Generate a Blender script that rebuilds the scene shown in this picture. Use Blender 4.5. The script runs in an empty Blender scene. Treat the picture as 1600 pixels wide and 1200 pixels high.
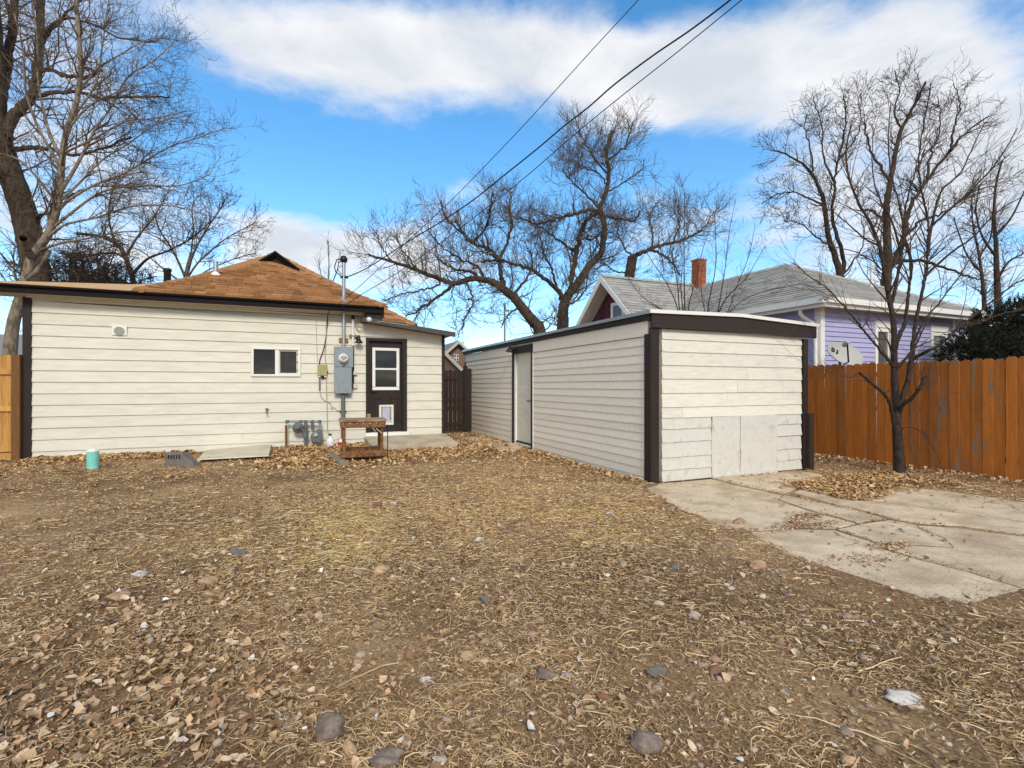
import bpy, math, random
import numpy as np
from mathutils import Vector, Matrix

random.seed(7)
rng = np.random.default_rng(11)
SC = bpy.context.scene
COL = SC.collection

# ------------------------------------------------------------------ camera
F_PX, HX, HY, EYE = 776.0, 800.0, 603.0, 1.3      # photograph is 1600 x 1200
YAW = math.radians(23.35)
CY, SY = math.cos(YAW), math.sin(YAW)
cam_d = bpy.data.cameras.new('camera')
cam = bpy.data.objects.new('camera', cam_d)
COL.objects.link(cam)
cam.location = (0, 0, EYE)
cam.rotation_euler = (math.radians(90), 0, -YAW)
cam_d.sensor_width = 36.0
cam_d.lens = 36.0 * F_PX / 1600.0
cam_d.shift_y = 3.0 / 1600.0
cam_d.clip_start = 0.05
cam_d.clip_end = 2000
SC.camera = cam

# ------------------------------------------------------------------ exposure
SC.view_settings.view_transform = 'Standard'
SC.view_settings.look = 'None'
SC.view_settings.gamma = 1.0
SC.view_settings.use_curve_mapping = False
SC.view_settings.exposure = 1.3

# ------------------------------------------------------------------ sky and sun
SUN_EL, SUN_AZ = math.radians(33), math.radians(189)     # azimuth measured from +Y towards +X
world = bpy.data.worlds.new('World')
SC.world = world
world.use_nodes = True
NT = world.node_tree
NT.nodes.clear()


def nd(t, kind, **kw):
    n = t.nodes.new(kind)
    for k, v in kw.items():
        setattr(n, k, v)
    return n


def build_world():
    t = NT
    L = t.links.new
    out = nd(t, 'ShaderNodeOutputWorld')
    bg = nd(t, 'ShaderNodeBackground')
    bg.inputs['Strength'].default_value = 0.15
    L(bg.outputs[0], out.inputs[0])
    sky = nd(t, 'ShaderNodeTexSky', sky_type='NISHITA', sun_disc=False)
    sky.sun_elevation = SUN_EL
    sky.sun_rotation = SUN_AZ
    sky.altitude = 1500
    sky.air_density = 1.0
    sky.dust_density = 0.6
    sky.ozone_density = 2.0
    hsv = nd(t, 'ShaderNodeHueSaturation')
    hsv.inputs['Hue'].default_value = 0.491
    hsv.inputs['Saturation'].default_value = 1.28
    hsv.inputs['Value'].default_value = 0.75
    L(sky.outputs[0], hsv.inputs['Color'])

    tc = nd(t, 'ShaderNodeTexCoord')
    sep = nd(t, 'ShaderNodeSeparateXYZ')
    L(tc.outputs['Generated'], sep.inputs[0])

    def m(op, a, b=None, c=None, clamp=False):
        n = nd(t, 'ShaderNodeMath', operation=op, use_clamp=clamp)
        for i, v in enumerate((a, b, c)):
            if v is None:
                continue
            if isinstance(v, (int, float)):
                n.inputs[i].default_value = v
            else:
                L(v, n.inputs[i])
        return n.outputs[0]
    x, y, z = sep.outputs
    az = m('ARCTAN2', x, y)
    el = m('ARCSINE', z)
    # layer coordinates of a cloud sheet
    zz = m('ADD', m('MAXIMUM', z, 0.0), 0.22)
    comb = nd(t, 'ShaderNodeCombineXYZ')
    L(m('DIVIDE', x, zz), comb.inputs[0])
    L(m('DIVIDE', y, zz), comb.inputs[1])
    L(m('MULTIPLY', z, 1.2), comb.inputs[2])

    def noise(scale, detail, rough, off=(0, 0, 0), dist=0.0):
        mp = nd(t, 'ShaderNodeMapping')
        mp.inputs['Location'].default_value = off
        L(comb.outputs[0], mp.inputs[0])
        n = nd(t, 'ShaderNodeTexNoise')
        n.inputs['Scale'].default_value = scale
        n.inputs['Detail'].default_value = detail
        n.inputs['Roughness'].default_value = rough
        n.inputs['Distortion'].default_value = dist
        L(mp.outputs[0], n.inputs['Vector'])
        return n.outputs['Fac']
    n1 = noise(2.2, 10, 0.60, (3.1, 1.7, 0), 0.25)
    n2 = noise(3.3, 8, 0.6, (7.3, 4.1, 2.0))
    n4 = noise(2.7, 9, 0.62, (5.3, 2.2, 8.0), 0.4)
    n3 = noise(1.1, 4, 0.5, (1.3, 9.4, 5.0))

    def blob(px, py, sx, sy):
        r = (px - HX) / F_PX
        u = (HY - py) / F_PX
        wx, wy = r * CY + SY, -r * SY + CY
        az0 = math.atan2(wx, wy)
        el0 = math.atan2(u, math.hypot(1, r))
        sa = math.atan(sx / F_PX) / (1 + r * r)
        se = math.atan(sy / F_PX) / (1 + u * u)
        a = m('DIVIDE', m('SUBTRACT', az, az0), sa)
        b = m('DIVIDE', m('SUBTRACT', el, el0), se)
        q = m('ADD', m('MULTIPLY', a, a), m('MULTIPLY', b, b))
        return m('EXPONENT', m('MULTIPLY', q, -0.7))

    def total(bl):
        o = None
        for b in bl:
            w = blob(*b[:4])
            if len(b) > 4:
                w = m('MULTIPLY', w, b[4])
            o = w if o is None else m('ADD', o, w)
        return o
    band = total([(420, 55, 190, 55), (640, 80, 190, 60), (860, 95, 190, 65), (1060, 130, 120, 75),
                  (1230, 95, 200, 80), (1440, 100, 130, 75), (1560, 230, 110, 90), (1330, 260, 170, 90, .75),
                  (60, 60, 170, 80, .8), (150, 250, 130, 120, .45), (700, -150, 800, 90, .5)])
    low = total([(430, 395, 60, 40), (520, 385, 80, 38), (600, 380, 60, 34), (680, 400, 60, 32), (560, 440, 200, 34),
                 (150, 400, 240, 60, .7), (1150, 360, 120, 60, .55), (1400, 400, 220, 80, .7)])
    hole = total([(985, 28, 55, 26, .45), (1560, 25, 60, 45, .75), (430, 240, 200, 60, .5), (1030, 260, 140, 60, .5)])
    w = m('SUBTRACT', m('ADD', m('MULTIPLY', band, 0.52), m('MULTIPLY', low, 0.46)), m('MULTIPLY', hole, 0.5))
    # away from the view broken cloud goes on, thickened to warm the fill light
    gen = m('MULTIPLY', m('SUBTRACT', n3, 0.46), 1.2)
    behind = m('SMOOTH_MIN', m('MAXIMUM', m('MULTIPLY', m('SUBTRACT', 0.45, m('ADD', m('MULTIPLY', x, SY), m('MULTIPLY', y, CY))), 1.2), 0.0), 1.0, 0.1)
    w = m('ADD', w, m('MULTIPLY', behind, m('ADD', gen, 0.50)))
    high = nd(t, 'ShaderNodeMapRange', interpolation_type='SMOOTHSTEP')  # unseen cloud overhead, added to warm and lift the light on the ground
    L(el, high.inputs[0])
    high.inputs[1].default_value = 0.72
    high.inputs[2].default_value = 1.05
    w = m('ADD', w, m('MULTIPLY', high.outputs[0], 0.42))
    d = m('ADD', w, m('MULTIPLY', m('SUBTRACT', n1, 0.5), 1.9))
    d = m('ADD', d, m('MULTIPLY', m('SUBTRACT', n2, 0.5), 0.9))
    mr = nd(t, 'ShaderNodeMapRange', interpolation_type='SMOOTHSTEP')
    L(d, mr.inputs[0])
    mr.inputs[1].default_value = 0.06
    mr.inputs[2].default_value = 0.74
    mask = m('MULTIPLY', mr.outputs[0], 0.96)
    # thin milky air towards the horizon
    hz = m('EXPONENT', m('MULTIPLY', m('MAXIMUM', el, 0.0), -5.0))
    veil = m('MULTIPLY', hz, 0.55)
    # cloud colour: bright, greyer where thick
    ramp = nd(t, 'ShaderNodeMapRange', interpolation_type='SMOOTHSTEP')
    L(m('ADD', m('MULTIPLY', n4, 0.75), m('MULTIPLY', d, 0.18)), ramp.inputs[0])
    ramp.inputs[1].default_value = 0.28
    ramp.inputs[2].default_value = 0.66
    cc = nd(t, 'ShaderNodeMix', data_type='RGBA')
    L(ramp.outputs[0], cc.inputs['Factor'])
    cc.inputs['A'].default_value = (2.95, 2.90, 2.86, 1)
    cc.inputs['B'].default_value = (1.95, 2.05, 2.22, 1)
    mixv = nd(t, 'ShaderNodeMix', data_type='RGBA')
    L(veil, mixv.inputs['Factor'])
    L(hsv.outputs[0], mixv.inputs['A'])
    mixv.inputs['B'].default_value = (1.75, 2.0, 2.25, 1)
    mix = nd(t, 'ShaderNodeMix', data_type='RGBA')
    L(mask, mix.inputs['Factor'])
    L(mixv.outputs['Result'], mix.inputs['A'])
    L(cc.outputs['Result'], mix.inputs['B'])
    L(mix.outputs['Result'], bg.inputs['Color'])


build_world()
sun_d = bpy.data.lights.new('sun', 'SUN')
sun_d.energy = 1.0
sun_d.angle = math.radians(13)
sun_d.color = (1.0, 0.90, 0.76)
sun = bpy.data.objects.new('sun', sun_d)
COL.objects.link(sun)
sd = Vector((math.sin(SUN_AZ) * math.cos(SUN_EL), math.cos(SUN_AZ) * math.cos(SUN_EL), math.sin(SUN_EL)))
sun.rotation_euler = sd.to_track_quat('Z', 'Y').to_euler()
sun.location = (0, -5, 20)

# ------------------------------------------------------------------ measuring helpers


def ray(px):
    r = (px - HX) / F_PX
    return r * CY + SY, -r * SY + CY


def P(px, py, d):
    """World point seen at photograph pixel (px, py), d metres ahead of the lens plane."""
    a, b = ray(px)
    return (a * d, b * d, EYE + (HY - py) / F_PX * d)


def on_y(px, py, Y):
    a, b = ray(px)
    return P(px, py, Y / b)


def on_x(px, py, X):
    a, b = ray(px)
    return P(px, py, X / a)


def on_z(px, py, z=0.0):
    return P(px, py, (EYE - z) * F_PX / (py - HY))


def smooth(a, b, x):
    t = np.clip((x - a) / (b - a), 0, 1)
    return t * t * (3 - 2 * t)


def gz(x, y):
    """Height of the yard."""
    x = np.asarray(x, float)
    y = np.asarray(y, float)
    z = -0.085 * smooth(3.4, 5.2, x) * (1 - smooth(9.0, 11.0, y) * 0.6)
    z = z + 0.010 * np.sin(1.9 * x + 0.7) * np.sin(1.3 * y + 1.1) + 0.006 * np.sin(4.3 * x - 2.1 * y) + 0.004 * np.sin(7.7 * y + 3.1 * x)
    z = z + 0.0025 * np.sin(17 * x + 5 * np.sin(3 * y)) * np.sin(19 * y + 4 * np.sin(2.3 * x))
    return z


# ------------------------------------------------------------------ materials
MATS = {}


def mat(name, col, rough=0.7, var=0.12, scale=6.0, bump=0.0, bscale=40.0, stretch=(1, 1, 1), metal=0.0, spec=0.3,
        objvar=0.0, col2=None, w2=0.5, s2=3.0, edge=(0.45, 0.6), island=0.0, coords='Object'):
    """Procedural material: base colour broken by noise, optional second colour in patches, fine relief."""
    if name in MATS:
        return MATS[name]
    M = bpy.data.materials.new(name)
    M.use_nodes = True
    t = M.node_tree
    L = t.links.new
    b = t.nodes['Principled BSDF']
    b.inputs['Roughness'].default_value = rough
    b.inputs['Metallic'].default_value = metal
    b.inputs['Specular IOR Level'].default_value = spec
    tc = nd(t, 'ShaderNodeTexCoord')
    mp = nd(t, 'ShaderNodeMapping')
    mp.inputs['Scale'].default_value = stretch
    L(tc.outputs[coords], mp.inputs[0])
    vec = mp.outputs[0]
    if objvar > 0:
        oi = nd(t, 'ShaderNodeObjectInfo')
        sc = nd(t, 'ShaderNodeVectorMath', operation='SCALE')
        sc.inputs[0].default_value = (37.0, 19.0, 53.0)
        L(oi.outputs['Random'], sc.inputs['Scale'])
        ad = nd(t, 'ShaderNodeVectorMath', operation='ADD')
        L(vec, ad.inputs[0])
        L(sc.outputs[0], ad.inputs[1])
        vec = ad.outputs[0]
    n = nd(t, 'ShaderNodeTexNoise')
    n.inputs['Scale'].default_value = scale
    n.inputs['Detail'].default_value = 6
    n.inputs['Roughness'].default_value = 0.62
    L(vec, n.inputs['Vector'])
    mr = nd(t, 'ShaderNodeMapRange')
    L(n.outputs['Fac'], mr.inputs[0])
    mr.inputs[1].default_value = 0.25
    mr.inputs[2].default_value = 0.75
    mr.inputs[3].default_value = 1 - var
    mr.inputs[4].default_value = 1 + var
    val = mr.outputs[0]
    if objvar > 0:
        m2 = nd(t, 'ShaderNodeMapRange')
        L(oi.outputs['Random'], m2.inputs[0])
        m2.inputs[3].default_value = 1 - objvar
        m2.inputs[4].default_value = 1 + objvar
        mu = nd(t, 'ShaderNodeMath', operation='MULTIPLY')
        L(val, mu.inputs[0])
        L(m2.outputs[0], mu.inputs[1])
        val = mu.outputs[0]
    if island > 0:
        ge = nd(t, 'ShaderNodeNewGeometry')
        m3 = nd(t, 'ShaderNodeMapRange')
        L(ge.outputs['Random Per Island'], m3.inputs[0])
        m3.inputs[3].default_value = 1 - island
        m3.inputs[4].default_value = 1 + island
        mu = nd(t, 'ShaderNodeMath', operation='MULTIPLY')
        L(val, mu.inputs[0])
        L(m3.outputs[0], mu.inputs[1])
        val = mu.outputs[0]
    base = None
    if col2 is not None:
        n2 = nd(t, 'ShaderNodeTexNoise')
        n2.inputs['Scale'].default_value = s2
        n2.inputs['Detail'].default_value = 7
        n2.inputs['Roughness'].default_value = 0.65
        L(vec, n2.inputs['Vector'])
        r2 = nd(t, 'ShaderNodeMapRange', interpolation_type='SMOOTHSTEP')
        L(n2.outputs['Fac'], r2.inputs[0])
        r2.inputs[1].default_value = edge[0]
        r2.inputs[2].default_value = edge[1]
        r2.inputs[4].default_value = w2
        mx = nd(t, 'ShaderNodeMix', data_type='RGBA')
        L(r2.outputs[0], mx.inputs['Factor'])
        mx.inputs['A'].default_value = (*col, 1)
        mx.inputs['B'].default_value = (*col2, 1)
        base = mx.outputs['Result']
    vm = nd(t, 'ShaderNodeVectorMath', operation='SCALE')
    if base is None:
        vm.inputs[0].default_value = col
    else:
        L(base, vm.inputs[0])
    L(val, vm.inputs['Scale'])
    L(vm.outputs[0], b.inputs['Base Color'])
    if bump > 0:
        nb = nd(t, 'ShaderNodeTexNoise')
        nb.inputs['Scale'].default_value = bscale
        nb.inputs['Detail'].default_value = 5
        L(vec, nb.inputs['Vector'])
        bp = nd(t, 'ShaderNodeBump')
        bp.inputs['Strength'].default_value = min(1.0, bump)
        bp.inputs['Distance'].default_value = 0.01
        L(nb.outputs['Fac'], bp.inputs['Height'])
        L(bp.outputs[0], b.inputs['Normal'])
    MATS[name] = M
    return M


def ramp_mat(name, stops, rough=0.85, bump=0.0, bscale=60, noise=0.2, nscale=30, spec=0.15, by='island'):
    """Every loose piece takes its own colour from a list of natural colours."""
    M = bpy.data.materials.new(name)
    M.use_nodes = True
    t = M.node_tree
    L = t.links.new
    b = t.nodes['Principled BSDF']
    b.inputs['Roughness'].default_value = rough
    b.inputs['Specular IOR Level'].default_value = spec
    if by == 'island':
        src = nd(t, 'ShaderNodeNewGeometry').outputs['Random Per Island']
    else:
        src = nd(t, 'ShaderNodeObjectInfo').outputs['Random']
    cr = nd(t, 'ShaderNodeValToRGB')
    cr.color_ramp.interpolation = 'LINEAR'
    els = cr.color_ramp.elements
    while len(els) < len(stops):
        els.new(0.5)
    for e, (p, c) in zip(els, stops):
        e.position = p
        e.color = (*c, 1)
    L(src, cr.inputs[0])
    tc = nd(t, 'ShaderNodeTexCoord')
    n = nd(t, 'ShaderNodeTexNoise')
    n.inputs['Scale'].default_value = nscale
    n.inputs['Detail'].default_value = 4
    L(tc.outputs['Object'], n.inputs['Vector'])
    mr = nd(t, 'ShaderNodeMapRange')
    L(n.outputs['Fac'], mr.inputs[0])
    mr.inputs[1].default_value = 0.3
    mr.inputs[2].default_value = 0.7
    mr.inputs[3].default_value = 1 - noise
    mr.inputs[4].default_value = 1 + noise
    vm = nd(t, 'ShaderNodeVectorMath', operation='SCALE')
    L(cr.outputs[0], vm.inputs[0])
    L(mr.outputs[0], vm.inputs['Scale'])
    L(vm.outputs[0], b.inputs['Base Color'])
    if bump:
        bp = nd(t, 'ShaderNodeBump')
        bp.inputs['Strength'].default_value = bump
        bp.inputs['Distance'].default_value = 0.01
        L(n.outputs['Fac'], bp.inputs['Height'])
        L(bp.outputs[0], b.inputs['Normal'])
    MATS[name] = M
    return M


CREAM = mat('cream_paint', (0.69, 0.665, 0.555), 0.6, 0.06, 2.5, 0.10, 30, (1, 1, 6), objvar=0.03, col2=(0.58, 0.55, 0.45), w2=0.45, s2=2.2)
CREAM_OLD = mat('weathered_cream_paint', (0.71, 0.685, 0.59), 0.65, 0.10, 5, 0.35, 22, (1, 1, 7), objvar=0.05, col2=(0.50, 0.46, 0.38), w2=0.45, s2=4.0, edge=(0.52, 0.72))
CREAM_SHADE_LIFT = mat('old_siding_paint_shade_lift', (0.84, 0.775, 0.645), 0.7, 0.10, 5, 0.22, 18, (1, 7, 7), objvar=0.05, col2=(0.60, 0.52, 0.42), w2=0.5, s2=3.2, edge=(0.50, 0.72))  # old siding white, lightened and warmed to offset the shade on this side
CREAM_PATCH = mat('painted_plywood', (0.62, 0.61, 0.55), 0.7, 0.12, 5, 0.9, 11, col2=(0.38, 0.365, 0.32), w2=0.65, s2=5, edge=(0.52, 0.70))
WHITE = mat('white_paint', (0.78, 0.77, 0.72), 0.5, 0.04, 5)
BROWN = mat('dark_brown_paint', (0.024, 0.016, 0.013), 0.6, 0.25, 8, 0.15, 40, (1, 1, 0.3), objvar=0.1)
BROWN_WORN = mat('worn_dark_brown_paint', (0.032, 0.022, 0.018), 0.7, 0.3, 10, 0.4, 30, (1, 1, 5), objvar=0.1, col2=(0.09, 0.07, 0.06), w2=0.5, s2=9, edge=(0.55, 0.7))
BLACKTRIM = mat('black_gutter_metal', (0.010, 0.007, 0.007), 0.6, 0.2, 5, spec=0.12)
GREYFASCIA = mat('grey_brown_fascia', (0.075, 0.065, 0.062), 0.6, 0.2, 5, 0.2, 30)
SOFFIT = mat('soffit_paint', (0.62, 0.58, 0.50), 0.7, 0.05)
GALV = mat('galvanised_steel', (0.42, 0.43, 0.44), 0.38, 0.15, 9, metal=0.8)
GREYBOX = mat('grey_enamel', (0.26, 0.30, 0.32), 0.45, 0.10, 14, col2=(0.20, 0.23, 0.25), w2=0.5, s2=20)
GREYIRON = mat('grey_painted_iron', (0.125, 0.14, 0.145), 0.5, 0.2, 20)
BLACK = mat('black_metal', (0.012, 0.012, 0.013), 0.4, 0.2)
RUBBER = mat('black_cable', (0.018, 0.018, 0.02), 0.55, 0.2)
BEIGECABLE = mat('beige_cable', (0.36, 0.32, 0.25), 0.6, 0.1)
GLASS = mat('dark_window_glass', (0.008, 0.008, 0.008), 0.03, 0.5, 5, spec=0.5)
SCREEN = mat('insect_screen', (0.045, 0.043, 0.04), 0.8, 0.3, 6)
OLIVEBOX = mat('olive_plastic', (0.36, 0.33, 0.15), 0.5, 0.1, 10)
BRASS = mat('brass', (0.25, 0.14, 0.04), 0.4, 0.2, metal=0.6)
TEAL = mat('teal_pvc', (0.20, 0.62, 0.52), 0.45, 0.12, 12, col2=(0.35, 0.66, 0.58), w2=0.4, s2=9)
CONC = mat('concrete', (0.62, 0.50, 0.35), 0.9, 0.22, 5, 0.35, 60, objvar=0.05, col2=(0.42, 0.315, 0.205), w2=0.8, s2=1.5, edge=(0.44, 0.62), coords='Object')
CONC_DARK = mat('dark_concrete', (0.16, 0.145, 0.125), 0.95, 0.3, 14, 0.7, 45)
STEP = mat('step_concrete', (0.50, 0.43, 0.315), 0.9, 0.12, 5, 0.3, 60, col2=(0.24, 0.205, 0.15), w2=0.5, s2=2.5)
CEDAR = mat('new_cedar', (0.56, 0.30, 0.085), 0.75, 0.14, 4, 0.25, 20, (8, 8, 0.8), objvar=0.10, col2=(0.42, 0.19, 0.05), w2=0.6, s2=2.5)
CEDARPOST = mat('brown_stained_post', (0.17, 0.075, 0.026), 0.75, 0.25, 5, 0.3, 20, (8, 8, 0.8))
ORANGE = mat('orange_stain', (0.45, 0.145, 0.021), 0.75, 0.22, 3, 0.35, 16, (7, 7, 0.7), objvar=0.16, col2=(0.20, 0.145, 0.095), w2=0.85, s2=1.7, edge=(0.60, 0.66))
ORANGE_WORN = mat('worn_orange_stain', (0.40, 0.13, 0.021), 0.8, 0.25, 3, 0.4, 16, (7, 7, 0.7), objvar=0.16, col2=(0.22, 0.165, 0.115), w2=0.95, s2=2.6, edge=(0.53, 0.58))
OLDWOOD = mat('old_bench_wood', (0.25, 0.115, 0.045), 0.75, 0.3, 5, 0.3, 25, (3, 3, 3), objvar=0.15, col2=(0.085, 0.042, 0.02), w2=0.75, s2=6)
BENCHTOP = mat('worn_bench_top', (0.33, 0.23, 0.14), 0.8, 0.25, 8, 0.3, 25, (1, 6, 1), col2=(0.14, 0.075, 0.04), w2=0.7, s2=5)
GREYWOOD = mat('grey_plank_wood', (0.24, 0.20, 0.155), 0.85, 0.2, 6, 0.4, 30, (6, 1, 6))
TARP = mat('tan_roll_roofing', (0.55, 0.35, 0.17), 0.9, 0.10, 3, 0.2, 80)
SHINGLE = mat('brown_asphalt_shingle', (0.33, 0.165, 0.066), 0.92, 0.2, 30, 0.5, 120, objvar=0.30)
HIPCAP = mat('brown_hip_shingle', (0.34, 0.170, 0.070), 0.92, 0.2, 30, 0.4, 120, objvar=0.15)
SHINGLE_GREY = mat('grey_asphalt_shingle', (0.34, 0.33, 0.305), 0.92, 0.10, 3, 0.4, 60, island=0.16)
LILAC = mat('lilac_paint', (0.40, 0.40, 0.62), 0.65, 0.05, 4, objvar=0.03)
MAROON = mat('maroon_shingle_paint', (0.12, 0.035, 0.05), 0.7, 0.15, 8, island=0.3)
CURTAIN = mat('curtained_glass', (0.10, 0.105, 0.10), 0.15, 0.35, 4, stretch=(6, 6, 0.4), spec=0.5)
BRICK = mat('orange_brick', (0.36, 0.105, 0.04), 0.85, 0.2, 12, 0.3, 60, objvar=0.18)
MORTAR = mat('mortar', (0.30, 0.22, 0.17), 0.9, 0.15)
FARBRICK = mat('tan_brick', (0.30, 0.20, 0.14), 0.9, 0.12, 30)
FARROOF = mat('far_grey_roof', (0.20, 0.21, 0.22), 0.9, 0.12)
DARKROOF = mat('far_dark_roof', (0.075, 0.06, 0.055), 0.9, 0.2, 3, stretch=(1, 1, 6))
DISHM = mat('dish_grey', (0.46, 0.46, 0.43), 0.5, 0.06)
REDP = mat('red_plastic', (0.45, 0.03, 0.02), 0.4, 0.1)
JUG = mat('white_plastic', (0.74, 0.72, 0.68), 0.4, 0.06)
FROST = mat('frosted_flap', (0.46, 0.48, 0.56), 0.4, 0.15, 6)
BARK_DARK = mat('furrowed_bark', (0.075, 0.054, 0.037), 0.95, 0.5, 7, 1.0, 14, (3, 3, 0.7), col2=(0.028, 0.02, 0.014), w2=0.8, s2=5)
BARK_PALE = mat('pale_smooth_bark', (0.25, 0.205, 0.15), 0.9, 0.3, 6, 0.6, 14, (2, 2, 0.8), col2=(0.10, 0.075, 0.05), w2=0.85, s2=4)
TWIG_DARK = mat('dark_twigs', (0.062, 0.042, 0.029), 0.95, 0.2, 3, island=0.45)
TWIG_PALE = mat('pale_twigs', (0.125, 0.092, 0.064), 0.95, 0.2, 3, island=0.5)
TWIG_RED = mat('reddish_twigs', (0.105, 0.070, 0.050), 0.95, 0.2, 3, island=0.4)
BARK_YOUNG = mat('young_bark', (0.055, 0.038, 0.030), 0.9, 0.35, 12, 0.8, 25, (2, 2, 1.6), col2=(0.022, 0.015, 0.012), w2=0.8, s2=9)
NEEDLE = mat('dark_needles', (0.018, 0.022, 0.014), 0.85, 0.3, 4, island=0.6)
CUTWOOD = mat('cut_wood', (0.55, 0.42, 0.25), 0.8, 0.1)



def crack_lines(M, scale, width, dark):
    """hairline cracks wandering through a slab: a crack keeps its place whatever the light"""
    t = M.node_tree
    L = t.links.new
    b = t.nodes['Principled BSDF']
    src = b.inputs['Base Color'].links[0].from_socket
    tc = nd(t, 'ShaderNodeTexCoord')
    n = nd(t, 'ShaderNodeTexNoise')
    n.inputs['Scale'].default_value = 2.2
    n.inputs['Detail'].default_value = 6
    L(tc.outputs['Object'], n.inputs['Vector'])
    sc = nd(t, 'ShaderNodeVectorMath', operation='SCALE')
    L(n.outputs['Color'], sc.inputs[0])
    sc.inputs['Scale'].default_value = 0.55
    ad = nd(t, 'ShaderNodeVectorMath', operation='ADD')
    L(tc.outputs['Object'], ad.inputs[0])
    L(sc.outputs[0], ad.inputs[1])
    v = nd(t, 'ShaderNodeTexVoronoi', feature='DISTANCE_TO_EDGE')
    v.inputs['Scale'].default_value = scale
    L(ad.outputs[0], v.inputs['Vector'])
    mr = nd(t, 'ShaderNodeMapRange')
    L(v.outputs['Distance'], mr.inputs[0])
    mr.inputs[1].default_value = 0.0
    mr.inputs[2].default_value = width
    mr.inputs[3].default_value = dark
    mr.inputs[4].default_value = 1.0
    n2 = nd(t, 'ShaderNodeTexNoise')
    n2.inputs['Scale'].default_value = 1.3
    L(tc.outputs['Object'], n2.inputs['Vector'])
    m2 = nd(t, 'ShaderNodeMapRange')
    L(n2.outputs['Fac'], m2.inputs[0])
    m2.inputs[1].default_value = 0.48
    m2.inputs[2].default_value = 0.60
    mx = nd(t, 'ShaderNodeMix')
    L(m2.outputs[0], mx.inputs['Factor'])
    mx.inputs['A'].default_value = 1.0
    L(mr.outputs[0], mx.inputs['B'])
    # fine pits and dust
    n3 = nd(t, 'ShaderNodeTexNoise')
    n3.inputs['Scale'].default_value = 75
    n3.inputs['Detail'].default_value = 4
    L(tc.outputs['Object'], n3.inputs['Vector'])
    m3 = nd(t, 'ShaderNodeMapRange')
    L(n3.outputs['Fac'], m3.inputs[0])
    m3.inputs[1].default_value = 0.34
    m3.inputs[2].default_value = 0.52
    m3.inputs[3].default_value = 0.72
    m3.inputs[4].default_value = 1.03
    mu = nd(t, 'ShaderNodeMath', operation='MULTIPLY')
    L(mx.outputs['Result'], mu.inputs[0])
    L(m3.outputs[0], mu.inputs[1])
    vm = nd(t, 'ShaderNodeVectorMath', operation='SCALE')
    L(src, vm.inputs[0])
    L(mu.outputs[0], vm.inputs['Scale'])
    L(vm.outputs[0], b.inputs['Base Color'])


crack_lines(CONC, 0.9, 0.012, 0.35)

FIBRE = mat('stained_fibre_board', (0.60, 0.55, 0.43), 0.8, 0.12, 6, 0.3, 30, col2=(0.42, 0.36, 0.25), w2=0.6, s2=3)

# ------------------------------------------------------------------ object helpers


def link(o, parent=None):
    COL.objects.link(o)
    if parent is not None:
        o.parent = parent
    return o


def tag(o, label=None, cat=None, group=None, kind=None):
    if label:
        o['label'] = label
    if cat:
        o['category'] = cat
    if group:
        o['group'] = group
    if kind:
        o['kind'] = kind
    return o


def empty(name, loc, label=None, cat=None, group=None, rz=0.0, kind=None):
    o = bpy.data.objects.new(name, None)
    o.empty_display_size = 0.1
    o.location = loc
    o.rotation_euler = (0, 0, rz)
    link(o)
    return tag(o, label, cat, group, kind)


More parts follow.
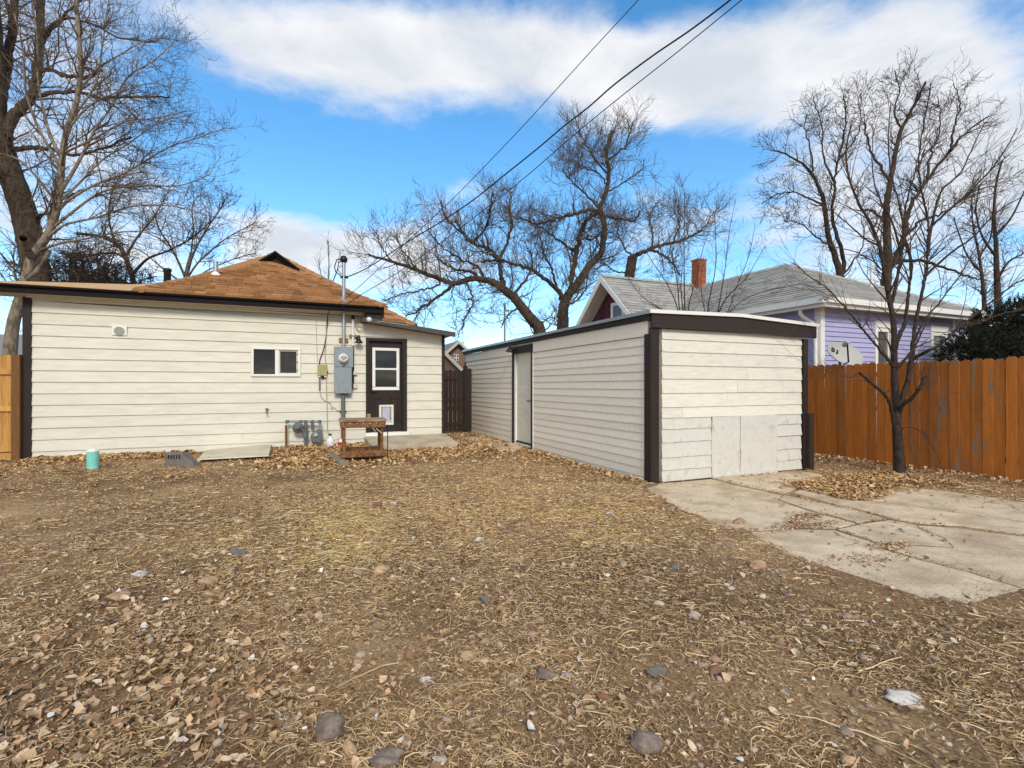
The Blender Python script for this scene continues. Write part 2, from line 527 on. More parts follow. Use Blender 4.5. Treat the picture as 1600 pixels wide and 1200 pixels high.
class MB:
    """Collects polygons in the thing's own coordinates (or world ones) for one mesh object."""

    def __init__(self):
        self.v, self.f, self.sm = [], [], []

    def add(self, vs, fs, sm=False):
        k = len(self.v)
        self.v += [tuple(p) for p in vs]
        self.f += [tuple(i + k for i in f) for f in fs]
        self.sm += [sm] * len(fs)
        return self

    def hexa(self, a):
        """eight corners: bottom ring 0-3, top ring 4-7 (counter-clockwise from above)"""
        return self.add(a, [(3, 2, 1, 0), (4, 5, 6, 7), (0, 1, 5, 4), (1, 2, 6, 5), (2, 3, 7, 6), (3, 0, 4, 7)])

    def box(self, x0, x1, y0, y1, z0, z1, rot=None, bev=0.0):
        c = [(x0, y0, z0), (x1, y0, z0), (x1, y1, z0), (x0, y1, z0), (x0, y0, z1), (x1, y0, z1), (x1, y1, z1), (x0, y1, z1)]
        if rot is not None:
            c = [tuple(rot @ Vector(p)) for p in c]
        return self.hexa(c)

    def prism(self, poly, y0, y1, axis='y'):
        """polygon (a, b) pairs extruded along an axis: y -> (a, t, b); x -> (t, a, b); z -> (a, b, t)"""
        n = len(poly)
        f = {'y': lambda p, t: (p[0], t, p[1]), 'x': lambda p, t: (t, p[0], p[1]), 'z': lambda p, t: (p[0], p[1], t)}[axis]
        vs = [f(p, y0) for p in poly] + [f(p, y1) for p in poly]
        fs = [tuple(range(n)), tuple(range(2 * n - 1, n - 1, -1))]
        fs += [(i, i + n, (i + 1) % n + n, (i + 1) % n) for i in range(n)]
        return self.add(vs, fs)

    def tube(self, pts, r, k=8, sm=True, caps=True):
        pts = [Vector(p) for p in pts]
        n = len(pts)
        rs = r if isinstance(r, (list, tuple, np.ndarray)) else [r] * n
        vs = []
        u = None
        for i, p in enumerate(pts):
            t = (pts[min(i + 1, n - 1)] - pts[max(i - 1, 0)]).normalized()
            if u is None:
                u = t.orthogonal().normalized()
            else:
                u = (u - t * u.dot(t)).normalized()
            w = t.cross(u)
            for j in range(k):
                a = 2 * math.pi * j / k
                vs.append(p + (u * math.cos(a) + w * math.sin(a)) * rs[i])
        fs = []
        for i in range(n - 1):
            for j in range(k):
                a, b = i * k + j, i * k + (j + 1) % k
                fs.append((a, b, b + k, a + k))
        self.add(vs, fs, sm)
        if caps:
            self.add(vs[:k], [tuple(range(k - 1, -1, -1))])
            self.add(vs[-k:], [tuple(range(k))])
        return self

    def lathe(self, c, prof, k=16, axis='z', sm=True):
        """profile of (radius, height) turned about an axis through c"""
        vs = []
        for r, h in prof:
            for j in range(k):
                a = 2 * math.pi * j / k
                x, y = r * math.cos(a), r * math.sin(a)
                vs.append({'z': (c[0] + x, c[1] + y, c[2] + h), 'y': (c[0] + x, c[1] + h, c[2] + y), 'x': (c[0] + h, c[1] + x, c[2] + y)}[axis])
        n = len(prof)
        fs = []
        for i in range(n - 1):
            for j in range(k):
                a, b = i * k + j, i * k + (j + 1) % k
                fs.append((a, b, b + k, a + k))
        self.add(vs, fs, sm)
        self.add(vs[:k], [tuple(range(k - 1, -1, -1))])
        self.add(vs[-k:], [tuple(range(k))])
        return self

    def obj(self, name, m, parent=None, fixn=True):
        me = bpy.data.meshes.new(name)
        me.from_pydata(self.v, [], self.f)
        me.materials.append(m)
        if any(self.sm):
            me.polygons.foreach_set('use_smooth', self.sm)
        if fixn:
            import bmesh
            bm = bmesh.new()
            bm.from_mesh(me)
            bmesh.ops.recalc_face_normals(bm, faces=bm.faces)
            bm.to_mesh(me)
            bm.free()
        me.update()
        o = bpy.data.objects.new(name, me)
        link(o, parent)
        if parent is not None and parent.matrix_parent_inverse is not None:
            pass
        return o


def wobj(mb, name, m, parent, world=True):
    """build from world coordinates under a parent whose own transform is undone"""
    if world and parent is not None:
        # chain of plain translations / z rotations
        M = Matrix.Identity(4)
        chain = []
        p = parent
        while p is not None:
            chain.append(p)
            p = p.parent
        for q in reversed(chain):
            M = M @ (Matrix.Translation(q.location) @ Matrix.Rotation(q.rotation_euler[2], 4, 'Z'))
        inv = M.inverted()
        mb.v = [tuple(inv @ Vector(p)) for p in mb.v]
    return mb.obj(name, m, parent)


def bevel(o, w=0.006, seg=2):
    md = o.modifiers.new('bevel', 'BEVEL')
    md.width = w
    md.segments = seg
    md.limit_method = 'ANGLE'
    return o


def np_mesh(name, V, Fq, m, smooth_=False, parent=None):
    """fast mesh from numpy; Fq (N,3) or (N,4)"""
    me = bpy.data.meshes.new(name)
    V = np.asarray(V, np.float32)
    Fq = np.asarray(Fq, np.int32)
    k = Fq.shape[1]
    me.vertices.add(len(V))
    me.vertices.foreach_set('co', V.ravel())
    me.loops.add(Fq.size)
    me.loops.foreach_set('vertex_index', Fq.ravel())
    me.polygons.add(len(Fq))
    me.polygons.foreach_set('loop_start', np.arange(0, Fq.size, k, dtype=np.int32))
    if smooth_:
        me.polygons.foreach_set('use_smooth', np.ones(len(Fq), bool))
    me.materials.append(m)
    me.update(calc_edges=True)
    me.validate()
    o = bpy.data.objects.new(name, me)
    return link(o, parent)

# ================================================================== GROUND
def dirt_material():
    M = bpy.data.materials.new('dirt_yard')
    M.use_nodes = True
    t = M.node_tree
    L = t.links.new
    b = t.nodes['Principled BSDF']
    b.inputs['Roughness'].default_value = 0.95
    b.inputs['Specular IOR Level'].default_value = 0.1
    tc = nd(t, 'ShaderNodeTexCoord')

    def noise(s, det=6, rough=0.6, stretch=(1, 1, 1)):
        mp = nd(t, 'ShaderNodeMapping')
        mp.inputs['Scale'].default_value = stretch
        L(tc.outputs['Object'], mp.inputs[0])
        n = nd(t, 'ShaderNodeTexNoise')
        n.inputs['Scale'].default_value = s
        n.inputs['Detail'].default_value = det
        n.inputs['Roughness'].default_value = rough
        L(mp.outputs[0], n.inputs['Vector'])
        return n.outputs['Fac']

    def ramp(src, stops):
        cr = nd(t, 'ShaderNodeValToRGB')
        els = cr.color_ramp.elements
        while len(els) < len(stops):
            els.new(.5)
        for e, (p, c) in zip(els, stops):
            e.position = p
            e.color = (*c, 1)
        L(src, cr.inputs[0])
        return cr.outputs[0]
    big = ramp(noise(0.55, 5), [(0.36, (0.19, 0.117, 0.064)), (0.5, (0.34, 0.222, 0.123)), (0.64, (0.53, 0.365, 0.205))])
    fine = ramp(noise(55, 12, 0.85), [(0.33, (0.28, 0.25, 0.21)), (0.5, (0.90, 0.88, 0.84)), (0.66, (1.9, 1.85, 1.72))])
    mx = nd(t, 'ShaderNodeMix', data_type='RGBA', blend_type='MULTIPLY')
    mx.inputs['Factor'].default_value = 1
    L(big, mx.inputs['A'])
    L(fine, mx.inputs['B'])
    vo = nd(t, 'ShaderNodeTexVoronoi')
    vo.inputs['Scale'].default_value = 26
    L(tc.outputs['Object'], vo.inputs['Vector'])
    peb = nd(t, 'ShaderNodeMapRange', interpolation_type='SMOOTHSTEP')
    L(vo.outputs['Distance'], peb.inputs[0])
    peb.inputs[1].default_value = 0.30
    peb.inputs[2].default_value = 0.22
    hs = nd(t, 'ShaderNodeSeparateColor')
    L(vo.outputs['Color'], hs.inputs[0])
    gt = nd(t, 'ShaderNodeMath', operation='GREATER_THAN')
    L(hs.outputs[0], gt.inputs[0])
    gt.inputs[1].default_value = 0.62
    pm = nd(t, 'ShaderNodeMath', operation='MULTIPLY')
    L(peb.outputs[0], pm.inputs[0])
    L(gt.outputs[0], pm.inputs[1])
    pc = ramp(hs.outputs[1], [(0.0, (0.20, 0.135, 0.085)), (0.5, (0.30, 0.22, 0.15)), (1.0, (0.36, 0.30, 0.24))])
    m2 = nd(t, 'ShaderNodeMix', data_type='RGBA')
    L(pm.outputs[0], m2.inputs['Factor'])
    L(mx.outputs['Result'], m2.inputs['A'])
    L(pc, m2.inputs['B'])
    L(m2.outputs['Result'], b.inputs['Base Color'])
    ad = nd(t, 'ShaderNodeMath', operation='ADD')
    L(noise(45, 12, 0.82), ad.inputs[0])
    L(pm.outputs[0], ad.inputs[1])
    bp = nd(t, 'ShaderNodeBump')
    bp.inputs['Strength'].default_value = 0.9
    bp.inputs['Distance'].default_value = 0.02
    L(ad.outputs[0], bp.inputs['Height'])
    L(bp.outputs[0], b.inputs['Normal'])
    return M


DIRT = dirt_material()
PAD_Z = -0.058


def pad(zx, zy, z=PAD_Z):
    p = on_z(960 + zx / 2.5, 720 + zy / 2.5, z)
    return (p[0], p[1])


OUT_PAD = [(180, 85), (725, 38), (850, 58), (1020, 122), (1100, 105), (1250, 110), (1600, 160), (1900, 200), (2060, 350), (2100, 640), (1600, 500), (1480, 545), (1330, 568),
           (1200, 545), (1060, 510), (900, 450), (760, 410), (620, 350), (520, 285), (430, 275), (250, 200), (110, 110)]
OUT_PAD_W = np.array([pad(*p) for p in OUT_PAD])


def in_poly(x, y, poly):
    x = np.asarray(x)
    y = np.asarray(y)
    c = np.zeros(x.shape, bool)
    n = len(poly)
    j = n - 1
    for i in range(n):
        xi, yi = poly[i]
        xj, yj = poly[j]
        hit = ((yi > y) != (yj > y)) & (x < (xj - xi) * (y - yi) / (yj - yi + 1e-12) + xi)
        c ^= hit
        j = i
    return c


def ground_height(x, y):
    z = gz(x, y)
    ins = in_poly(x, y, OUT_PAD_W)
    return np.where(ins, -0.071 + 0.2 * (z - np.round(z, 1)) * 0, z)


def build_ground():
    xs = np.arange(-9.5, 13.01, 0.075)
    ys = np.arange(0.3, 15.6, 0.075)
    X, Y = np.meshgrid(xs, ys)
    Z = ground_height(X, Y)
    e = np.minimum(np.minimum(X - xs[0], xs[-1] - X), np.minimum(Y - ys[0], ys[-1] - Y))
    Z = Z - 0.16 * (1 - smooth(0, 0.5, e))
    nx, ny = len(xs), len(ys)
    V = np.stack([X, Y, Z], -1).reshape(-1, 3)
    i = np.arange(nx * ny).reshape(ny, nx)
    Fq = np.stack([i[:-1, :-1], i[:-1, 1:], i[1:, 1:], i[1:, :-1]], -1).reshape(-1, 4)
    o = np_mesh('ground', V, Fq, DIRT, True)
    tag(o, kind='structure')
    mb = MB()
    R = 900
    mb.add([(-R, -R, -0.2), (R, -R, -0.2), (R, R, -0.2), (-R, R, -0.2)], [(0, 1, 2, 3)])
    tag(mb.obj('terrain', DIRT), kind='structure')


build_ground()

# broken concrete pad in front of the shed
SLABS = [
    [(385, 66), (555, 52), (725, 38), (850, 58), (760, 85), (690, 115), (660, 127), (500, 95)],
    [(640, 149), (662, 134), (830, 168), (950, 193), (1062, 224), (948, 239), (850, 212), (760, 189)],
    [(180, 88), (375, 70), (500, 100), (655, 133), (634, 150), (756, 193), (846, 216), (942, 242), (860, 261), (700, 258), (570, 268), (430, 271), (250, 200), (110, 112)],
    [(703, 123), (764, 88), (853, 61), (1016, 124), (1054, 155), (890, 146)],
    [(1060, 157), (1020, 125), (1100, 105), (1250, 110), (1600, 160), (1900, 200), (1980, 282), (1600, 231), (1360, 201)],
    [(706, 126), (890, 150), (1057, 162), (1360, 206), (1600, 237), (1985, 289), (2040, 345), (1600, 285), (1350, 251), (1180, 240), (1076, 221), (950, 187), (834, 161)],
    [(1074, 230), (1180, 249), (1190, 262), (1285, 300), (1320, 332), (1150, 322), (1085, 344), (1000, 305), (870, 264), (985, 242)],
    [(1184, 249), (1350, 259), (1600, 294), (2050, 352), (2095, 625), (1600, 496), (1560, 481), (1380, 426), (1200, 381), (1089, 347), (1152, 326), (1325, 336), (1289, 297), (1196, 260)],
    [(430, 279), (570, 276), (700, 265), (858, 268), (998, 312), (1078, 353), (1200, 388), (1380, 433), (1560, 489), (1600, 502), (1480, 545), (1330, 568), (1200, 545), (1060, 510),
     (900, 450), (760, 410), (620, 350), (520, 288)],
]
SLAB_LBL = ['small slab piece against the shed wall with clean edges', None, None, None, None, None, None, 'long front slab piece reaching into the dirt']


def build_pad():
    root = empty('concrete_pad', (6.5, 5.0, -0.06), kind='structure')
    rr = random.Random(3)
    for i, poly in enumerate(SLABS):
        w = [pad(*p) for p in poly]
        pts = []
        n = len(w)
        for k in range(n):
            a, b = w[k], w[(k + 1) % n]
            Ln = math.hypot(b[0] - a[0], b[1] - a[1])
            m_ = max(1, int(Ln / 0.11))
            for q in range(m_):
                f = q / m_
                j = 0.010 if q else 0.0
                pts.append((a[0] + (b[0] - a[0]) * f + rr.uniform(-j, j), a[1] + (b[1] - a[1]) * f + rr.uniform(-j, j)))
        z1 = PAD_Z + rr.uniform(-0.006, 0.008)
        mb = MB()
        n = len(pts)
        cx, cy = sum(p[0] for p in pts) / n, sum(p[1] for p in pts) / n
        tx, ty = rr.uniform(-.004, .004), rr.uniform(-.004, .004)
        top = [(x, y, z1 + tx * (x - cx) + ty * (y - cy)) for x, y in pts]
        bot = [(x, y, -0.16) for x, y in pts]
        mb.add(bot + top, [tuple(range(n, 2 * n))] + [(k, (k + 1) % n, (k + 1) % n + n, k + n) for k in range(n)])
        o = wobj(mb, 'slab', CONC, root)
        bevel(o, 0.008, 2)


build_pad()

# ================================================================== HOUSE
YW = 11.46            # face of the rear siding
XL, XR = -4.41, 3.18
WALLTOP = 2.93
house = empty('house', (XL, YW, 0), 'low cream house with lap siding, brown shingle roof and dark brown back door', 'house')


def house_part(mb, name, m, label=None, parent=None):
    o = wobj(mb, name, m, parent or house)
    if label:
        o['label'] = label
    return o


def clap(mb, x0, x1, z0, z1, zt0, zt1, yf=YW, axis='x', tb=0.026, tt=0.004, back=0.10, ztr=None, sgn=1):
    """one lapped board: face leans out towards its lower edge. (zt0, zt1) are the full row's limits"""
    def y(z):
        f = (z - zt0) / max(1e-6, zt1 - zt0)
        return tb + (tt - tb) * f
    z1r = z1 if ztr is None else ztr
    if axis == 'x':      # wall faces -Y
        a = [(x0, yf + back, z0), (x0, yf - y(z0), z0), (x1, yf - y(z0), z0), (x1, yf + back, z0)]
        b = [(x0, yf + back, z1), (x0, yf - y(z1), z1), (x1, yf - y(z1r), z1r), (x1, yf + back, z1r)]
    else:                # wall faces -X, x0..x1 are Y
        a = [(yf + back, x0, z0), (yf - y(z0), x0, z0), (yf - y(z0), x1, z0), (yf + back, x1, z0)]
        b = [(yf + back, x0, z1), (yf - y(z1), x0, z1), (yf - y(z1r), x1, z1r), (yf + back, x1, z1r)]
    return mb.hexa(a + b)


def rows_with_openings(rows, x0, x1, openings, make):
    """call make(xa, xb, za, zb, row) for every piece of board left round the openings"""
    for (z0, z1) in rows:
        cuts = sorted({x0, x1} | {v for o in openings for v in (o[0], o[1]) if o[2] < z1 and o[3] > z0 and x0 < v < x1})
        for a, b in zip(cuts[:-1], cuts[1:]):
            mid = (a + b) / 2
            segs = [(z0, z1)]
            for o in openings:
                if o[0] < mid < o[1]:
                    ns = []
                    for s in segs:
                        if o[2] > s[0]:
                            ns.append((s[0], min(s[1], o[2])))
                        if o[3] < s[1]:
                            ns.append((max(s[0], o[3]), s[1]))
                    segs = [s for s in ns if s[1] - s[0] > 0.012]
            for s in segs:
                make(a, b, s[0], s[1], (z0, z1))


def WX(px):
    return on_y(px, 600, YW)[0]


def WZ(px, py):
    return on_y(px, py, YW)[2]


# openings on the rear wall
DO = (WX(571.5), WX(635.4), 0.0, WZ(603, 529.4))
WO = (WX(393), WX(469), WZ(431, 588), WZ(431, 543.3))


def build_house():
    mb = MB()
    mb.box(XL + 0.03, 1.62, YW + 0.101, YW + 0.28, -0.15, WALLTOP)
    mb.box(1.621, XR - 0.03, YW + 0.101, YW + 0.28, -0.15, 2.42)
    mb.box(XL + 0.03, XL + 0.25, YW + 0.28, 17.0, -0.15, WALLTOP)
    mb.box(XR - 0.25, XR - 0.03, YW + 0.281, 13.0, -0.15, 2.4)
    mb.box(XR - 0.25, XR - 0.03, 13.0, 18.0, -0.15, 2.4)
    house_part(mb, 'wall', CREAM)
    # lap siding, one object per board
    rows = [(-0.06, 0.132)]
    z = 0.132
    while z < 2.9:
        rows.append((z, min(z + 0.2065, 2.92)))
        z += 0.2065
    zt = lambda x: WALLTOP - 0.02 if x < 1.62 else 2.665 - 0.112 * (x - 1.67) + 0.0
    ops = [(DO[0] + .01, DO[1] - .01, -1, DO[3] - .01), (WO[0] + .01, WO[1] - .01, WO[2] + .01, WO[3] - .01)]
    rr = random.Random(5)

    def mk(a, b, za, zb, row):
        spans = [(a, b)]
        if b - a > 9.0 or (row[0] < .2 and b - a > 3):
            c = a + (b - a) * rr.uniform(.35, .65)
            spans = [(a, c - .0015), (c + .0015, b)]
        for (p, q) in spans:
            top0, top1 = min(zb, zt(p)), min(zb, zt(q))
            if max(top0, top1) - za < 0.03:
                continue
            m_ = MB()
            clap(m_, p, q, za, max(za + .004, top0), row[0], row[1], ztr=max(za + .004, top1))
            house_part(m_, 'siding_board', CREAM)
    low = [r for r in rows if r[0] < 2.35]
    rows_with_openings(low, XL + 0.09, 1.62, ops, mk)
    rows_with_openings([r for r in rows if r[0] >= 2.35], XL + 0.09, 1.62, [], mk)
    right = [r for r in low]
    rows_with_openings(right, 1.62, XR - 0.05, ops, mk)
    # tall plain board under the rake
    m_ = MB()
    z0 = right[-1][1]
    clap(m_, 1.62, XR - 0.05, z0, 2.672, z0, z0 + .3, ztr=2.49)
    house_part(m_, 'siding_board', CREAM)
    # bead under the soffit
    m_ = MB().box(XL + 0.02, 1.60, YW - 0.045, YW - 0.0225, 2.86, 2.903)
    house_part(m_, 'bead_trim', CREAM)
    # corner boards
    m_ = MB().box(XL - 0.03, XL + 0.088, YW - 0.04, YW + 0.10, -0.08, 2.87)
    house_part(m_, 'corner_board', BROWN)
    m_ = MB().box(XR - 0.048, XR + 0.02, YW - 0.035, YW + 0.10, 0.0, 2.50)
    house_part(m_, 'corner_board', BROWN)
    # eave: fascia boards in lengths, gutter edge, soffit
    YE = 11.12
    xs = [-6.2, -2.62, 1.74]
    for a, b in zip(xs[:-1], xs[1:]):
        m_ = MB().box(a + .002, b - .002, YE, YE + 0.03, 2.888, 2.985)
        house_part(m_, 'fascia_board', BLACKTRIM)
        prof = [(YE - 0.045, 2.995), (YE - 0.05, 3.018), (YE - 0.04, 3.036), (YE + 0.05, 3.046), (YE + 0.05, 3.034), (YE - 0.002, 2.993)]
        m_ = MB().prism(prof, a + .002, b - .002, 'x')
        house_part(m_, 'drip_edge', BLACKTRIM)
    m_ = MB().box(-6.2, 1.72, YE + 0.032, YW + 0.30, 2.905, 2.93)
    house_part(m_, 'soffit', SOFFIT)
    m_ = MB().box(1.72, 1.75, YE + 0.032, YW + 0.1, 2.82, 3.03)
    m_.box(1.36, 1.72, YE + 0.06, YW - 0.02, 2.70, 2.90)
    house_part(m_, 'eave_end_block', BROWN)
    # low roof at the left
    m_ = MB()
    q = [(-6.2, YE + 0.02, 3.055), (-2.2, YE + 0.02, 3.057), (-2.2, 16.0, 4.12), (-3.4, 16.0, 4.06), (-6.2, 16.0, 3.70)]
    m_.add(q + [(p[0], p[1], p[2] - 0.05) for p in q], [(0, 1, 2, 3, 4), (9, 8, 7, 6, 5), (0, 5, 6, 1), (4, 9, 5, 0), (3, 8, 9, 4)])
    house_part(m_, 'low_roof', TARP)
    house_part(MB().box(-6.2, 1.70, YE + .033, YE + .08, 2.931, 3.044), 'eave_filler', BROWN)
    # lean-to roof over the door with its rake board
    zr = lambda x: 2.742 - 0.118 * (x - 1.67)
    m_ = MB()
    a, b = 1.30, 3.36
    m_.hexa([(a, 11.08, zr(a) - .098), (b, 11.08, zr(b) - .108), (b, 11.115, zr(b) - .108), (a, 11.115, zr(a) - .098),
             (a, 11.08, zr(a)), (b, 11.08, zr(b)), (b, 11.115, zr(b)), (a, 11.115, zr(a))])
    house_part(m_, 'rake_board', GREYFASCIA)
    m_ = MB()
    m_.hexa([(a, 11.117, zr(a) - .06), (b, 11.117, zr(b) - .06), (b, 16, zr(b) - .06), (a, 16, zr(a) - .06),
             (a, 11.117, zr(a) - .004), (b, 11.117, zr(b) - .004), (b, 16, zr(b) - .004), (a, 16, zr(a) - .004)])
    house_part(m_, 'lean_to_roof', SHINGLE)

    # ---- window
    x0, x1, z0, z1 = WO
    w = MB()
    f = 0.042
    w.box(x0, x1, YW - 0.05, YW + 0.06, z0, z0 + f)
    w.box(x0, x1, YW - 0.05, YW + 0.06, z1 - f, z1)
    w.box(x0, x0 + f, YW - 0.05, YW + 0.06, z0 + f, z1 - f)
    w.box(x1 - f, x1, YW - 0.05, YW + 0.06, z0 + f, z1 - f)
    wf = house_part(w, 'window', WHITE)
    bevel(wf, .006)
    xm = x0 + (x1 - x0) * 0.515
    s = MB().box(xm - .035, xm + .035, YW - 0.035, YW + 0.055, z0 + f, z1 - f)
    house_part(s, 'sash', WHITE, None, wf)
    s = MB()
    a, b, c, d = xm + .036, x1 - f, z0 + f, z1 - f
    for q in ((a, b, c, c + .03), (a, b, d - .03, d), (a, a + .025, c + .03, d - .03), (b - .03, b, c + .03, d - .03)):
        s.box(q[0], q[1], YW - 0.012, YW + 0.04, q[2], q[3])
    house_part(s, 'screen_frame', SOFFIT, None, wf)
    s = MB().box(x0 + f, xm - .035, YW + 0.03, YW + 0.04, z0 + f, z1 - f)
    house_part(s, 'pane', GLASS, None, wf)
    s = MB().box(a + .025, b - .03, YW + 0.012, YW + 0.02, c + .03, d - .03)
    house_part(s, 'pane', SCREEN, 'screened right pane', wf)
    s = MB()
    for q in (1, 3, 5):
        s.box(b - .02, b - .005, YW - 0.02, YW - 0.012, c + (d - c) * q / 6 - .02, c + (d - c) * q / 6 + .02)
    house_part(s, 'clips', BLACK, None, wf)
    s = MB()
    t_ = 0.012
    for q in ((x0 - t_, x1 + t_, z1, z1 + t_), (x0 - t_, x1 + t_, z0 - t_, z0), (x0 - t_, x0, z0, z1), (x1, x1 + t_, z0, z1)):
        s.box(q[0], q[1], YW - 0.036, YW + 0.06, q[2], q[3])
    house_part(s, 'casing', CREAM, None, wf)

    # ---- door
    X = WX
    yd = YW + 0.035
    zs = 0.245
    lx0, lx1 = X(576.6), X(628.0)
    zt_ = WZ(603, 533.5)
    dr = MB().box(lx0, lx1, yd, yd + 0.045, zs + .02, zt_)
    door = house_part(dr, 'door', BROWN, 'dark brown half glazed back door')
    c = MB()
    c.box(DO[0], lx0 - .004, YW - 0.045, YW + 0.095, zs - .05, zt_ + .0)
    c.box(lx1 + .004, DO[1], YW - 0.045, YW + 0.095, zs - .05, zt_ + .0)
    c.box(DO[0], DO[1], YW - 0.045, YW + 0.095, zt_ + .002, DO[3] + .01)
    house_part(c, 'door_casing', BROWN)
    c = MB().box(DO[0] - .02, DO[1] + .03, YW - 0.10, YW + 0.095, zs - .065, zs + .012)
    house_part(c, 'door_sill', WHITE)
    gx0, gx1, gz0, gz1 = X(582), X(624), WZ(603, 609.5), WZ(603, 543.5)
    g = MB()
    fr = 0.062
    gm = gz0 + (gz1 - gz0) * .5
    for q in ((gx0, gx1, gz0, gz0 + fr * 1.15), (gx0, gx1, gz1 - fr, gz1), (gx0, gx0 + fr, gz0 + fr, gz1 - fr), (gx1 - fr, gx1, gz0 + fr, gz1 - fr), (gx0 + fr, gx1 - fr, gm - .02, gm + .02)):
        g.box(q[0], q[1], yd - 0.028, yd - .001, q[2], q[3])
    house_part(g, 'window_frame', WHITE, None, door)
    for a, b in ((gz0 + fr, gm - .02), (gm + .02, gz1 - fr)):
        house_part(MB().box(gx0 + fr, gx1 - fr, yd - 0.009, yd - .0015, a, b), 'pane', GLASS, None, door)
    # raised panels
    for pa, pb in ((585.2, 597.5), (609.5, 622)):
        p = MB()
        a, b = X(pa), X(pb)
        c0, c1 = WZ(603, 655), WZ(603, 622)
        for q in ((a, b, c1 - .014, c1), (a, b, c0, c0 + .014), (a, a + .014, c0, c1), (b - .014, b, c0, c1)):
            p.box(q[0], q[1], yd - 0.018, yd - .0005, q[2], q[3])
        p.hexa([(a + .04, yd - .0008, c0 + .04), (a + .04, yd - .0008, c0 + .04), (b - .04, yd - .0008, c0 + .04), (b - .04, yd - .0008, c0 + .04),
                (a + .05, yd - .008, c1 - .05), (a + .05, yd - .008, c1 - .05), (b - .05, yd - .008, c1 - .05), (b - .05, yd - .008, c1 - .05)]) if False else p.box(a + .035, b - .035, yd - .014, yd - .0005, c0 + .035, c1 - .035)
        house_part(p, 'raised_panel', BROWN, None, door)
    # pet flap
    a, b, c0, c1 = X(592.5), X(615), WZ(603, 664), WZ(603, 632.6)
    p = MB()
    fr = .045
    for q in ((a, b, c0, c0 + fr), (a, b, c1 - fr, c1), (a, a + fr, c0 + fr, c1 - fr), (b - fr, b, c0 + fr, c1 - fr)):
        p.box(q[0], q[1], yd - 0.030, yd - .0008, q[2], q[3])
    pf = house_part(p, 'pet_door', CREAM, 'cream framed pet flap', door)
    # handle
    hx, hz = X(581.5), WZ(582, 612)
    h = MB()
    h.lathe((hx, yd, hz), [(.028, -.001), (.028, -.015), (.012, -.018), (.011, -.05)], 12, 'y')
    h.box(hx - .012, hx + .10, yd - .058, yd - .042, hz - .011, hz + .011)
    house_part(MB().lathe((hx, yd, hz + .13), [(.026, -.001), (.026, -.02), (.016, -.024)], 12, 'y'), 'deadbolt', BLACK, None, door)
    house_part(h, 'handle', BLACK, None, door)
    f_ = MB().box(a + fr, b - fr, yd - .012, yd - .004, c0 + fr, c1 - fr)
    house_part(f_, 'pet_flap', FROST, 'frosted pet flap', door)
    gl = MB()
    for i in range(1, 4):
        xx = a + fr + (b - a - 2 * fr) * i / 4
        gl.box(xx - .004, xx + .004, yd - .016, yd - .0125, c0 + fr, c1 - fr)
    for i in range(1, 5):
        zz = c0 + fr + (c1 - c0 - 2 * fr) * i / 5
        gl.box(a + fr, b - fr, yd - .0195, yd - .0165, zz - .004, zz + .004)
    house_part(gl, 'flap_grid', FROST, None, door)


build_house()


# ---- hip roofs with single shingles
def hip_face(A, B, C, name_core, n_gap=0.0):
    """core slab for the triangle A-B-C (A, B on the eave)"""
    A, B, C = Vector(A), Vector(B), Vector(C)
    n = (B - A).cross(C - A).normalized()
    if n.z < 0:
        n = -n
    d = n * 0.03
    mb = MB()
    back = Vector((C.x, C.y + 6.0, C.z))
    mb.add([A, B, C, A - d, B - d, C - d], [(0, 1, 2), (5, 4, 3), (0, 3, 4, 1), (1, 4, 5, 2), (2, 5, 3, 0)])
    house_part(mb, name_core, SHINGLE)
    return n


def lay_shingles(A, B, C, seed, row=0.143, tab=0.33, clip=None):
    A, B, C = Vector(A), Vector(B), Vector(C)
    ex = (B - A).normalized()
    n = (B - A).cross(C - A).normalized()
    if n.z < 0:
        n = -n
    up = n.cross(ex).normalized()
    if up.z < 0:
        up = -up
    H = (C - A).dot(up)
    cx = (C - A).dot(ex)
    W = (B - A).length
    rr = random.Random(seed)
    k = 0
    y = 0.0
    while y < H - .08:
        y1 = min(y + row + .02, H)
        xa, xb = cx * (y / H), W + (cx - W) * (y / H)
        x = xa - rr.uniform(0, tab)
        while x < xb:
            w_ = tab * rr.choice((.55, .8, 1.0, 1.25))
            a, b = max(x, xa), min(x + w_ - .006, xb)
            x += w_
            if b - a < .03:
                continue
            if clip and not clip(A + ex * ((a + b) / 2) + up * y):
                continue
            # top edge limited by the hips
            ta = max(a, cx * (y1 / H))
            tb = min(b, W + (cx - W) * (y1 / H))
            if tb < ta:
                ta = tb = (ta + tb) / 2
            t0 = rr.uniform(.018, .055)
            pts = [A + ex * a + up * y, A + ex * b + up * y, A + ex * tb + up * y1, A + ex * ta + up * y1]
            lo = [p + n * .001 for p in pts]
            hi = [pts[0] + n * t0, pts[1] + n * t0, pts[2] + n * .004, pts[3] + n * .004]
            mb = MB()
            mb.add(lo + hi, [(4, 5, 6, 7), (0, 1, 5, 4), (1, 2, 6, 5), (3, 0, 4, 7)])
            o = wobj(mb, 'shingle', SHINGLE, house)
            k += 1
        y += row
    return k


FA, FB, FC = (-2.72, 11.08, 3.055), (1.74, 11.08, 3.055), (-0.80, 15.7, 4.80)
hip_face(FA, FB, FC, 'rear_hip_roof')
print('shingles', lay_shingles(FA, FB, FC, 3, 0.25, 0.25))
GA, GB, GC = (-4.2, 13.0, 2.9), (2.86, 13.0, 2.9), (-0.67, 16.5, 5.28)
hip_face(GA, GB, GC, 'main_hip_roof')


def front_edge_x(p):
    return p.x > 0.2 and p.x > FB[0] + (FC[0] - FB[0]) * ((p.y - FB[1]) / (FC[1] - FB[1])) - .15


print('shingles', lay_shingles(GA, GB, GC, 4, 0.25, 0.25, front_edge_x))


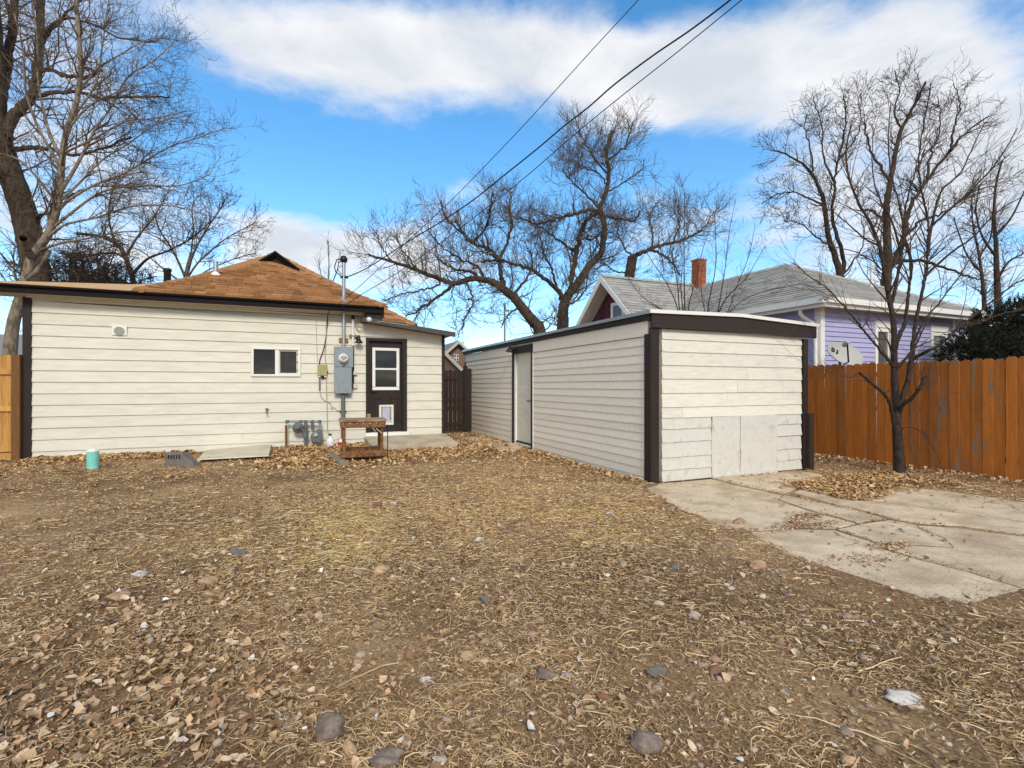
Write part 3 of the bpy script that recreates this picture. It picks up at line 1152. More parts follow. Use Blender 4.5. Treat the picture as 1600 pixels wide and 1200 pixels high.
def hip_caps(A, B, n=16, w=0.15, seed=1):
    A, B = Vector(A), Vector(B)
    rr = random.Random(seed)
    d = (B - A)
    L_ = d.length
    u = d.normalized()
    side = u.cross(Vector((0, 0, 1))).normalized()
    up = side.cross(u).normalized()
    for i in range(n):
        a, b = i / n, (i + 1.25) / n
        b = min(b, 1.0)
        p0, p1 = A + d * a, A + d * b
        mb = MB()
        h0, h1 = .058, .036
        mb.add([p0 - side * w - up * .03, p0 + up * h0, p0 + side * w - up * .03, p1 - side * w - up * .045, p1 + up * h1, p1 + side * w - up * .045,
                p0 - side * w - up * .045, p0 + side * w - up * .045],
               [(0, 1, 4, 3), (1, 2, 5, 4), (0, 6, 7, 2, 1)])
        wobj(mb, 'hip_cap', HIPCAP, house)


hip_caps(FB, FC, 18, .13, 2)
hip_caps(FA, FC, 18, .13, 3)
hip_caps(GB, GC, 16, .13, 4)


def roof_bits():
    # small dark gablet on top of the hips
    c = Vector(P(430, 391.5, 14.2))
    l = Vector(P(390, 415, 14.2))
    r = Vector(P(468, 420, 14.2))
    mb = MB()
    for a, b in ((l, c), (c, r)):
        for (o0, o1, yy) in ((0.0, -.07, 0.0), (-.085, -.13, .06), (-.145, -.18, .12)):
            mb.hexa([(a.x, a.y + yy, a.z + o1), (b.x, b.y + yy, b.z + o1), (b.x, b.y + 2.5, b.z + o1), (a.x, a.y + 2.5, a.z + o1),
                     (a.x, a.y + yy, a.z + o0), (b.x, b.y + yy, b.z + o0), (b.x, b.y + 2.5, b.z + o0), (a.x, a.y + 2.5, a.z + o0)])
    house_part(mb, 'gablet_trim', BLACKTRIM)
    mb = MB().add([(l.x, l.y + .16, l.z - .1), (r.x, r.y + .16, r.z - .1), (c.x, c.y + .16, c.z - .1), (l.x, l.y + 1, l.z - .1), (r.x, r.y + 1, r.z - .1), (c.x, c.y + 1, c.z - .1)],
                  [(0, 1, 2), (3, 5, 4), (0, 3, 4, 1)])
    house_part(mb, 'gablet_face', BROWN)
    # plumbing vent with flashing on the rear hip
    p = Vector(P(337, 450, 11.4))
    n = (Vector(FB) - Vector(FA)).cross(Vector(FC) - Vector(FA)).normalized()
    t = (Vector(FA) - p).dot(n) / n.z
    p = Vector((p.x, p.y, p.z + t))
    mb = MB().lathe(tuple(p), [(.05, -.05), (.05, .32)], 12)
    vp = house_part(mb, 'vent_pipe', GALV)
    mb = MB().lathe(tuple(p), [(.10, -.03), (.095, .03), (.06, .06), (.055, .07)], 14)
    house_part(mb, 'flashing', WHITE, None, vp)
    # black flue on the low roof
    p = Vector(P(261.5, 447, 13.2))
    mb = MB().lathe(tuple(p), [(.085, -.5), (.085, .38), (.10, .39), (.10, .46), (.07, .47)], 14)
    house_part(mb, 'flue', BLACK)


roof_bits()

# ---- concrete step
def build_step():
    mb = MB()
    top = [(1.36, 10.12, .105), (3.12, 10.12, .105), (3.20, YW - .05, .178), (1.36, YW - .05, .178)]
    bot = [(1.36, 10.12, -.05), (3.12, 10.12, -.05), (3.20, YW - .05, -.05), (1.36, YW - .05, -.05)]
    mb.hexa(bot + top)
    o = mb.obj('back_step', STEP)
    bevel(o, .012, 2)
    tag(o, kind='structure')
    # thin paving slab by the shed door
    w = [on_z(*p)[:2] for p in ((722, 700), (742, 694), (800, 692), (818, 697), (806, 704), (733, 706))]
    mb = MB().prism(w, -.05, .012, 'z')
    o = mb.obj('paving_slab', CONC)
    bevel(o, .01, 2)
    tag(o, kind='structure')
    w = [on_z(*p)[:2] for p in ((724, 684), (748, 682), (792, 688), (780, 692.5), (740, 691))]
    mb = MB().prism(w, -.05, .008, 'z')
    o = mb.obj('paving_slab', CONC)
    bevel(o, .01, 2)
    tag(o, kind='structure')


build_step()

# ================================================================== SHED
XS, YS0, YS1, XS1 = 4.53, 5.62, 13.95, 7.70
shed = empty('shed', (XS, YS0, -.05), 'long cream shed with dark brown corner posts and flat roof', 'shed')


def sp(mb, name, m, label=None, parent=None):
    o = wobj(mb, name, m, parent or shed)
    if label:
        o['label'] = label
    return o


def SXZ(px, py):
    p = on_x(px, py, XS)
    return p[1], p[2]


def build_shed():
    mb = MB()
    mb.box(XS + .08, XS1 - .03, YS0 + .08, YS1 - .02, -.1, 2.10)
    sp(mb, 'wall', CREAM_OLD)
    # door limits on the long side
    ya, yb = SXZ(833, 600)[0], SXZ(802, 600)[0]
    rr = random.Random(8)
    rows = []
    z = 2.0
    while z > -.05:
        rows.append((z - .1245, z))
        z -= .1245
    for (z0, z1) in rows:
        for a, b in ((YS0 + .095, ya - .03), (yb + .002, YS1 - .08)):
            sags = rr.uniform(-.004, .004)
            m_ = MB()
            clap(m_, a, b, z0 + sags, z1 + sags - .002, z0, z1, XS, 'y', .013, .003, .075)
            sp(m_, 'siding_board', CREAM_SHADE_LIFT)
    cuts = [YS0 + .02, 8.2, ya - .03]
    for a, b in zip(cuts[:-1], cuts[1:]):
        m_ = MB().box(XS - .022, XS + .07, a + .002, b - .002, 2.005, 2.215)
        sp(m_, 'frieze_board', CREAM_SHADE_LIFT)
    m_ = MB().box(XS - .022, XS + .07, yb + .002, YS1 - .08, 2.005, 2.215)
    sp(m_, 'frieze_board', CREAM_SHADE_LIFT)
    # front face rows
    zr = [-.055, .10, .281, .497, .684, .845, .996, 1.20, 1.40, 1.596, 1.79, 1.967, 2.106]
    fx = lambda px: on_y(px, 600, YS0)[0]
    fxz = lambda zx: fx(980 + zx / 3.75)
    pa, pb = fxz(490), fxz(870)
    x0, x1 = fxz(200), fxz(1018)
    splits = {9: [870], 8: [700], 7: [567, 640, 913], 6: [585], 5: [322], 4: [268, 348, 425, 930], 1: [400, 940, 985], 3: [], 2: [925]}
    for i in range(len(zr) - 1):
        z0, z1 = zr[i], zr[i + 1]
        spans = [(x0, x1)] if i >= 5 else [(x0, pa - .004), (pb + .012, x1 - .01)]
        for (a, b) in spans:
            cs = sorted([a] + [fxz(s) for s in splits.get(i, []) if a + .02 < fxz(s) < b - .02] + [b])
            for c, d in zip(cs[:-1], cs[1:]):
                m_ = MB()
                single = len(cs) > 2
                j = rr.uniform(-.008, .008) if (single and i < 5) else rr.uniform(-.003, .003)
                j2 = rr.uniform(-.008, .008) if (single and i < 5) else rr.uniform(-.003, .003)
                tb = .020 + (rr.uniform(0, .012) if (i < 5 and c > pb) else rr.uniform(0, .003))
                yf = YS0
                a8 = [(c + .0015, yf + .07, z0), (c + .0015, yf - tb, z0 + j), (d - .0015, yf - tb, z0 + j2), (d - .0015, yf + .07, z0),
                      (c + .0015, yf + .07, z1), (c + .0015, yf - .004, z1 + .004), (d - .0015, yf - .004, z1 + .004), (d - .0015, yf + .07, z1)]
                m_.hexa(a8)
                nm = 'siding_board' if not single or i >= 5 else 'siding_shingle'
                sp(m_, nm, CREAM_OLD if i >= 5 else CREAM_PATCH)
    # plywood patch: two sheets meeting in an uneven joint
    m_ = MB()
    xm = fxz(655)
    zt, zb = .842, -.075
    left = [(pa, zb), (xm - .02, zb + .01), (xm - .012, zb + .12), (xm - .004, zb + .3), (xm - .012, zb + .5), (xm - .002, zb + .72), (xm - .012, zt), (pa + .01, zt - .005), (pa - .006, .5)]
    right = [(xm - .012, zb + .01), (pb + .0, zb + .02), (pb - .012, .12), (pb + .006, .3), (pb, zt + .01), (xm - .004, zt), (xm + .006, zb + .72), (xm - .004, zb + .5), (xm + .004, zb + .3), (xm - .004, zb + .12)]
    sp(MB().prism(left, YS0 - .026, YS0 + .06), 'patch_panel', CREAM_PATCH, 'left sheet of the painted plywood patch')
    sp(MB().prism(right, YS0 - .030, YS0 + .06), 'patch_panel', CREAM_PATCH, 'right sheet of the painted plywood patch')
    # crumbling strip at the foot of the patch
    m_ = MB()
    x = pa + .01
    while x < pb - .03:
        w_ = rr.uniform(.04, .12)
        w_ = min(w_, pb - x)
        h = rr.uniform(.03, .075) + .03 * (x - pa) / (pb - pa)
        m_.hexa([(x, YS0 - .045, zb - .01), (x + w_, YS0 - .045, zb - .01), (x + w_, YS0 - .02, zb - .01), (x, YS0 - .02, zb - .01),
                 (x, YS0 - .036, zb + h), (x + w_, YS0 - .036, zb + h + rr.uniform(-.012, .012)), (x + w_, YS0 - .02, zb + h), (x, YS0 - .02, zb + h)])
        x += w_ + .001
    sp(m_, 'flaking_edge', CREAM_PATCH)
    # corner posts
    o = sp(MB().box(XS - .03, XS + .115, YS0 - .055, YS0 - .024, -.09, 2.11).box(XS - .03, XS - .001, YS0 - .023, YS0 + .09, -.05, 2.03), 'corner_post', BROWN)
    o = sp(MB().box(x1 + .006, x1 + .105, YS0 - .05, YS0 + .05, -.09, 2.07), 'corner_post', BROWN)
    o = sp(MB().box(x1 + .05, x1 + .15, YS0 - .12, YS0 - .052, -.09, .85), 'corner_post', BROWN_WORN, 'short worn stub post')
    o = sp(MB().box(XS - .03, XS - .001, YS1 - .079, YS1, -.02, 2.0), 'corner_post', BROWN)
    # fascia: front beam follows the low ridge
    xr = fx(1150.7)
    xe = fx(1268)
    zf = lambda x: 2.318 + (.034 * (x - XS) / (xr - XS) if x < xr else .034 - .068 * (x - xr) / (xe - xr))
    pts = [XS - .035, xr, xe]
    fr = [(x, zf(x)) for x in pts] + [(xe, 2.085), (xr, 2.115), (XS - .035, 2.112)]
    sp(MB().prism(fr, YS0 - .09, YS0 - .058), 'fascia_beam', BROWN_WORN)
    cuts = [YS0 - .057, 9.0, YS1 + .05]
    for a, b in zip(cuts[:-1], cuts[1:]):
        sp(MB().box(XS - .055, XS - .024, a + .002, b - .002, 2.218, 2.318), 'fascia_board', BROWN)
    # roof deck and bright drip edge
    ys = (YS0 - .11, YS1 + .07)
    rp = [(x, zf(x) + .003) for x in (XS - .07, xr, xe + .02)] + [(x, zf(x) + .03) for x in (xe + .02, xr, XS - .07)]
    sp(MB().prism(rp, ys[0] + .012, ys[1]), 'roof', GALV)
    dp = [(x, zf(x) - .012) for x in (XS - .085, xr, xe + .03)] + [(x, zf(x) + .038) for x in (xe + .03, xr, XS - .085)]
    sp(MB().prism(dp, ys[0] - .01, ys[0] + .010), 'drip_edge', WHITE)
    sp(MB().box(XS - .088, XS - .072, ys[0] + .012, ys[1], 2.300, 2.350), 'drip_edge', GALV)
    # door on the long side
    zb_, zt_ = .0, SXZ(816, 551.5)[1]
    d = sp(MB().box(XS + .035, XS + .07, ya + .10, yb - .13, zb_ + .07, zt_), 'door', CREAM, 'plain cream door without glass')
    sp(MB().box(XS - .035, XS + .072, yb - .06, yb, -.03, zt_ + .0), 'door_casing', BROWN)
    sp(MB().box(XS - .035, XS + .072, ya, ya + .05, -.05, zt_ + .0), 'door_casing', BROWN)
    sp(MB().box(XS - .005, XS + .07, yb - .128, yb - .062, -.0, zt_ - .002), 'door_jamb', WHITE)
    sp(MB().box(XS + .01, XS + .07, ya + .052, ya + .098, -.0, zt_ - .002), 'door_jamb', CREAM)
    sp(MB().box(XS - .02, XS + .07, ya - .028, ya - .002, -.05, 2.0), 'casing_strip', WHITE)
    sp(MB().box(XS - .05, XS + .074, ya - .0, yb + .03, zt_ + .002, zt_ + .16), 'door_header', BROWN)
    sp(MB().box(XS - .018, XS + .074, ya - .026, yb, zt_ + .162, 2.216), 'frieze_board', CREAM_OLD)
    sp(MB().box(XS - .01, XS + .033, ya + .098, yb - .13, -.01, .03), 'door_sill', WHITE)
    sp(MB().box(XS + .01, XS + .033, ya + .10, yb - .131, .034, .068), 'threshold', BROWN)
    h = MB().lathe((XS + .034, ya + .15, .98), [(.022, 0), (.022, -.01), (.01, -.014), (.01, -.05)], 10, 'x')
    h.box(XS - .03, XS - .014, ya + .14, ya + .26, .97, .99)
    sp(h, 'handle', BLACK, None, d)


build_shed()

# ================================================================== FENCES AND GATE
def board_shape(w, h, ear=0.035):
    return [(0, 0), (w, 0), (w, h - ear), (w - ear, h), (ear, h), (0, h - ear)]


def orange_fence():
    XF = 9.55
    f = empty('fence', (XF, 4.0, -.09), 'orange stained board fence with worn grey patches behind the yard tree', 'fence')
    rr = random.Random(21)
    y = 9.6
    i = 0
    while y > 1.6:
        w = rr.uniform(.132, .144)
        h = 1.80 + rr.uniform(-.018, .018)
        gap = rr.choice((.004, .006, .006, .008, .014))
        lean = rr.uniform(-.012, .012)
        th = .018
        pts = board_shape(w - gap, h, .03)
        mb = MB()
        n = len(pts)
        dx = rr.uniform(-.004, .004)
        vs = [(XF + dx + lean * (p[1] / h), y - p[0], -.09 + p[1]) for p in pts] + [(XF + dx + th + lean * (p[1] / h), y - p[0], -.09 + p[1]) for p in pts]
        mb.add(vs, [tuple(range(n)), tuple(range(2 * n - 1, n - 1, -1))] + [(k, k + n, (k + 1) % n + n, (k + 1) % n) for k in range(n)])
        worn = (5.2 > y > 2.0 and rr.random() < .40) or rr.random() < .06
        wobj(mb, 'board', ORANGE_WORN if worn else ORANGE, f)
        y -= w
    for z in (.25, .95, 1.55):
        wobj(MB().box(XF + .030, XF + .07, 1.6, 9.6, z - .09, z), 'rail', ORANGE, f)
    for yy in (2.4, 4.8, 7.2, 9.5):
        wobj(MB().box(XF + .072, XF + .165, yy, yy + .09, -.15, 1.65), 'post', ORANGE, f)


orange_fence()


def cedar_fence():
    Y = YW - .10
    f = empty('fence', (-4.55, Y, 0), 'new yellow cedar fence with a dark brown post beside the house corner', 'fence')
    wobj(MB().box(-4.56, -4.445, Y - .02, Y + .09, -.05, 1.845), 'post', CEDARPOST, f)
    x = -4.565
    rr = random.Random(4)
    while x > -6.6:
        w = .142
        h = 1.84 + rr.uniform(-.006, .006)
        p = [(x - q[0], q[1] - .0) for q in board_shape(w - .004, h, .028)]
        wobj(MB().prism(p, Y + .045, Y + .063), 'board', CEDAR, f)
        x -= w
    for z in (1.50, .86, .16):
        wobj(MB().box(-6.6, -4.563, Y + .006, Y + .043, z - .0, z + .09), 'rail', CEDAR, f)


cedar_fence()


def gate():
    Y = 13.3
    g = empty('gate', (3.9, Y, 0), 'dark brown board gate between the house and the shed', 'gate')
    x = XR + .03
    rr = random.Random(9)
    while x < 4.22:
        w = .125
        p = [(x + q[0], q[1] + .04) for q in board_shape(w - rr.choice((.006, .010, .016)), 1.70 + rr.uniform(-.01, .01), .03)]
        wobj(MB().prism(p, Y, Y + .018), 'board', BROWN, g)
        x += w
    for z in (.25, .92, 1.52):
        wobj(MB().box(XR + .03, 4.2, Y - .038, Y - .002, z - .045, z + .045), 'rail', BROWN, g)
    wobj(MB().box(4.10, 4.19, Y - .036, Y - .002, .295, .875), 'stile', BROWN, g)
    wobj(MB().box(4.10, 4.19, Y - .036, Y - .002, .965, 1.475), 'stile', BROWN, g)
    wobj(MB().box(4.27, 4.37, Y - .05, Y + .05, -.05, 1.86), 'post', BROWN, g)
    p = [(4.38 + q[0], q[1] + .03) for q in board_shape(.12, 1.76, .03)]
    wobj(MB().prism(p, Y, Y + .018), 'board', BROWN, g)


gate()

# ================================================================== NEIGHBOURS
def lilac_house():
    X0, Y0, X1, Y1 = 11.0, 7.65, 17.0, 17.5
    EZ = 3.15
    h = empty('house', (X0, Y0, 0), 'lilac house with grey hip roof and white trim beyond the orange fence', 'house')
    q = lambda mb, n, m, l=None, p=None: (wobj(mb, n, m, p or h), l)[0]
    q(MB().box(X0 + .03, X1 - .03, Y0 + .08, Y1, -.2, EZ), 'wall', LILAC)
    # windows on the lit side
    wins = []
    for (pa, pb, pt) in ((1365.5, 1392.5, 501), (1452.5, 1478, 508.5)):
        a, b = on_y(pa, 500, Y0)[0], on_y(pb, 500, Y0)[0]
        zt = on_y(pa, pt, Y0)[2]
        wins.append((a, b, 1.55, zt))
    z = 1.0
    rows = []
    while z < EZ - .12:
        rows.append((z, z + .112))
        z += .112
    ops = [(a + .01, b - .01, c, d - .01) for a, b, c, d in wins]

    def mk(a, b, za, zb, row):
        m_ = MB()
        clap(m_, a, b, za, zb, row[0], row[1], Y0, 'x', .030, .003, .07)
        q(m_, 'siding_board', LILAC)
    rows_with_openings(rows, X0 + .12, X1 - .1, ops, mk)
    for (z0, z1) in rows[6:]:
        m_ = MB()
        clap(m_, Y0 + .12, Y0 + 2.6, z0, z1, z0, z1, X0, 'y', .016, .004, .06)
        q(m_, 'siding_board', LILAC)
    q(MB().box(X0 - .03, X0 + .115, Y0 - .03, Y0 + .07, .5, EZ - .02), 'corner_board', WHITE)
    q(MB().box(X0 - .03, X0 + .02, Y0 + .072, Y0 + .115, .5, EZ - .02), 'corner_board', WHITE)
    q(MB().box(X1 - .10, X1 + .03, Y0 - .03, Y0 + .07, .5, EZ - .02), 'corner_board', WHITE)
    xx = on_y(1489, 520, Y0)[0]
    q(MB().box(xx - .06, xx + .06, Y0 - .03, Y0 + .01, .5, EZ - .02), 'trim_board', WHITE)
    for (a, b, c, d) in wins:
        w = MB()
        f = .10
        w.box(a, a + f, Y0 - .04, Y0 + .07, c, d - .16)
        w.box(b - f, b, Y0 - .04, Y0 + .07, c, d - .16)
        w.box(a - .02, b + .02, Y0 - .05, Y0 + .07, d - .159, d)
        w.box(a + f, b - f, Y0 - .02, Y0 + .07, d - .26, d - .16)
        w.box(a - .03, b + .03, Y0 - .06, Y0 + .07, c - .06, c)
        wf = q(w, 'window', WHITE)
        q(MB().box(a + f, b - f, Y0 + .03, Y0 + .04, c, d - .26), 'pane', CURTAIN, None, wf)
        s = MB().box(a + f, a + f + .03, Y0 + .0, Y0 + .029, c, d - .26).box(b - f - .03, b - f, Y0 + .0, Y0 + .029, c, d - .26)
        q(s, 'sash', WHITE, None, wf)
    # eaves and gutters
    o = .38
    q(MB().box(X0 - o, X1 + o, Y0 - o - .09, Y0 - o, EZ - .02, EZ + .10).box(X0 - o, X1 + o, Y0 - o, Y0 - o + .03, EZ - .10, EZ + .08), 'gutter', WHITE)
    q(MB().box(X0 - o - .09, X0 - o, Y0 - o, Y0 + 5.5, EZ - .02, EZ + .10).box(X0 - o, X0 - o + .03, Y0 - o + .031, Y0 + 5.5, EZ - .10, EZ + .08), 'gutter', WHITE)
    q(MB().box(X0 - o + .031, X1 + o, Y0 - o + .031, Y0 + .1, EZ - .06, EZ - .03).box(X0 - o + .031, X0 + .1, Y0 + .101, Y1, EZ - .06, EZ - .03), 'soffit', SOFFIT)
    dp = [(X0 - .40, Y0 - .25, EZ - .02), (X0 - .40, Y0 - .25, EZ - .14), (X0 - .36, Y0 - .22, EZ - .22), (X0 - .15, Y0 - .12, EZ - .36), (X0 - .09, Y0 - .08, EZ - .46), (X0 - .085, Y0 - .07, .3)]
    dp = [(X0 - .33, Y0 + .25, EZ - .05), (X0 - .33, Y0 + .25, EZ - .18), (X0 - .28, Y0 + .22, EZ - .26), (X0 - .14, Y0 + .10, EZ - .40), (X0 - .085, Y0 + .06, EZ - .50), (X0 - .085, Y0 + .06, .3)]
    q(MB().tube(dp, .045, 8), 'downpipe', WHITE)
    # roofs laid in courses
    AP, XC, YA, YB = 5.0, 13.75, Y0 + 3.0, Y1 + 3
    e = EZ + .09
    a0, a1 = X0 - o - .05, X1 + o + .05
    y0 = Y0 - o - .05

    def plane(pts, name, course=.16, tabs=True, seed=1):
        """planar polygon, first edge = eave; covered by stepped courses cut into tabs"""
        pts = [Vector(p) for p in pts]
        A, B = pts[0], pts[1]
        ex = (B - A).normalized()
        n = None
        for c in pts[2:]:
            n = (B - A).cross(c - A)
        n.normalize()
        if n.z < 0:
            n = -n
        up = n.cross(ex).normalized()
        if up.z < 0:
            up = -up
        loc = [((p - A).dot(ex), (p - A).dot(up)) for p in pts]
        H = max(l[1] for l in loc)
        mb = MB()
        k = len(pts)
        mb.add([p - n * .05 for p in pts] + [p - n * .0 for p in pts], [tuple(range(k)), tuple(range(2 * k - 1, k - 1, -1))] + [(i, (i + 1) % k, (i + 1) % k + k, i + k) for i in range(k)])

        def span(v):
            xs = []
            for i in range(k):
                (xa, ya), (xb, yb) = loc[i], loc[(i + 1) % k]
                if (ya - v) * (yb - v) <= 0 and abs(ya - yb) > 1e-6:
                    xs.append(xa + (xb - xa) * (v - ya) / (yb - ya))
            return (min(xs), max(xs)) if len(xs) > 1 else None
        rr = random.Random(seed)
        tb = MB()
        v = 0.0
        while v < H - .05:
            s0, s1 = span(v + .002), span(min(v + course + .02, H - .002))
            if s0 and s1:
                x = s0[0] - rr.uniform(0, .4)
                while x < s0[1]:
                    w_ = rr.uniform(.25, .6)
                    a, b = max(x, s0[0]), min(x + w_ - .008, s0[1])
                    x += w_
                    if b - a < .05:
                        continue
                    ta, tb_ = max(a, s1[0]), min(b, s1[1])
                    if tb_ < ta:
                        ta = tb_ = (ta + tb_) / 2
                    t0 = rr.uniform(.014, .03)
                    p = [A + ex * a + up * v, A + ex * b + up * v, A + ex * tb_ + up * min(v + course + .02, H), A + ex * ta + up * min(v + course + .02, H)]
                    tb.add([p[0] + n * .002, p[1] + n * .002, p[0] + n * t0, p[1] + n * t0, p[2] + n * .004, p[3] + n * .004], [(2, 3, 5, 4) if False else (2, 3, 4, 5), (0, 1, 3, 2), (0, 2, 5), (1, 4, 3)])
            v += course
        r = q(mb, name, SHINGLE_GREY)
        s = wobj(tb, 'shingles', SHINGLE_GREY, r)
        s['kind'] = 'stuff'
        return r
    # hip facing the yard, west slope, east slope
    ap = (XC, YA, AP)
    apb = (XC, YB, AP)
    plane([(a0, y0, e), (a1, y0, e), ap], 'hip_roof', seed=3)
    plane([(a0, YB, e), (a0, y0, e), ap, apb], 'hip_roof', seed=4)
    plane([(a1, y0, e), (a1, YB, e), apb, ap], 'hip_roof', seed=5)

    def caps(A, B, n, w=.13):
        A, B = Vector(A), Vector(B)
        d = B - A
        u = d.normalized()
        s = u.cross(Vector((0, 0, 1))).normalized()
        upv = s.cross(u)
        for i in range(n):
            p0, p1 = A + d * (i / n), A + d * min(1, (i + 1.2) / n)
            mb = MB().add([p0 - s * w - upv * .05, p0 + upv * .06, p0 + s * w - upv * .05, p1 - s * w - upv * .06, p1 + upv * .04, p1 + s * w - upv * .06], [(0, 1, 4, 3), (1, 2, 5, 4), (0, 2, 1)])
            wobj(mb, 'hip_cap', SHINGLE_GREY, h)
    caps((a0, y0, e), ap, 14)
    caps((a1, y0, e), ap, 14)
    caps(ap, apb, 16)
    # gable wing
    GX, gy, gz_, hw = 9.75, 14.35, 5.06, 2.05
    ez2 = 3.2
    plane([(GX - .25, gy - hw, ez2), (XC, gy - hw, ez2), (XC, gy, gz_), (GX - .25, gy, gz_)], 'gable_roof', seed=6)
    plane([(XC, gy + hw, ez2), (GX - .25, gy + hw, ez2), (GX - .25, gy, gz_), (XC, gy, gz_)], 'gable_roof', seed=7)
    caps((GX - .25, gy, gz_), (XC, gy, gz_), 12)
    # gable wall of small cut shingles, joined: too small to pick apart
    mb = MB()
    rr = random.Random(6)
    z = 2.6
    while z < gz_ - .2:
        half = (hw - .05) * min(1, (gz_ - z - .22) / (gz_ - ez2))
        y = gy - half
        while y < gy + half:
            hh = .14
            mb.add([(GX + .288, y + .004, z), (GX + .28, y + .045, z - .03), (GX + .288, y + .086, z), (GX + .30, y + .086, z + hh), (GX + .30, y + .004, z + hh)], [(0, 1, 2, 3, 4)])
            y += .09
        z += .12
    g = wobj(mb, 'gable_shingles', MAROON, h)
    g['kind'] = 'stuff'
    wobj(MB().prism([(gy - hw + .05, 2.0), (gy + hw - .05, 2.0), (gy + hw - .05, ez2), (gy, gz_ - .06), (gy - hw + .05, ez2)], GX + .302, GX + .5, 'x'), 'gable_wall', MAROON, h)
    # barge boards
    for s in (-1, 1):
        A = Vector((GX - .28, gy + s * (hw + .15), ez2 - .17))
        B = Vector((GX - .28, gy, gz_ - .0))
        mb = MB().hexa([(A.x, A.y, A.z - .2), (A.x + .04, A.y, A.z - .2), (B.x + .04, B.y, B.z - .22), (B.x, B.y, B.z - .22), (A.x, A.y, A.z), (A.x + .04, A.y, A.z), (B.x + .04, B.y, B.z), (B.x, B.y, B.z)])
        wobj(mb, 'barge_board', WHITE, h)
        mb = MB().hexa([(GX - .24, A.y, A.z - .06), (GX + .299, A.y, A.z - .06), (GX + .299, B.y, B.z - .1), (GX - .24, B.y, B.z - .1), (GX - .24, A.y, A.z - .04), (GX + .299, A.y, A.z - .04), (GX + .299, B.y, B.z - .08), (GX - .24, B.y, B.z - .08)])
        wobj(mb, 'barge_soffit', SOFFIT, h)
    ya, yb = on_x(966, 490, GX)[1], on_x(947, 490, GX)[1]
    w = MB()
    zt = on_x(956, 471, GX)[2]
    for b in ((ya - .03, ya + .1, 2.9, zt), (yb - .1, yb + .03, 2.9, zt), (ya + .1, yb - .1, zt - .12, zt)):
        w.box(GX + .21, GX + .275, b[0], b[1], b[2], b[3])
    wf = wobj(w, 'window', WHITE, h)
    wobj(MB().box(GX + .24, GX + .26, ya + .1, yb - .1, 2.9, zt - .12), 'pane', CURTAIN, wf)
    # chimney of single bricks over a mortar core
    c = P(1091, 440, 18.7)
    cx, cy, ct = 13.7, 14.2, P(1091, 411, 18.75)[2]
    ch = wobj(MB().box(cx - .17, cx + .17, cy - .17, cy + .17, 4.7, ct - .02), 'chimney', MORTAR, h)
    z = 4.72
    k = 0
    while z < ct - .05:
        off = .125 if k % 2 else 0
        for i in range(2):
            a = cx - .255 + i * .255 + (0 if k % 2 else 0)
            spans = [(cx - .18, cx - .005), (cx + .005, cx + .18)] if k % 2 == 0 else [(cx - .18, cx - .095), (cx - .085, cx + .085), (cx + .095, cx + .18)]
            if i:
                continue
            for (x0_, x1_) in spans:
                wobj(MB().box(x0_, x1_, cy - .182, cy - .1705, z, z + .085), 'brick', BRICK, ch)
            for (x0_, x1_) in spans:
                wobj(MB().box(cx - .182, cx - .1705, cy + (x0_ - cx) + .004, cy + (x1_ - cx), z, z + .085), 'brick', BRICK, ch)
        z += .098
        k += 1
    wobj(MB().box(cx - .20, cx + .20, cy - .20, cy + .20, ct - .02, ct + .05), 'chimney_cap', BRICK, ch)
    p = P(1362, 452, 14.0)
    wobj(MB().tube([(p[0], p[1], p[2] - .6), (p[0], p[1], P(1362, 409, 14.0)[2])], .045, 8), 'vent_pipe', WHITE, h)


lilac_house()


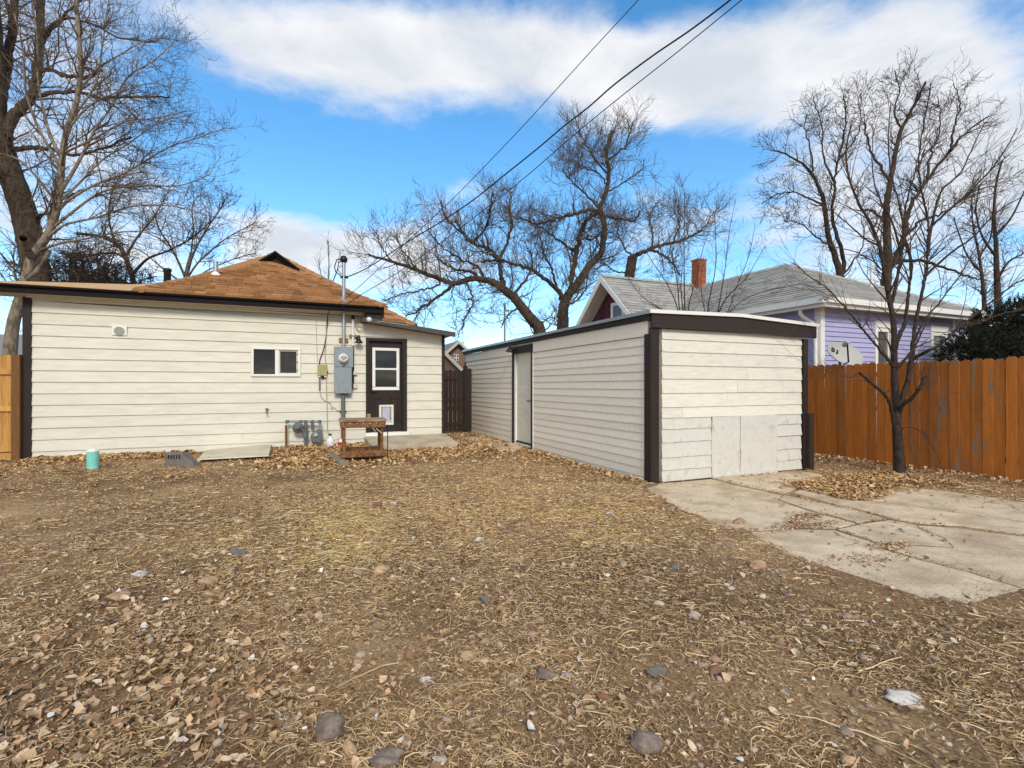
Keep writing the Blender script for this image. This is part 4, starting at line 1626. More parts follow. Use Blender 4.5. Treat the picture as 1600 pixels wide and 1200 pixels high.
def satellite_dish():
    c = Vector(P(1320, 553, 9.6))
    root = empty('satellite_dish', (c.x, c.y, 0), 'pale grey satellite dish on a mast behind the orange fence', 'satellite dish')
    # dish: shallow bowl facing up and towards the yard's right
    nrm = Vector((-0.30, -0.80, 0.52)).normalized()
    side = nrm.cross(Vector((0, 0, 1))).normalized()
    upv = side.cross(nrm).normalized()
    ro = math.radians(24)
    side, upv = side * math.cos(ro) + upv * math.sin(ro), upv * math.cos(ro) - side * math.sin(ro)
    mb = MB()
    K, Rn = 28, 5
    rx, ry = .34, .26
    for sgn, off in ((1, 0.0), (-1, -.012)):
        vs = [c + nrm * (off - .06)]
        for i in range(1, Rn + 1):
            f = i / Rn
            for j in range(K):
                a = 2 * math.pi * j / K
                vs.append(c + side * (rx * f * math.cos(a)) + upv * (ry * f * math.sin(a)) + nrm * (off - .06 + .075 * f * f))
        fs = [(0, 1 + j, 1 + (j + 1) % K) for j in range(K)]
        for i in range(Rn - 1):
            fs += [(1 + i * K + j, 1 + (i + 1) * K + j, 1 + (i + 1) * K + (j + 1) % K, 1 + i * K + (j + 1) % K) for j in range(K)]
        mb.add(vs, fs, True)
    d = wobj(mb, 'reflector', DISHM, root, True)
    # the dark print near the rim: a block mark and a hooked mark
    def spot(a, b, h=.004):
        f = math.hypot(a / rx, b / ry)
        return c + side * a + upv * b + nrm * (-.06 + .075 * f * f + h)
    mk = MB()

    def stroke(p, q_, w=.016):
        A, B = spot(-p[0], p[1]), spot(-q_[0], q_[1])
        t = (B - A).normalized()
        s = nrm.cross(t) * w
        mk.add([A - s, B - s, B + s, A + s], [(0, 1, 2, 3)])
    bx, by = -.23, .03
    for p, q_ in (((bx, by - .05), (bx, by + .05)), ((bx, by + .045), (bx + .045, by + .03)), ((bx + .045, by + .03), (bx + .045, by - .03)), ((bx + .045, by - .03), (bx, by - .045)),
                  ((bx + .115, by + .05), (bx + .115, by - .04)), ((bx + .115, by - .04), (bx + .085, by - .045))):
        stroke(p, q_)
    wobj(mk, 'logo', BLACK, root)
    a = spot(.0, -ry)
    tip = c + nrm * .42 - upv * .12 + side * .20
    mb = MB().tube([a - nrm * .03, a + nrm * .12 - upv * .05, tip], .014, 6)
    arm = wobj(mb, 'arm', BLACK, root)
    mb = MB().tube([tip - nrm * -.02, tip - nrm * .10], [.035, .045], 10)
    wobj(mb, 'receiver', DISHM, root)
    mb = MB().tube([(c.x + .1, c.y + .16, -.1), (c.x + .1, c.y + .16, c.z - .15), tuple(c - nrm * .075)], .028, 8)
    wobj(mb, 'mast', GALV, root)


satellite_dish()


def far_buildings():
    # brick house seen through the gap above the gate
    D = 34
    b = Vector(P(712, 600, D))
    h = empty('house', (b.x, b.y, 0), 'tan brick gabled house far behind the dark gate', 'house')
    wx = lambda px: on_y(px, 600, b.y)[0]
    wz = lambda py: on_y(712, py, b.y)[2]
    xa, xc, xb = wx(700), wx(714), wx(728)
    wobj(MB().prism([(xa, 0), (xb, 0), (xb, wz(556)), (xc, wz(538)), (xa, wz(556))], b.y, b.y + 6), 'wall', FARBRICK, h)
    for s, x in ((-1, xa), (1, xb)):
        e = .35
        dx = (x - xc)
        mb = MB().hexa([(xc, b.y - .4, wz(537)), (x + s * e, b.y - .4, wz(557)), (x + s * e, b.y + 6, wz(557)), (xc, b.y + 6, wz(537)),
                        (xc, b.y - .4, wz(537) + .18), (x + s * e, b.y - .4, wz(557) + .18), (x + s * e, b.y + 6, wz(557) + .18), (xc, b.y + 6, wz(537) + .18)])
        wobj(mb, 'roof', FARROOF, h)
        mb = MB().hexa([(xc, b.y - .46, wz(537) - .02), (x + s * e, b.y - .46, wz(557) - .02), (x + s * e, b.y - .41, wz(557) - .02), (xc, b.y - .41, wz(537) - .02),
                        (xc, b.y - .46, wz(537) + .2), (x + s * e, b.y - .46, wz(557) + .2), (x + s * e, b.y - .41, wz(557) + .2), (xc, b.y - .41, wz(537) + .2)])
        wobj(mb, 'barge_board', SOFFIT, h)
    # lower front wing
    x0, x1 = wx(676), wx(722)
    yy = b.y - 3
    k = yy / b.y
    f = lambda px, py: (on_y(px, py, yy)[0], on_y(px, py, yy)[2])
    p0, p1, p2 = f(692, 551), f(722, 581), f(662, 581)
    wobj(MB().prism([(p2[0], 0), (p1[0], 0), p1, p0, p2], yy, b.y - .5), 'wing_wall', FARBRICK, h)
    for q_ in (p1, p2):
        mb = MB().hexa([(p0[0], yy - .3, p0[1] - .12), (q_[0], yy - .3, q_[1] - .12), (q_[0], b.y - .5, q_[1] - .12), (p0[0], b.y - .5, p0[1] - .12),
                        (p0[0], yy - .3, p0[1] + .12), (q_[0], yy - .3, q_[1] + .12), (q_[0], b.y - .5, q_[1] + .12), (p0[0], b.y - .5, p0[1] + .12)])
        wobj(mb, 'wing_roof', FARROOF, h)
        mb = MB().hexa([(p0[0], yy - .36, p0[1] - .14), (q_[0], yy - .36, q_[1] - .14), (q_[0], yy - .31, q_[1] - .14), (p0[0], yy - .31, p0[1] - .14),
                        (p0[0], yy - .36, p0[1] + .14), (q_[0], yy - .36, q_[1] + .14), (q_[0], yy - .31, q_[1] + .14), (p0[0], yy - .31, p0[1] + .14)])
        wobj(mb, 'barge_board', WHITE, h)
    xw0, xw1, zw0, zw1 = wx(708.5), wx(716.5), wz(564.5), wz(553.5)
    w = MB().box(xw0, xw1, b.y - .08, b.y - .03, zw0, zw1)
    wf = wobj(w, 'window', WHITE, h)
    for i in range(2):
        for j in range(2):
            sx, sz = (xw1 - xw0) / 2, (zw1 - zw0) / 2
            wobj(MB().box(xw0 + sx * i + .05, xw0 + sx * (i + 1) - .05, b.y - .10, b.y - .082, zw0 + sz * j + .05, zw0 + sz * (j + 1) - .05), 'pane', GLASS, wf)
    # roof glimpsed under the eave at the far left
    D = 30
    b = Vector(P(15, 560, D))
    h = empty('house', (b.x, b.y, 0), 'pale far house glimpsed beyond the cedar fence under the eave', 'house')
    wobj(MB().box(b.x - 4, b.x + 1.5, b.y, b.y + 5, 0, 3.0), 'wall', SOFFIT, h)
    mb = MB().prism([(b.y - .5, 2.95), (b.y + 5.5, 2.95), (b.y + 2.5, 4.6)], b.x - 4.4, b.x + 1.9, 'x')
    wobj(mb, 'roof', FARROOF, h)
    wobj(MB().box(b.x - 4.4, b.x + 1.9, b.y - .56, b.y - .51, 2.88, 3.08), 'gutter', WHITE, h)
    # dark roofed building at the right
    h0 = Vector(P(1500, 560, 21))
    h = empty('house', (h0.x, h0.y, 0), 'dark brown roofed building behind the evergreen at far right', 'house')
    q = lambda px, py, d: P(px, py, d)
    Y = h0.y
    f = lambda px, py: on_y(px, py, Y)
    a, b_ = f(1470, 497), f(1640, 497)
    zt = f(1560, 472)[2]
    wobj(MB().box(a[0], b_[0] + 6, Y + .6, Y + 7, 0, a[2]), 'wall', DARKROOF, h)
    mb = MB()
    mb.hexa([(a[0] - .5, Y, a[2] - .1), (b_[0] + 6, Y, a[2] - .1), (b_[0] + 6, Y + 4, zt), (a[0] + .5, Y + 4, zt),
             (a[0] - .5, Y, a[2] + .08), (b_[0] + 6, Y, a[2] + .08), (b_[0] + 6, Y + 4, zt + .15), (a[0] + .5, Y + 4, zt + .15)])
    wobj(mb, 'roof', DARKROOF, h)
    # thin grey pole behind the shed
    p = P(788.5, 540, 27)
    o = empty('pole', (p[0], p[1], 0), 'thin grey pole standing between the shed roof and the big tree', 'pole')
    wobj(MB().tube([(p[0], p[1], 0), (p[0], p[1], P(788.5, 476, 27)[2])], [.07, .05], 8), 'shaft', GALV, o)
    wobj(MB().lathe((p[0], p[1], P(788.5, 476, 27)[2]), [(.08, 0), (.08, .06), (.03, .10)], 8), 'cap', GALV, o)


far_buildings()

# ================================================================== THINGS ON THE REAR WALL
def W(px, py, out=0.0):
    """point on a plane standing out from the siding"""
    return Vector(on_y(px, py, YW - out))


def tag_new(name, at, label, cat, group=None):
    return empty(name, tuple(at), label, cat, group)


def wall_things():
    # meter cabinet
    a, b = W(521, 614, .02), W(551, 542, .02)
    x0, x1 = a.x, b.x
    r = tag_new('electric_meter', (x0, YW, a.z), 'grey electric meter cabinet with round glass meter beside the back door', 'electric meter')
    zm = W(536, 573.5, .1).z
    o = wobj(MB().box(x0 + .01, x1, YW - .16, YW - .023, zm, W(536, 542, .1).z), 'meter_cabinet', GREYBOX, r)
    bevel(o, .006)
    zl = W(536, 614, .1).z
    o = wobj(MB().box(x0 + .03, x1 - .03, YW - .17, YW - .023, zl, zm - .006), 'breaker_box', GREYBOX, r)
    bevel(o, .006)
    o = wobj(MB().box(x0, x1 - .035, YW - .195, YW - .171, zl - .008, zm - .012), 'cover', GREYBOX, r)
    bevel(o, .008)
    wobj(MB().box(x1 - .029, x1 - .002, YW - .15, YW - .03, zl + .1, zm - .04), 'side_channel', BLACK, r)
    wobj(MB().box((x0 + x1) / 2 - .02, (x0 + x1) / 2 + .02, YW - .172, YW - .161, zm + .004, zm + .022), 'latch', BLACK, r)
    mc = W(536.5, 560, .17)
    wobj(MB().lathe((mc.x, YW - .161, mc.z), [(.105, 0), (.105, -.03), (.09, -.04), (.088, -.11), (.07, -.125)], 24, 'y'), 'meter', JUG, r)
    dial = wobj(MB().lathe((mc.x, YW - .2865, mc.z), [(.062, 0), (.062, -.006)], 20, 'y').box(mc.x - .001, mc.x + .001, YW - .2925, YW - .291, mc.z - .001, mc.z + .001), 'dial', SOFFIT, r)
    mk = MB()
    for i in range(9):
        t = math.pi * i / 8
        u = math.pi * (i + 1) / 8
        if i == 8:
            break
        for ra, rb in ((.046, .056),):
            mk.add([(mc.x + ra * math.cos(t), YW - .2945, mc.z + ra * math.sin(t)), (mc.x + rb * math.cos(t), YW - .2945, mc.z + rb * math.sin(t)), (mc.x + rb * math.cos(u), YW - .2945, mc.z + rb * math.sin(u)), (mc.x + ra * math.cos(u), YW - .2945, mc.z + ra * math.sin(u))], [(0, 1, 2, 3)])
    mk.box(mc.x - .05, mc.x + .05, YW - .2965, YW - .2945, mc.z - .006, mc.z + .010)
    mk.box(mc.x - .02, mc.x + .02, YW - .2965, YW - .2945, mc.z - .035, mc.z - .025)
    wobj(mk, 'dial_marks', BLACK, r)
    # lower conduit and second thin conduit
    xc = W(536, 640, .06).x
    wobj(MB().tube([(xc, YW - .075, zl - .0), (xc, YW - .075, .12)], .045, 12), 'conduit', GREYIRON, r)
    wobj(MB().tube([(xc + .12, YW - .05, zl), (xc + .12, YW - .05, zl - .09)], .022, 8), 'conduit', GALV, r)
    zz = W(536, 643, .06).z
    wobj(MB().box(xc - .07, xc + .07, YW - .06, YW - .02, zz - .015, zz + .015), 'clamp', BLACK, r)

    # service mast
    xm = W(537, 470, .08).x
    ym = YW - .09
    zt = P(537, 408, 10.8)[2]
    r = tag_new('service_mast', (xm, ym, 2.0), 'steel service mast rising through the eave above the meter cabinet', 'mast')
    wobj(MB().tube([(xm, ym, W(537, 542, .1).z), (xm, ym, zt)], .038, 14), 'pipe', GALV, r)
    zf = P(537, 472, 10.78)[2]
    wobj(MB().lathe((xm, ym, zf - .09), [(.15, 0), (.12, .06), (.055, .19), (.045, .2)], 14), 'flashing', GALV, r)
    wobj(MB().lathe((xm, ym, zt), [(.05, -.03), (.075, .0), (.08, .05), (.06, .10), (.02, .12)], 14), 'weatherhead', BLACK, r)
    zi = P(537, 433, 10.8)[2]
    wobj(MB().tube([(xm - .07, ym, zi), (xm + .09, ym - .02, zi)], .03, 8), 'insulator', BLACK, r)
    wobj(MB().tube([(xm - .02, ym, zt + .06), (xm - .14, ym - .02, zt + .02), (xm - .19, ym - .02, zt - .14), (xm - .17, ym - .02, zi + .10), (xm - .06, ym - .02, zi + .02)], .012, 6), 'drip_loop', RUBBER, r)
    wobj(MB().tube([(xm - .01, ym, zt + .04), (xm - .11, ym - .03, zt - .06), (xm - .13, ym - .03, zt - .2), (xm - .05, ym - .03, zi + .05)], .010, 6), 'drip_loop', RUBBER, r)
    for zz in (W(536, 531, .1).z,):
        wobj(MB().box(xm - .095, xm + .095, YW - .07, YW - .02, zz - .045, zz + .045), 'strap', BRASS, r)
    # second conduit to the right with brass clamp
    xs = W(551.5, 520, .06).x
    r = tag_new('conduit', (xs, YW, 2.0), 'thin white conduit running down the siding right of the service mast', 'conduit')
    wobj(MB().tube([(xs, YW - .05, 2.80), (xs, YW - .05, W(552, 540, .1).z)], .026, 10), 'pipe', WHITE, r)
    wobj(MB().lathe((xs, YW - .05, 2.80), [(.035, -.04), (.04, 0), (.02, .05)], 10), 'cap', BLACK, r)
    zz = W(552, 525, .06).z
    wobj(MB().lathe((xs - .05, YW - .07, zz), [(.03, -.012), (.035, 0), (.03, .012)], 10, 'y').lathe((xs + .06, YW - .07, zz), [(.03, -.012), (.035, 0), (.03, .012)], 10, 'y').box(xs - .05, xs + .06, YW - .08, YW - .06, zz - .012, zz + .012), 'brass_clamp', BRASS, r)
    # black conduit hugging the cabinet's right side with small boxes
    xq = W(552.5, 580, .06).x
    wobj(MB().tube([(xq, YW - .045, W(552, 541, .1).z), (xq, YW - .045, W(552, 606, .1).z)], .014, 8), 'riser', RUBBER, r)
    for py, s in ((583, .035), (603, .05)):
        p = W(554.5, py, .05)
        wobj(MB().box(p.x - .035, p.x + .045, YW - .08, YW - .022, p.z - s, p.z + s), 'small_box', SOFFIT, r)

    # olive box
    a, b = W(496, 587, .02), W(511, 570, .02)
    r = tag_new('telephone_box', ((a.x + b.x) / 2, YW, a.z), 'olive plastic telephone box on the siding between window and meter', 'junction box')
    o = wobj(MB().box(a.x, b.x, YW - .09, YW - .022, a.z, b.z), 'cover', OLIVEBOX, r)
    bevel(o, .012, 3)
    m_ = (a.x + b.x) / 2
    wobj(MB().box(a.x + .02, a.x + .06, YW - .08, YW - .025, a.z - .035, a.z - .002).box(b.x - .06, b.x - .01, YW - .08, YW - .025, a.z - .035, a.z - .002), 'glands', SOFFIT, r)
    wobj(MB().lathe((m_ + .01, YW - .055, a.z), [(.03, -.06), (.035, -.03), (.03, -.002)], 10), 'plug', BLACK, r)
    wobj(MB().box(b.x + .001, b.x + .018, YW - .07, YW - .03, a.z + .06, a.z + .10), 'hinge', BLACK, r)
    wobj(MB().tube([(a.x + .045, YW - .05, a.z - .035), (a.x + .045, YW - .045, W(500, 610, .05).z)], .016, 8), 'conduit', GREYIRON, r)

    # wall vent
    c = W(187, 517, .02)
    r = tag_new('wall_vent', tuple(c), 'square cream wall vent with round grille high on the siding', 'vent')
    o = wobj(MB().box(c.x - .115, c.x + .115, YW - .045, YW - .02, c.z - .085, c.z + .095), 'plate', WHITE, r)
    bevel(o, .006)
    wobj(MB().lathe((c.x, YW - .045, c.z), [(.085, 0), (.085, -.014), (.075, -.018)], 24, 'y'), 'rim', SOFFIT, r)
    sl = MB()
    for i in range(-4, 5):
        hw = math.sqrt(max(0, .072 ** 2 - (i * .016) ** 2))
        if hw > .02:
            sl.box(c.x - hw, c.x + hw, YW - .069, YW - .0635, c.z + i * .016 - .004, c.z + i * .016 + .004)
    wobj(sl, 'grille', GREYBOX, r)

    # spigot
    c = W(417, 642, .03)
    r = tag_new('outdoor_tap', tuple(c), 'small brass outdoor tap poking from the siding under the window', 'tap')
    wobj(MB().tube([(c.x, YW - .01, c.z), (c.x, YW - .09, c.z), (c.x, YW - .11, c.z - .02), (c.x, YW - .115, c.z - .06)], .014, 8), 'spout', GREYIRON, r)
    wobj(MB().lathe((c.x, YW - .07, c.z + .03), [(.008, -.03), (.008, .01), (.035, .012), (.035, .022), (.01, .026)], 10), 'handle', BRASS, r)

    # barn lamp by the door
    c = W(560.5, 533, .12)
    r = tag_new('wall_lamp', (c.x, YW, c.z), 'black barn wall lamp mounted left of the back door frame', 'lamp')
    wobj(MB().lathe((c.x, YW - .16, c.z), [(.085, -.045), (.09, -.035), (.045, .02), (.03, .05), (.028, .10), (.012, .13)], 16), 'shade', BLACK, r)
    wobj(MB().lathe((c.x, YW - .022, c.z + .06), [(.05, 0), (.05, -.018), (.02, -.024)], 14, 'y').tube([(c.x, YW - .04, c.z + .06), (c.x, YW - .10, c.z + .10), (c.x, YW - .16, c.z + .12)], .011, 8), 'bracket', BLACK, r)
    # security light on the eave block
    c = W(576, 500, .3)
    r = tag_new('security_light', tuple(c), 'white round security bulb under the eave end', 'light')
    wobj(MB().lathe((c.x, 11.17, c.z), [(.028, .0), (.045, -.03), (.058, -.08), (.05, -.12), (.02, -.135)], 14, 'y'), 'bulb', JUG, r)
    wobj(MB().lathe((c.x, 11.178, c.z), [(.035, 0), (.035, -.02)], 12, 'y'), 'socket', BLACK, r)

    # shed lamp
    y, z = SXZ(806.5, 547)
    r = tag_new('wall_lamp', (XS - .05, y, z), 'black lantern lamp at the top left of the shed door', 'lamp')
    wobj(MB().lathe((XS - .05, y, z + .02), [(.06, 0), (.06, -.02), (.02, -.025), (.018, -.09)], 12, 'x'), 'bracket', BLACK, r)
    wobj(MB().lathe((XS - .15, y, z - .02), [(.10, -.02), (.105, -.01), (.05, .045), (.03, .08), (.012, .11)], 14), 'shade', BLACK, r)
    wobj(MB().lathe((XS - .15, y, z - .04), [(.03, .02), (.045, -.03), (.04, -.07), (.015, -.09)], 12), 'bulb', JUG, r)

    # gas meter
    g = lambda px, py, o=.2: W(px, py, o)
    c0 = g(470, 690)
    r = tag_new('gas_meter', (c0.x, YW - .2, 0), 'grey gas meter with round regulator on bent pipes below the siding', 'gas meter')
    y = YW - .20
    pts = lambda *p: [(g(*q).x, y, g(*q).z) for q in p]
    wobj(MB().tube(pts((447, 698), (447, 680), (447, 664)), .022, 8), 'rusty_riser', CEDARPOST, r)
    wobj(MB().tube(pts((447, 662), (449, 658.5), (470, 658.5), (498, 659), (500.5, 662), (500.5, 671)), .026, 10), 'top_pipe', GREYBOX, r)
    wobj(MB().tube(pts((477.5, 658), (477.5, 700)), .03, 10), 'supply_pipe', GREYIRON, r)
    wobj(MB().tube(pts((488, 660), (488, 672)), .028, 10), 'inlet_pipe', GREYIRON, r)
    m_ = MB()
    for px in (449, 470, 477.5, 488, 499):
        q = g(px, 658.7)
        m_.lathe((q.x, y, q.z), [(.04, -.03), (.042, 0), (.04, .03)], 8)
    q = g(477.5, 667)
    m_.lathe((q.x, y, q.z), [(.045, -.03), (.045, .03)], 8)
    q = g(477.5, 681)
    m_.lathe((q.x, y, q.z), [(.05, -.05), (.055, 0), (.05, .05)], 8)
    m_.box(q.x - .07, q.x - .03, y - .03, y + .0, q.z - .03, q.z + .02)
    wobj(m_, 'fittings', GREYIRON, r)
    q = g(465.5, 668)
    wobj(MB().lathe((q.x, y + .03, q.z), [(.05, 0), (.10, -.02), (.105, -.05), (.11, -.055), (.11, -.075), (.095, -.085), (.075, -.11), (.04, -.12), (.035, -.16), (.02, -.165)], 22, 'y'), 'regulator', GREYIRON, r)
    wobj(MB().tube([(q.x + .08, y, q.z), (g(477, 667).x, y, q.z)], .03, 8), 'regulator_neck', GREYIRON, r)
    # meter body: rounded case, broad below, two shoulders
    a, b = g(484.5, 691), g(504.5, 691)
    w_ = (b.x - a.x)
    zt, zb = g(494, 671).z, g(494, 692).z
    body = [(a.x + .02, zb + .05), (a.x + .06, zb + .01), (b.x - .06, zb + .0), (b.x - .01, zb + .06), (b.x, zb + .14), (b.x - .02, zt - .03), (b.x - .05, zt), (b.x - .12, zt + .01), (a.x + .12, zt - .05), (a.x + .03, zt - .10), (a.x, zb + .13)]
    o = wobj(MB().prism(body, y - .10, y + .08), 'meter_body', GREYIRON, r)
    bevel(o, .03, 4)
    wobj(MB().box(a.x + .06, b.x - .12, y - .13, y - .101, zt - .14, zt - .05), 'index_box', GREYBOX, r)
    wobj(MB().box(a.x + .09, a.x + .15, y - .135, y - .1305, zt - .11, zt - .09), 'dial', JUG, r)


wall_things()


def cables():
    def cab(name, pts, r, m, label, cat='cable', group='cables on the rear wall'):
        # smooth the polyline
        p = [Vector(q) for q in pts]
        out = []
        n = len(p)
        for i in range(n - 1):
            a, b, c, d = p[max(i - 1, 0)], p[i], p[i + 1], p[min(i + 2, n - 1)]
            for k in range(6):
                t = k / 6
                out.append(.5 * ((2 * b) + (c - a) * t + (2 * a - 5 * b + 4 * c - d) * t * t + (3 * b - a - 3 * c + d) * t ** 3))
        out.append(p[-1])
        o = MB().tube(out, r, 6).obj(name, m)
        tag(o, label, cat, group)
        return o

    def along(pts, d0, d1, x0, x1):
        out = []
        for (px, py) in pts:
            t = (px - x0) / (x1 - x0)
            out.append(P(px, py, 1 / ((1 - t) / d0 + t / d1)))
        return out
    ext = lambda pts: pts
    cab('utility_wire', along([(542, 433), (575, 418), (640, 376), (690, 346), (740, 312), (790, 272), (840, 232), (880, 198), (920, 167), (960, 132), (1020, 87), (1080, 46), (1146, -4), (1230, -72), (1330, -160)], 10.7, 5.6, 540, 1146),
        .0115, RUBBER, 'thickest overhead wire sagging from the service mast up and out over the yard', 'wire', 'overhead utility wires')
    cab('utility_wire', along([(513, 488), (560, 449), (600, 412), (640, 374), (700, 318), (760, 257), (820, 194), (880, 128), (940, 62), (1000, -3), (1090, -104), (1180, -208)], 10.6, 6.5, 513, 1000),
        .006, RUBBER, 'thin overhead wire running steepest, left of the other two wires', 'wire', 'overhead utility wires')
    cab('utility_wire', along([(526, 485), (570, 457), (620, 427), (700, 371), (760, 325), (830, 269), (900, 208), (980, 143), (1060, 80), (1166, -6), (1250, -76), (1340, -150)], 10.6, 5.8, 526, 1166),
        .007, RUBBER, 'thin overhead wire lowest of the three, running to the eave', 'wire', 'overhead utility wires')
    w = lambda px, py, o=.035: tuple(W(px, py, o))
    cab('wall_cable', [P(513, 488, 10.62), w(512, 494, .25), w(511.5, 505), w(509, 530), w(505, 548), w(500, 562), w(499, 571, .06)], .011, RUBBER, 'black cable dropping from the eave to the olive telephone box')
    cab('wall_cable', [w(510, 500), w(509.5, 530), w(508, 555), w(510, 575), w(510, 600), w(511, 630), w(511.5, 655), w(512, 672), w(515, 683, .06)], .008, BEIGECABLE, 'pale thin cable hanging down past the telephone box towards the jug')
    cab('wall_cable', [w(494, 500, .024), w(495, 540, .026), w(496.5, 566, .03)], .005, BEIGECABLE, 'faint cream cable running up the siding above the telephone box')
    cab('wall_cable', [w(500, 610), w(501, 618), w(506, 625), w(513, 628), w(517, 632), w(518.5, 640), w(521, 636), w(526, 641), w(531, 641.5)], .007, BEIGECABLE, 'curly beige cable below the meter cabinet')
    cab('wall_cable', [w(552, 497, .06), w(554, 505, .05), w(560, 517, .05), w(566, 516, .08), w(578, 509, .2), w(586, 504.5, .35), w(596, 503, .39), w(612, 505, .39), w(640, 509, .39)], .009, BEIGECABLE, 'white cable looping from conduit to the rake board')
    cab('wall_cable', [w(553, 498, .06), w(557, 506, .06), w(565, 509, .08), w(574, 506, .2), w(590, 503, .39)], .007, BEIGECABLE, 'short white cable from the conduit cap to the eave block')


cables()

# ================================================================== YARD THINGS
def workbench():
    c = P(566, 700, 8.75)
    gzv = float(gz(c[0], c[1]))
    ang = -YAW + math.radians(20)
    r = empty('workbench', (c[0], c[1], gzv), 'old brown wooden workbench standing before the back door', 'workbench', rz=ang)
    w, d, H = .70, .62, .73
    hx, hy = w / 2, d / 2

    def part(mb, n, m, l=None):
        o = mb.obj(n, m, r)
        if l:
            o['label'] = l
        bevel(o, .004, 1)
        return o
    # top planks
    x = -hx - .04
    ws = (.20, .19, .20, .19)
    for k, pw in enumerate(ws):
        y0 = -hy - .03 + sum(ws[:k]) * (d + .06) / sum(ws)
        y1 = y0 + pw * (d + .06) / sum(ws) - .004
        part(MB().box(-hx - .04, hx + .04, y0, y1, H - .035 + .003 * (k % 2), H + .002 * (k % 3)), 'top_plank', BENCHTOP)
    # aprons
    part(MB().box(-hx - .02, hx + .02, -hy - .012, -hy + .02, H - .135, H - .038), 'apron', OLDWOOD)
    part(MB().box(-hx - .02, hx + .02, hy - .02, hy + .012, H - .135, H - .038), 'apron', OLDWOOD)
    part(MB().box(-hx - .018, -hx + .012, -hy + .022, hy - .022, H - .12, H - .038), 'apron', OLDWOOD)
    part(MB().box(hx - .012, hx + .018, -hy + .022, hy - .022, H - .12, H - .038), 'apron', OLDWOOD)
    for sx, sy, zb in ((-1, -1, -.02), (1, -1, -.04), (-1, 1, -.02), (1, 1, -.02)):
        a = sx * (hx - .04)
        b = sy * (hy - .055)
        part(MB().box(a - .024, a + .024, b - .024, b + .024, zb, H - .137 if sy < 0 or True else H), 'leg', OLDWOOD)
    # low tray
    part(MB().box(-hx - .012, hx + .012, -hy - .016, -hy + .0, .10, .20), 'tray_side', OLDWOOD, 'orange brown front board of the low tray')
    part(MB().box(-hx - .010, hx + .010, hy, hy + .016, .10, .20), 'tray_side', OLDWOOD)
    part(MB().box(-hx - .014, -hx + .002, -hy + .001, hy - .001, .10, .20), 'tray_side', OLDWOOD)
    part(MB().box(hx - .002, hx + .014, -hy + .001, hy - .001, .10, .20), 'tray_side', OLDWOOD)
    for k in range(4):
        y0 = -hy + .004 + k * (d - .008) / 4
        part(MB().box(-hx + .004, hx - .004, y0, y0 + (d - .008) / 4 - .004, .085, .103), 'tray_plank', OLDWOOD)
    # side panel at the right
    part(MB().box(hx - .035, hx - .016, -hy + .05, hy - .16, .205, H - .14), 'side_panel', OLDWOOD)
    # nail heads along the front apron
    n = MB()
    for i in range(7):
        xx = -hx + .03 + i * (w - .06) / 6
        n.lathe((xx, -hy - .012, H - .062 + .006 * (i % 2)), [(.007, .001), (.007, -.004)], 8, 'y')
    part(n, 'nail_heads', JUG)
    # pale splints dangling under the right end
    s = MB().tube([(hx - .14, -hy - .03, H - .15), (hx - .05, -hy - .05, H - .235)], .006, 5).tube([(hx - .20, -hy - .02, H - .14), (hx - .15, -hy - .04, H - .20)], .005, 5)
    part(s, 'loose_splints', JUG)
    part(MB().tube([(hx + .05, -hy - .005, H - .09), (hx + .055, -hy - .01, .3), (hx + .05, -hy - .02, .06), (hx + .09, -hy - .04, .012), (hx + .18, -hy - .05, .008)], .009, 6), 'hanging_cord', BLACK)
    # paint tin on the top
    M = Matrix.Translation((c[0], c[1], gzv)) @ Matrix.Rotation(ang, 4, 'Z')
    p = M @ Vector((.12, .10, H + .006))
    t = empty('tin_can', tuple(p), 'small rusty tin can standing on the workbench top', 'can')
    MB().lathe((0, 0, 0), [(.034, 0), (.034, .062), (.036, .066), (.030, .068), (.030, .05)], 16).obj('can', OLIVEBOX, t)
    MB().lathe((0, 0, 0), [(.035, .028), (.0355, .034), (.035, .040)], 16).obj('rim', GREYIRON, t)
    # plank under the left feet
    a, b = Vector(on_z(517, 711.5, .03)), Vector(on_z(537, 725, .03))
    u = (b - a)
    L_ = u.length
    q = empty('wood_plank', (a.x, a.y, float(gz(a.x, a.y))), 'short grey weathered plank lying at the left feet of the workbench', 'plank', rz=math.atan2(u.y, u.x))
    o = MB().box(0, L_ + .05, -.07, .07, -.01, .055).obj('plank', GREYWOOD, q)
    bevel(o, .005, 1)


workbench()


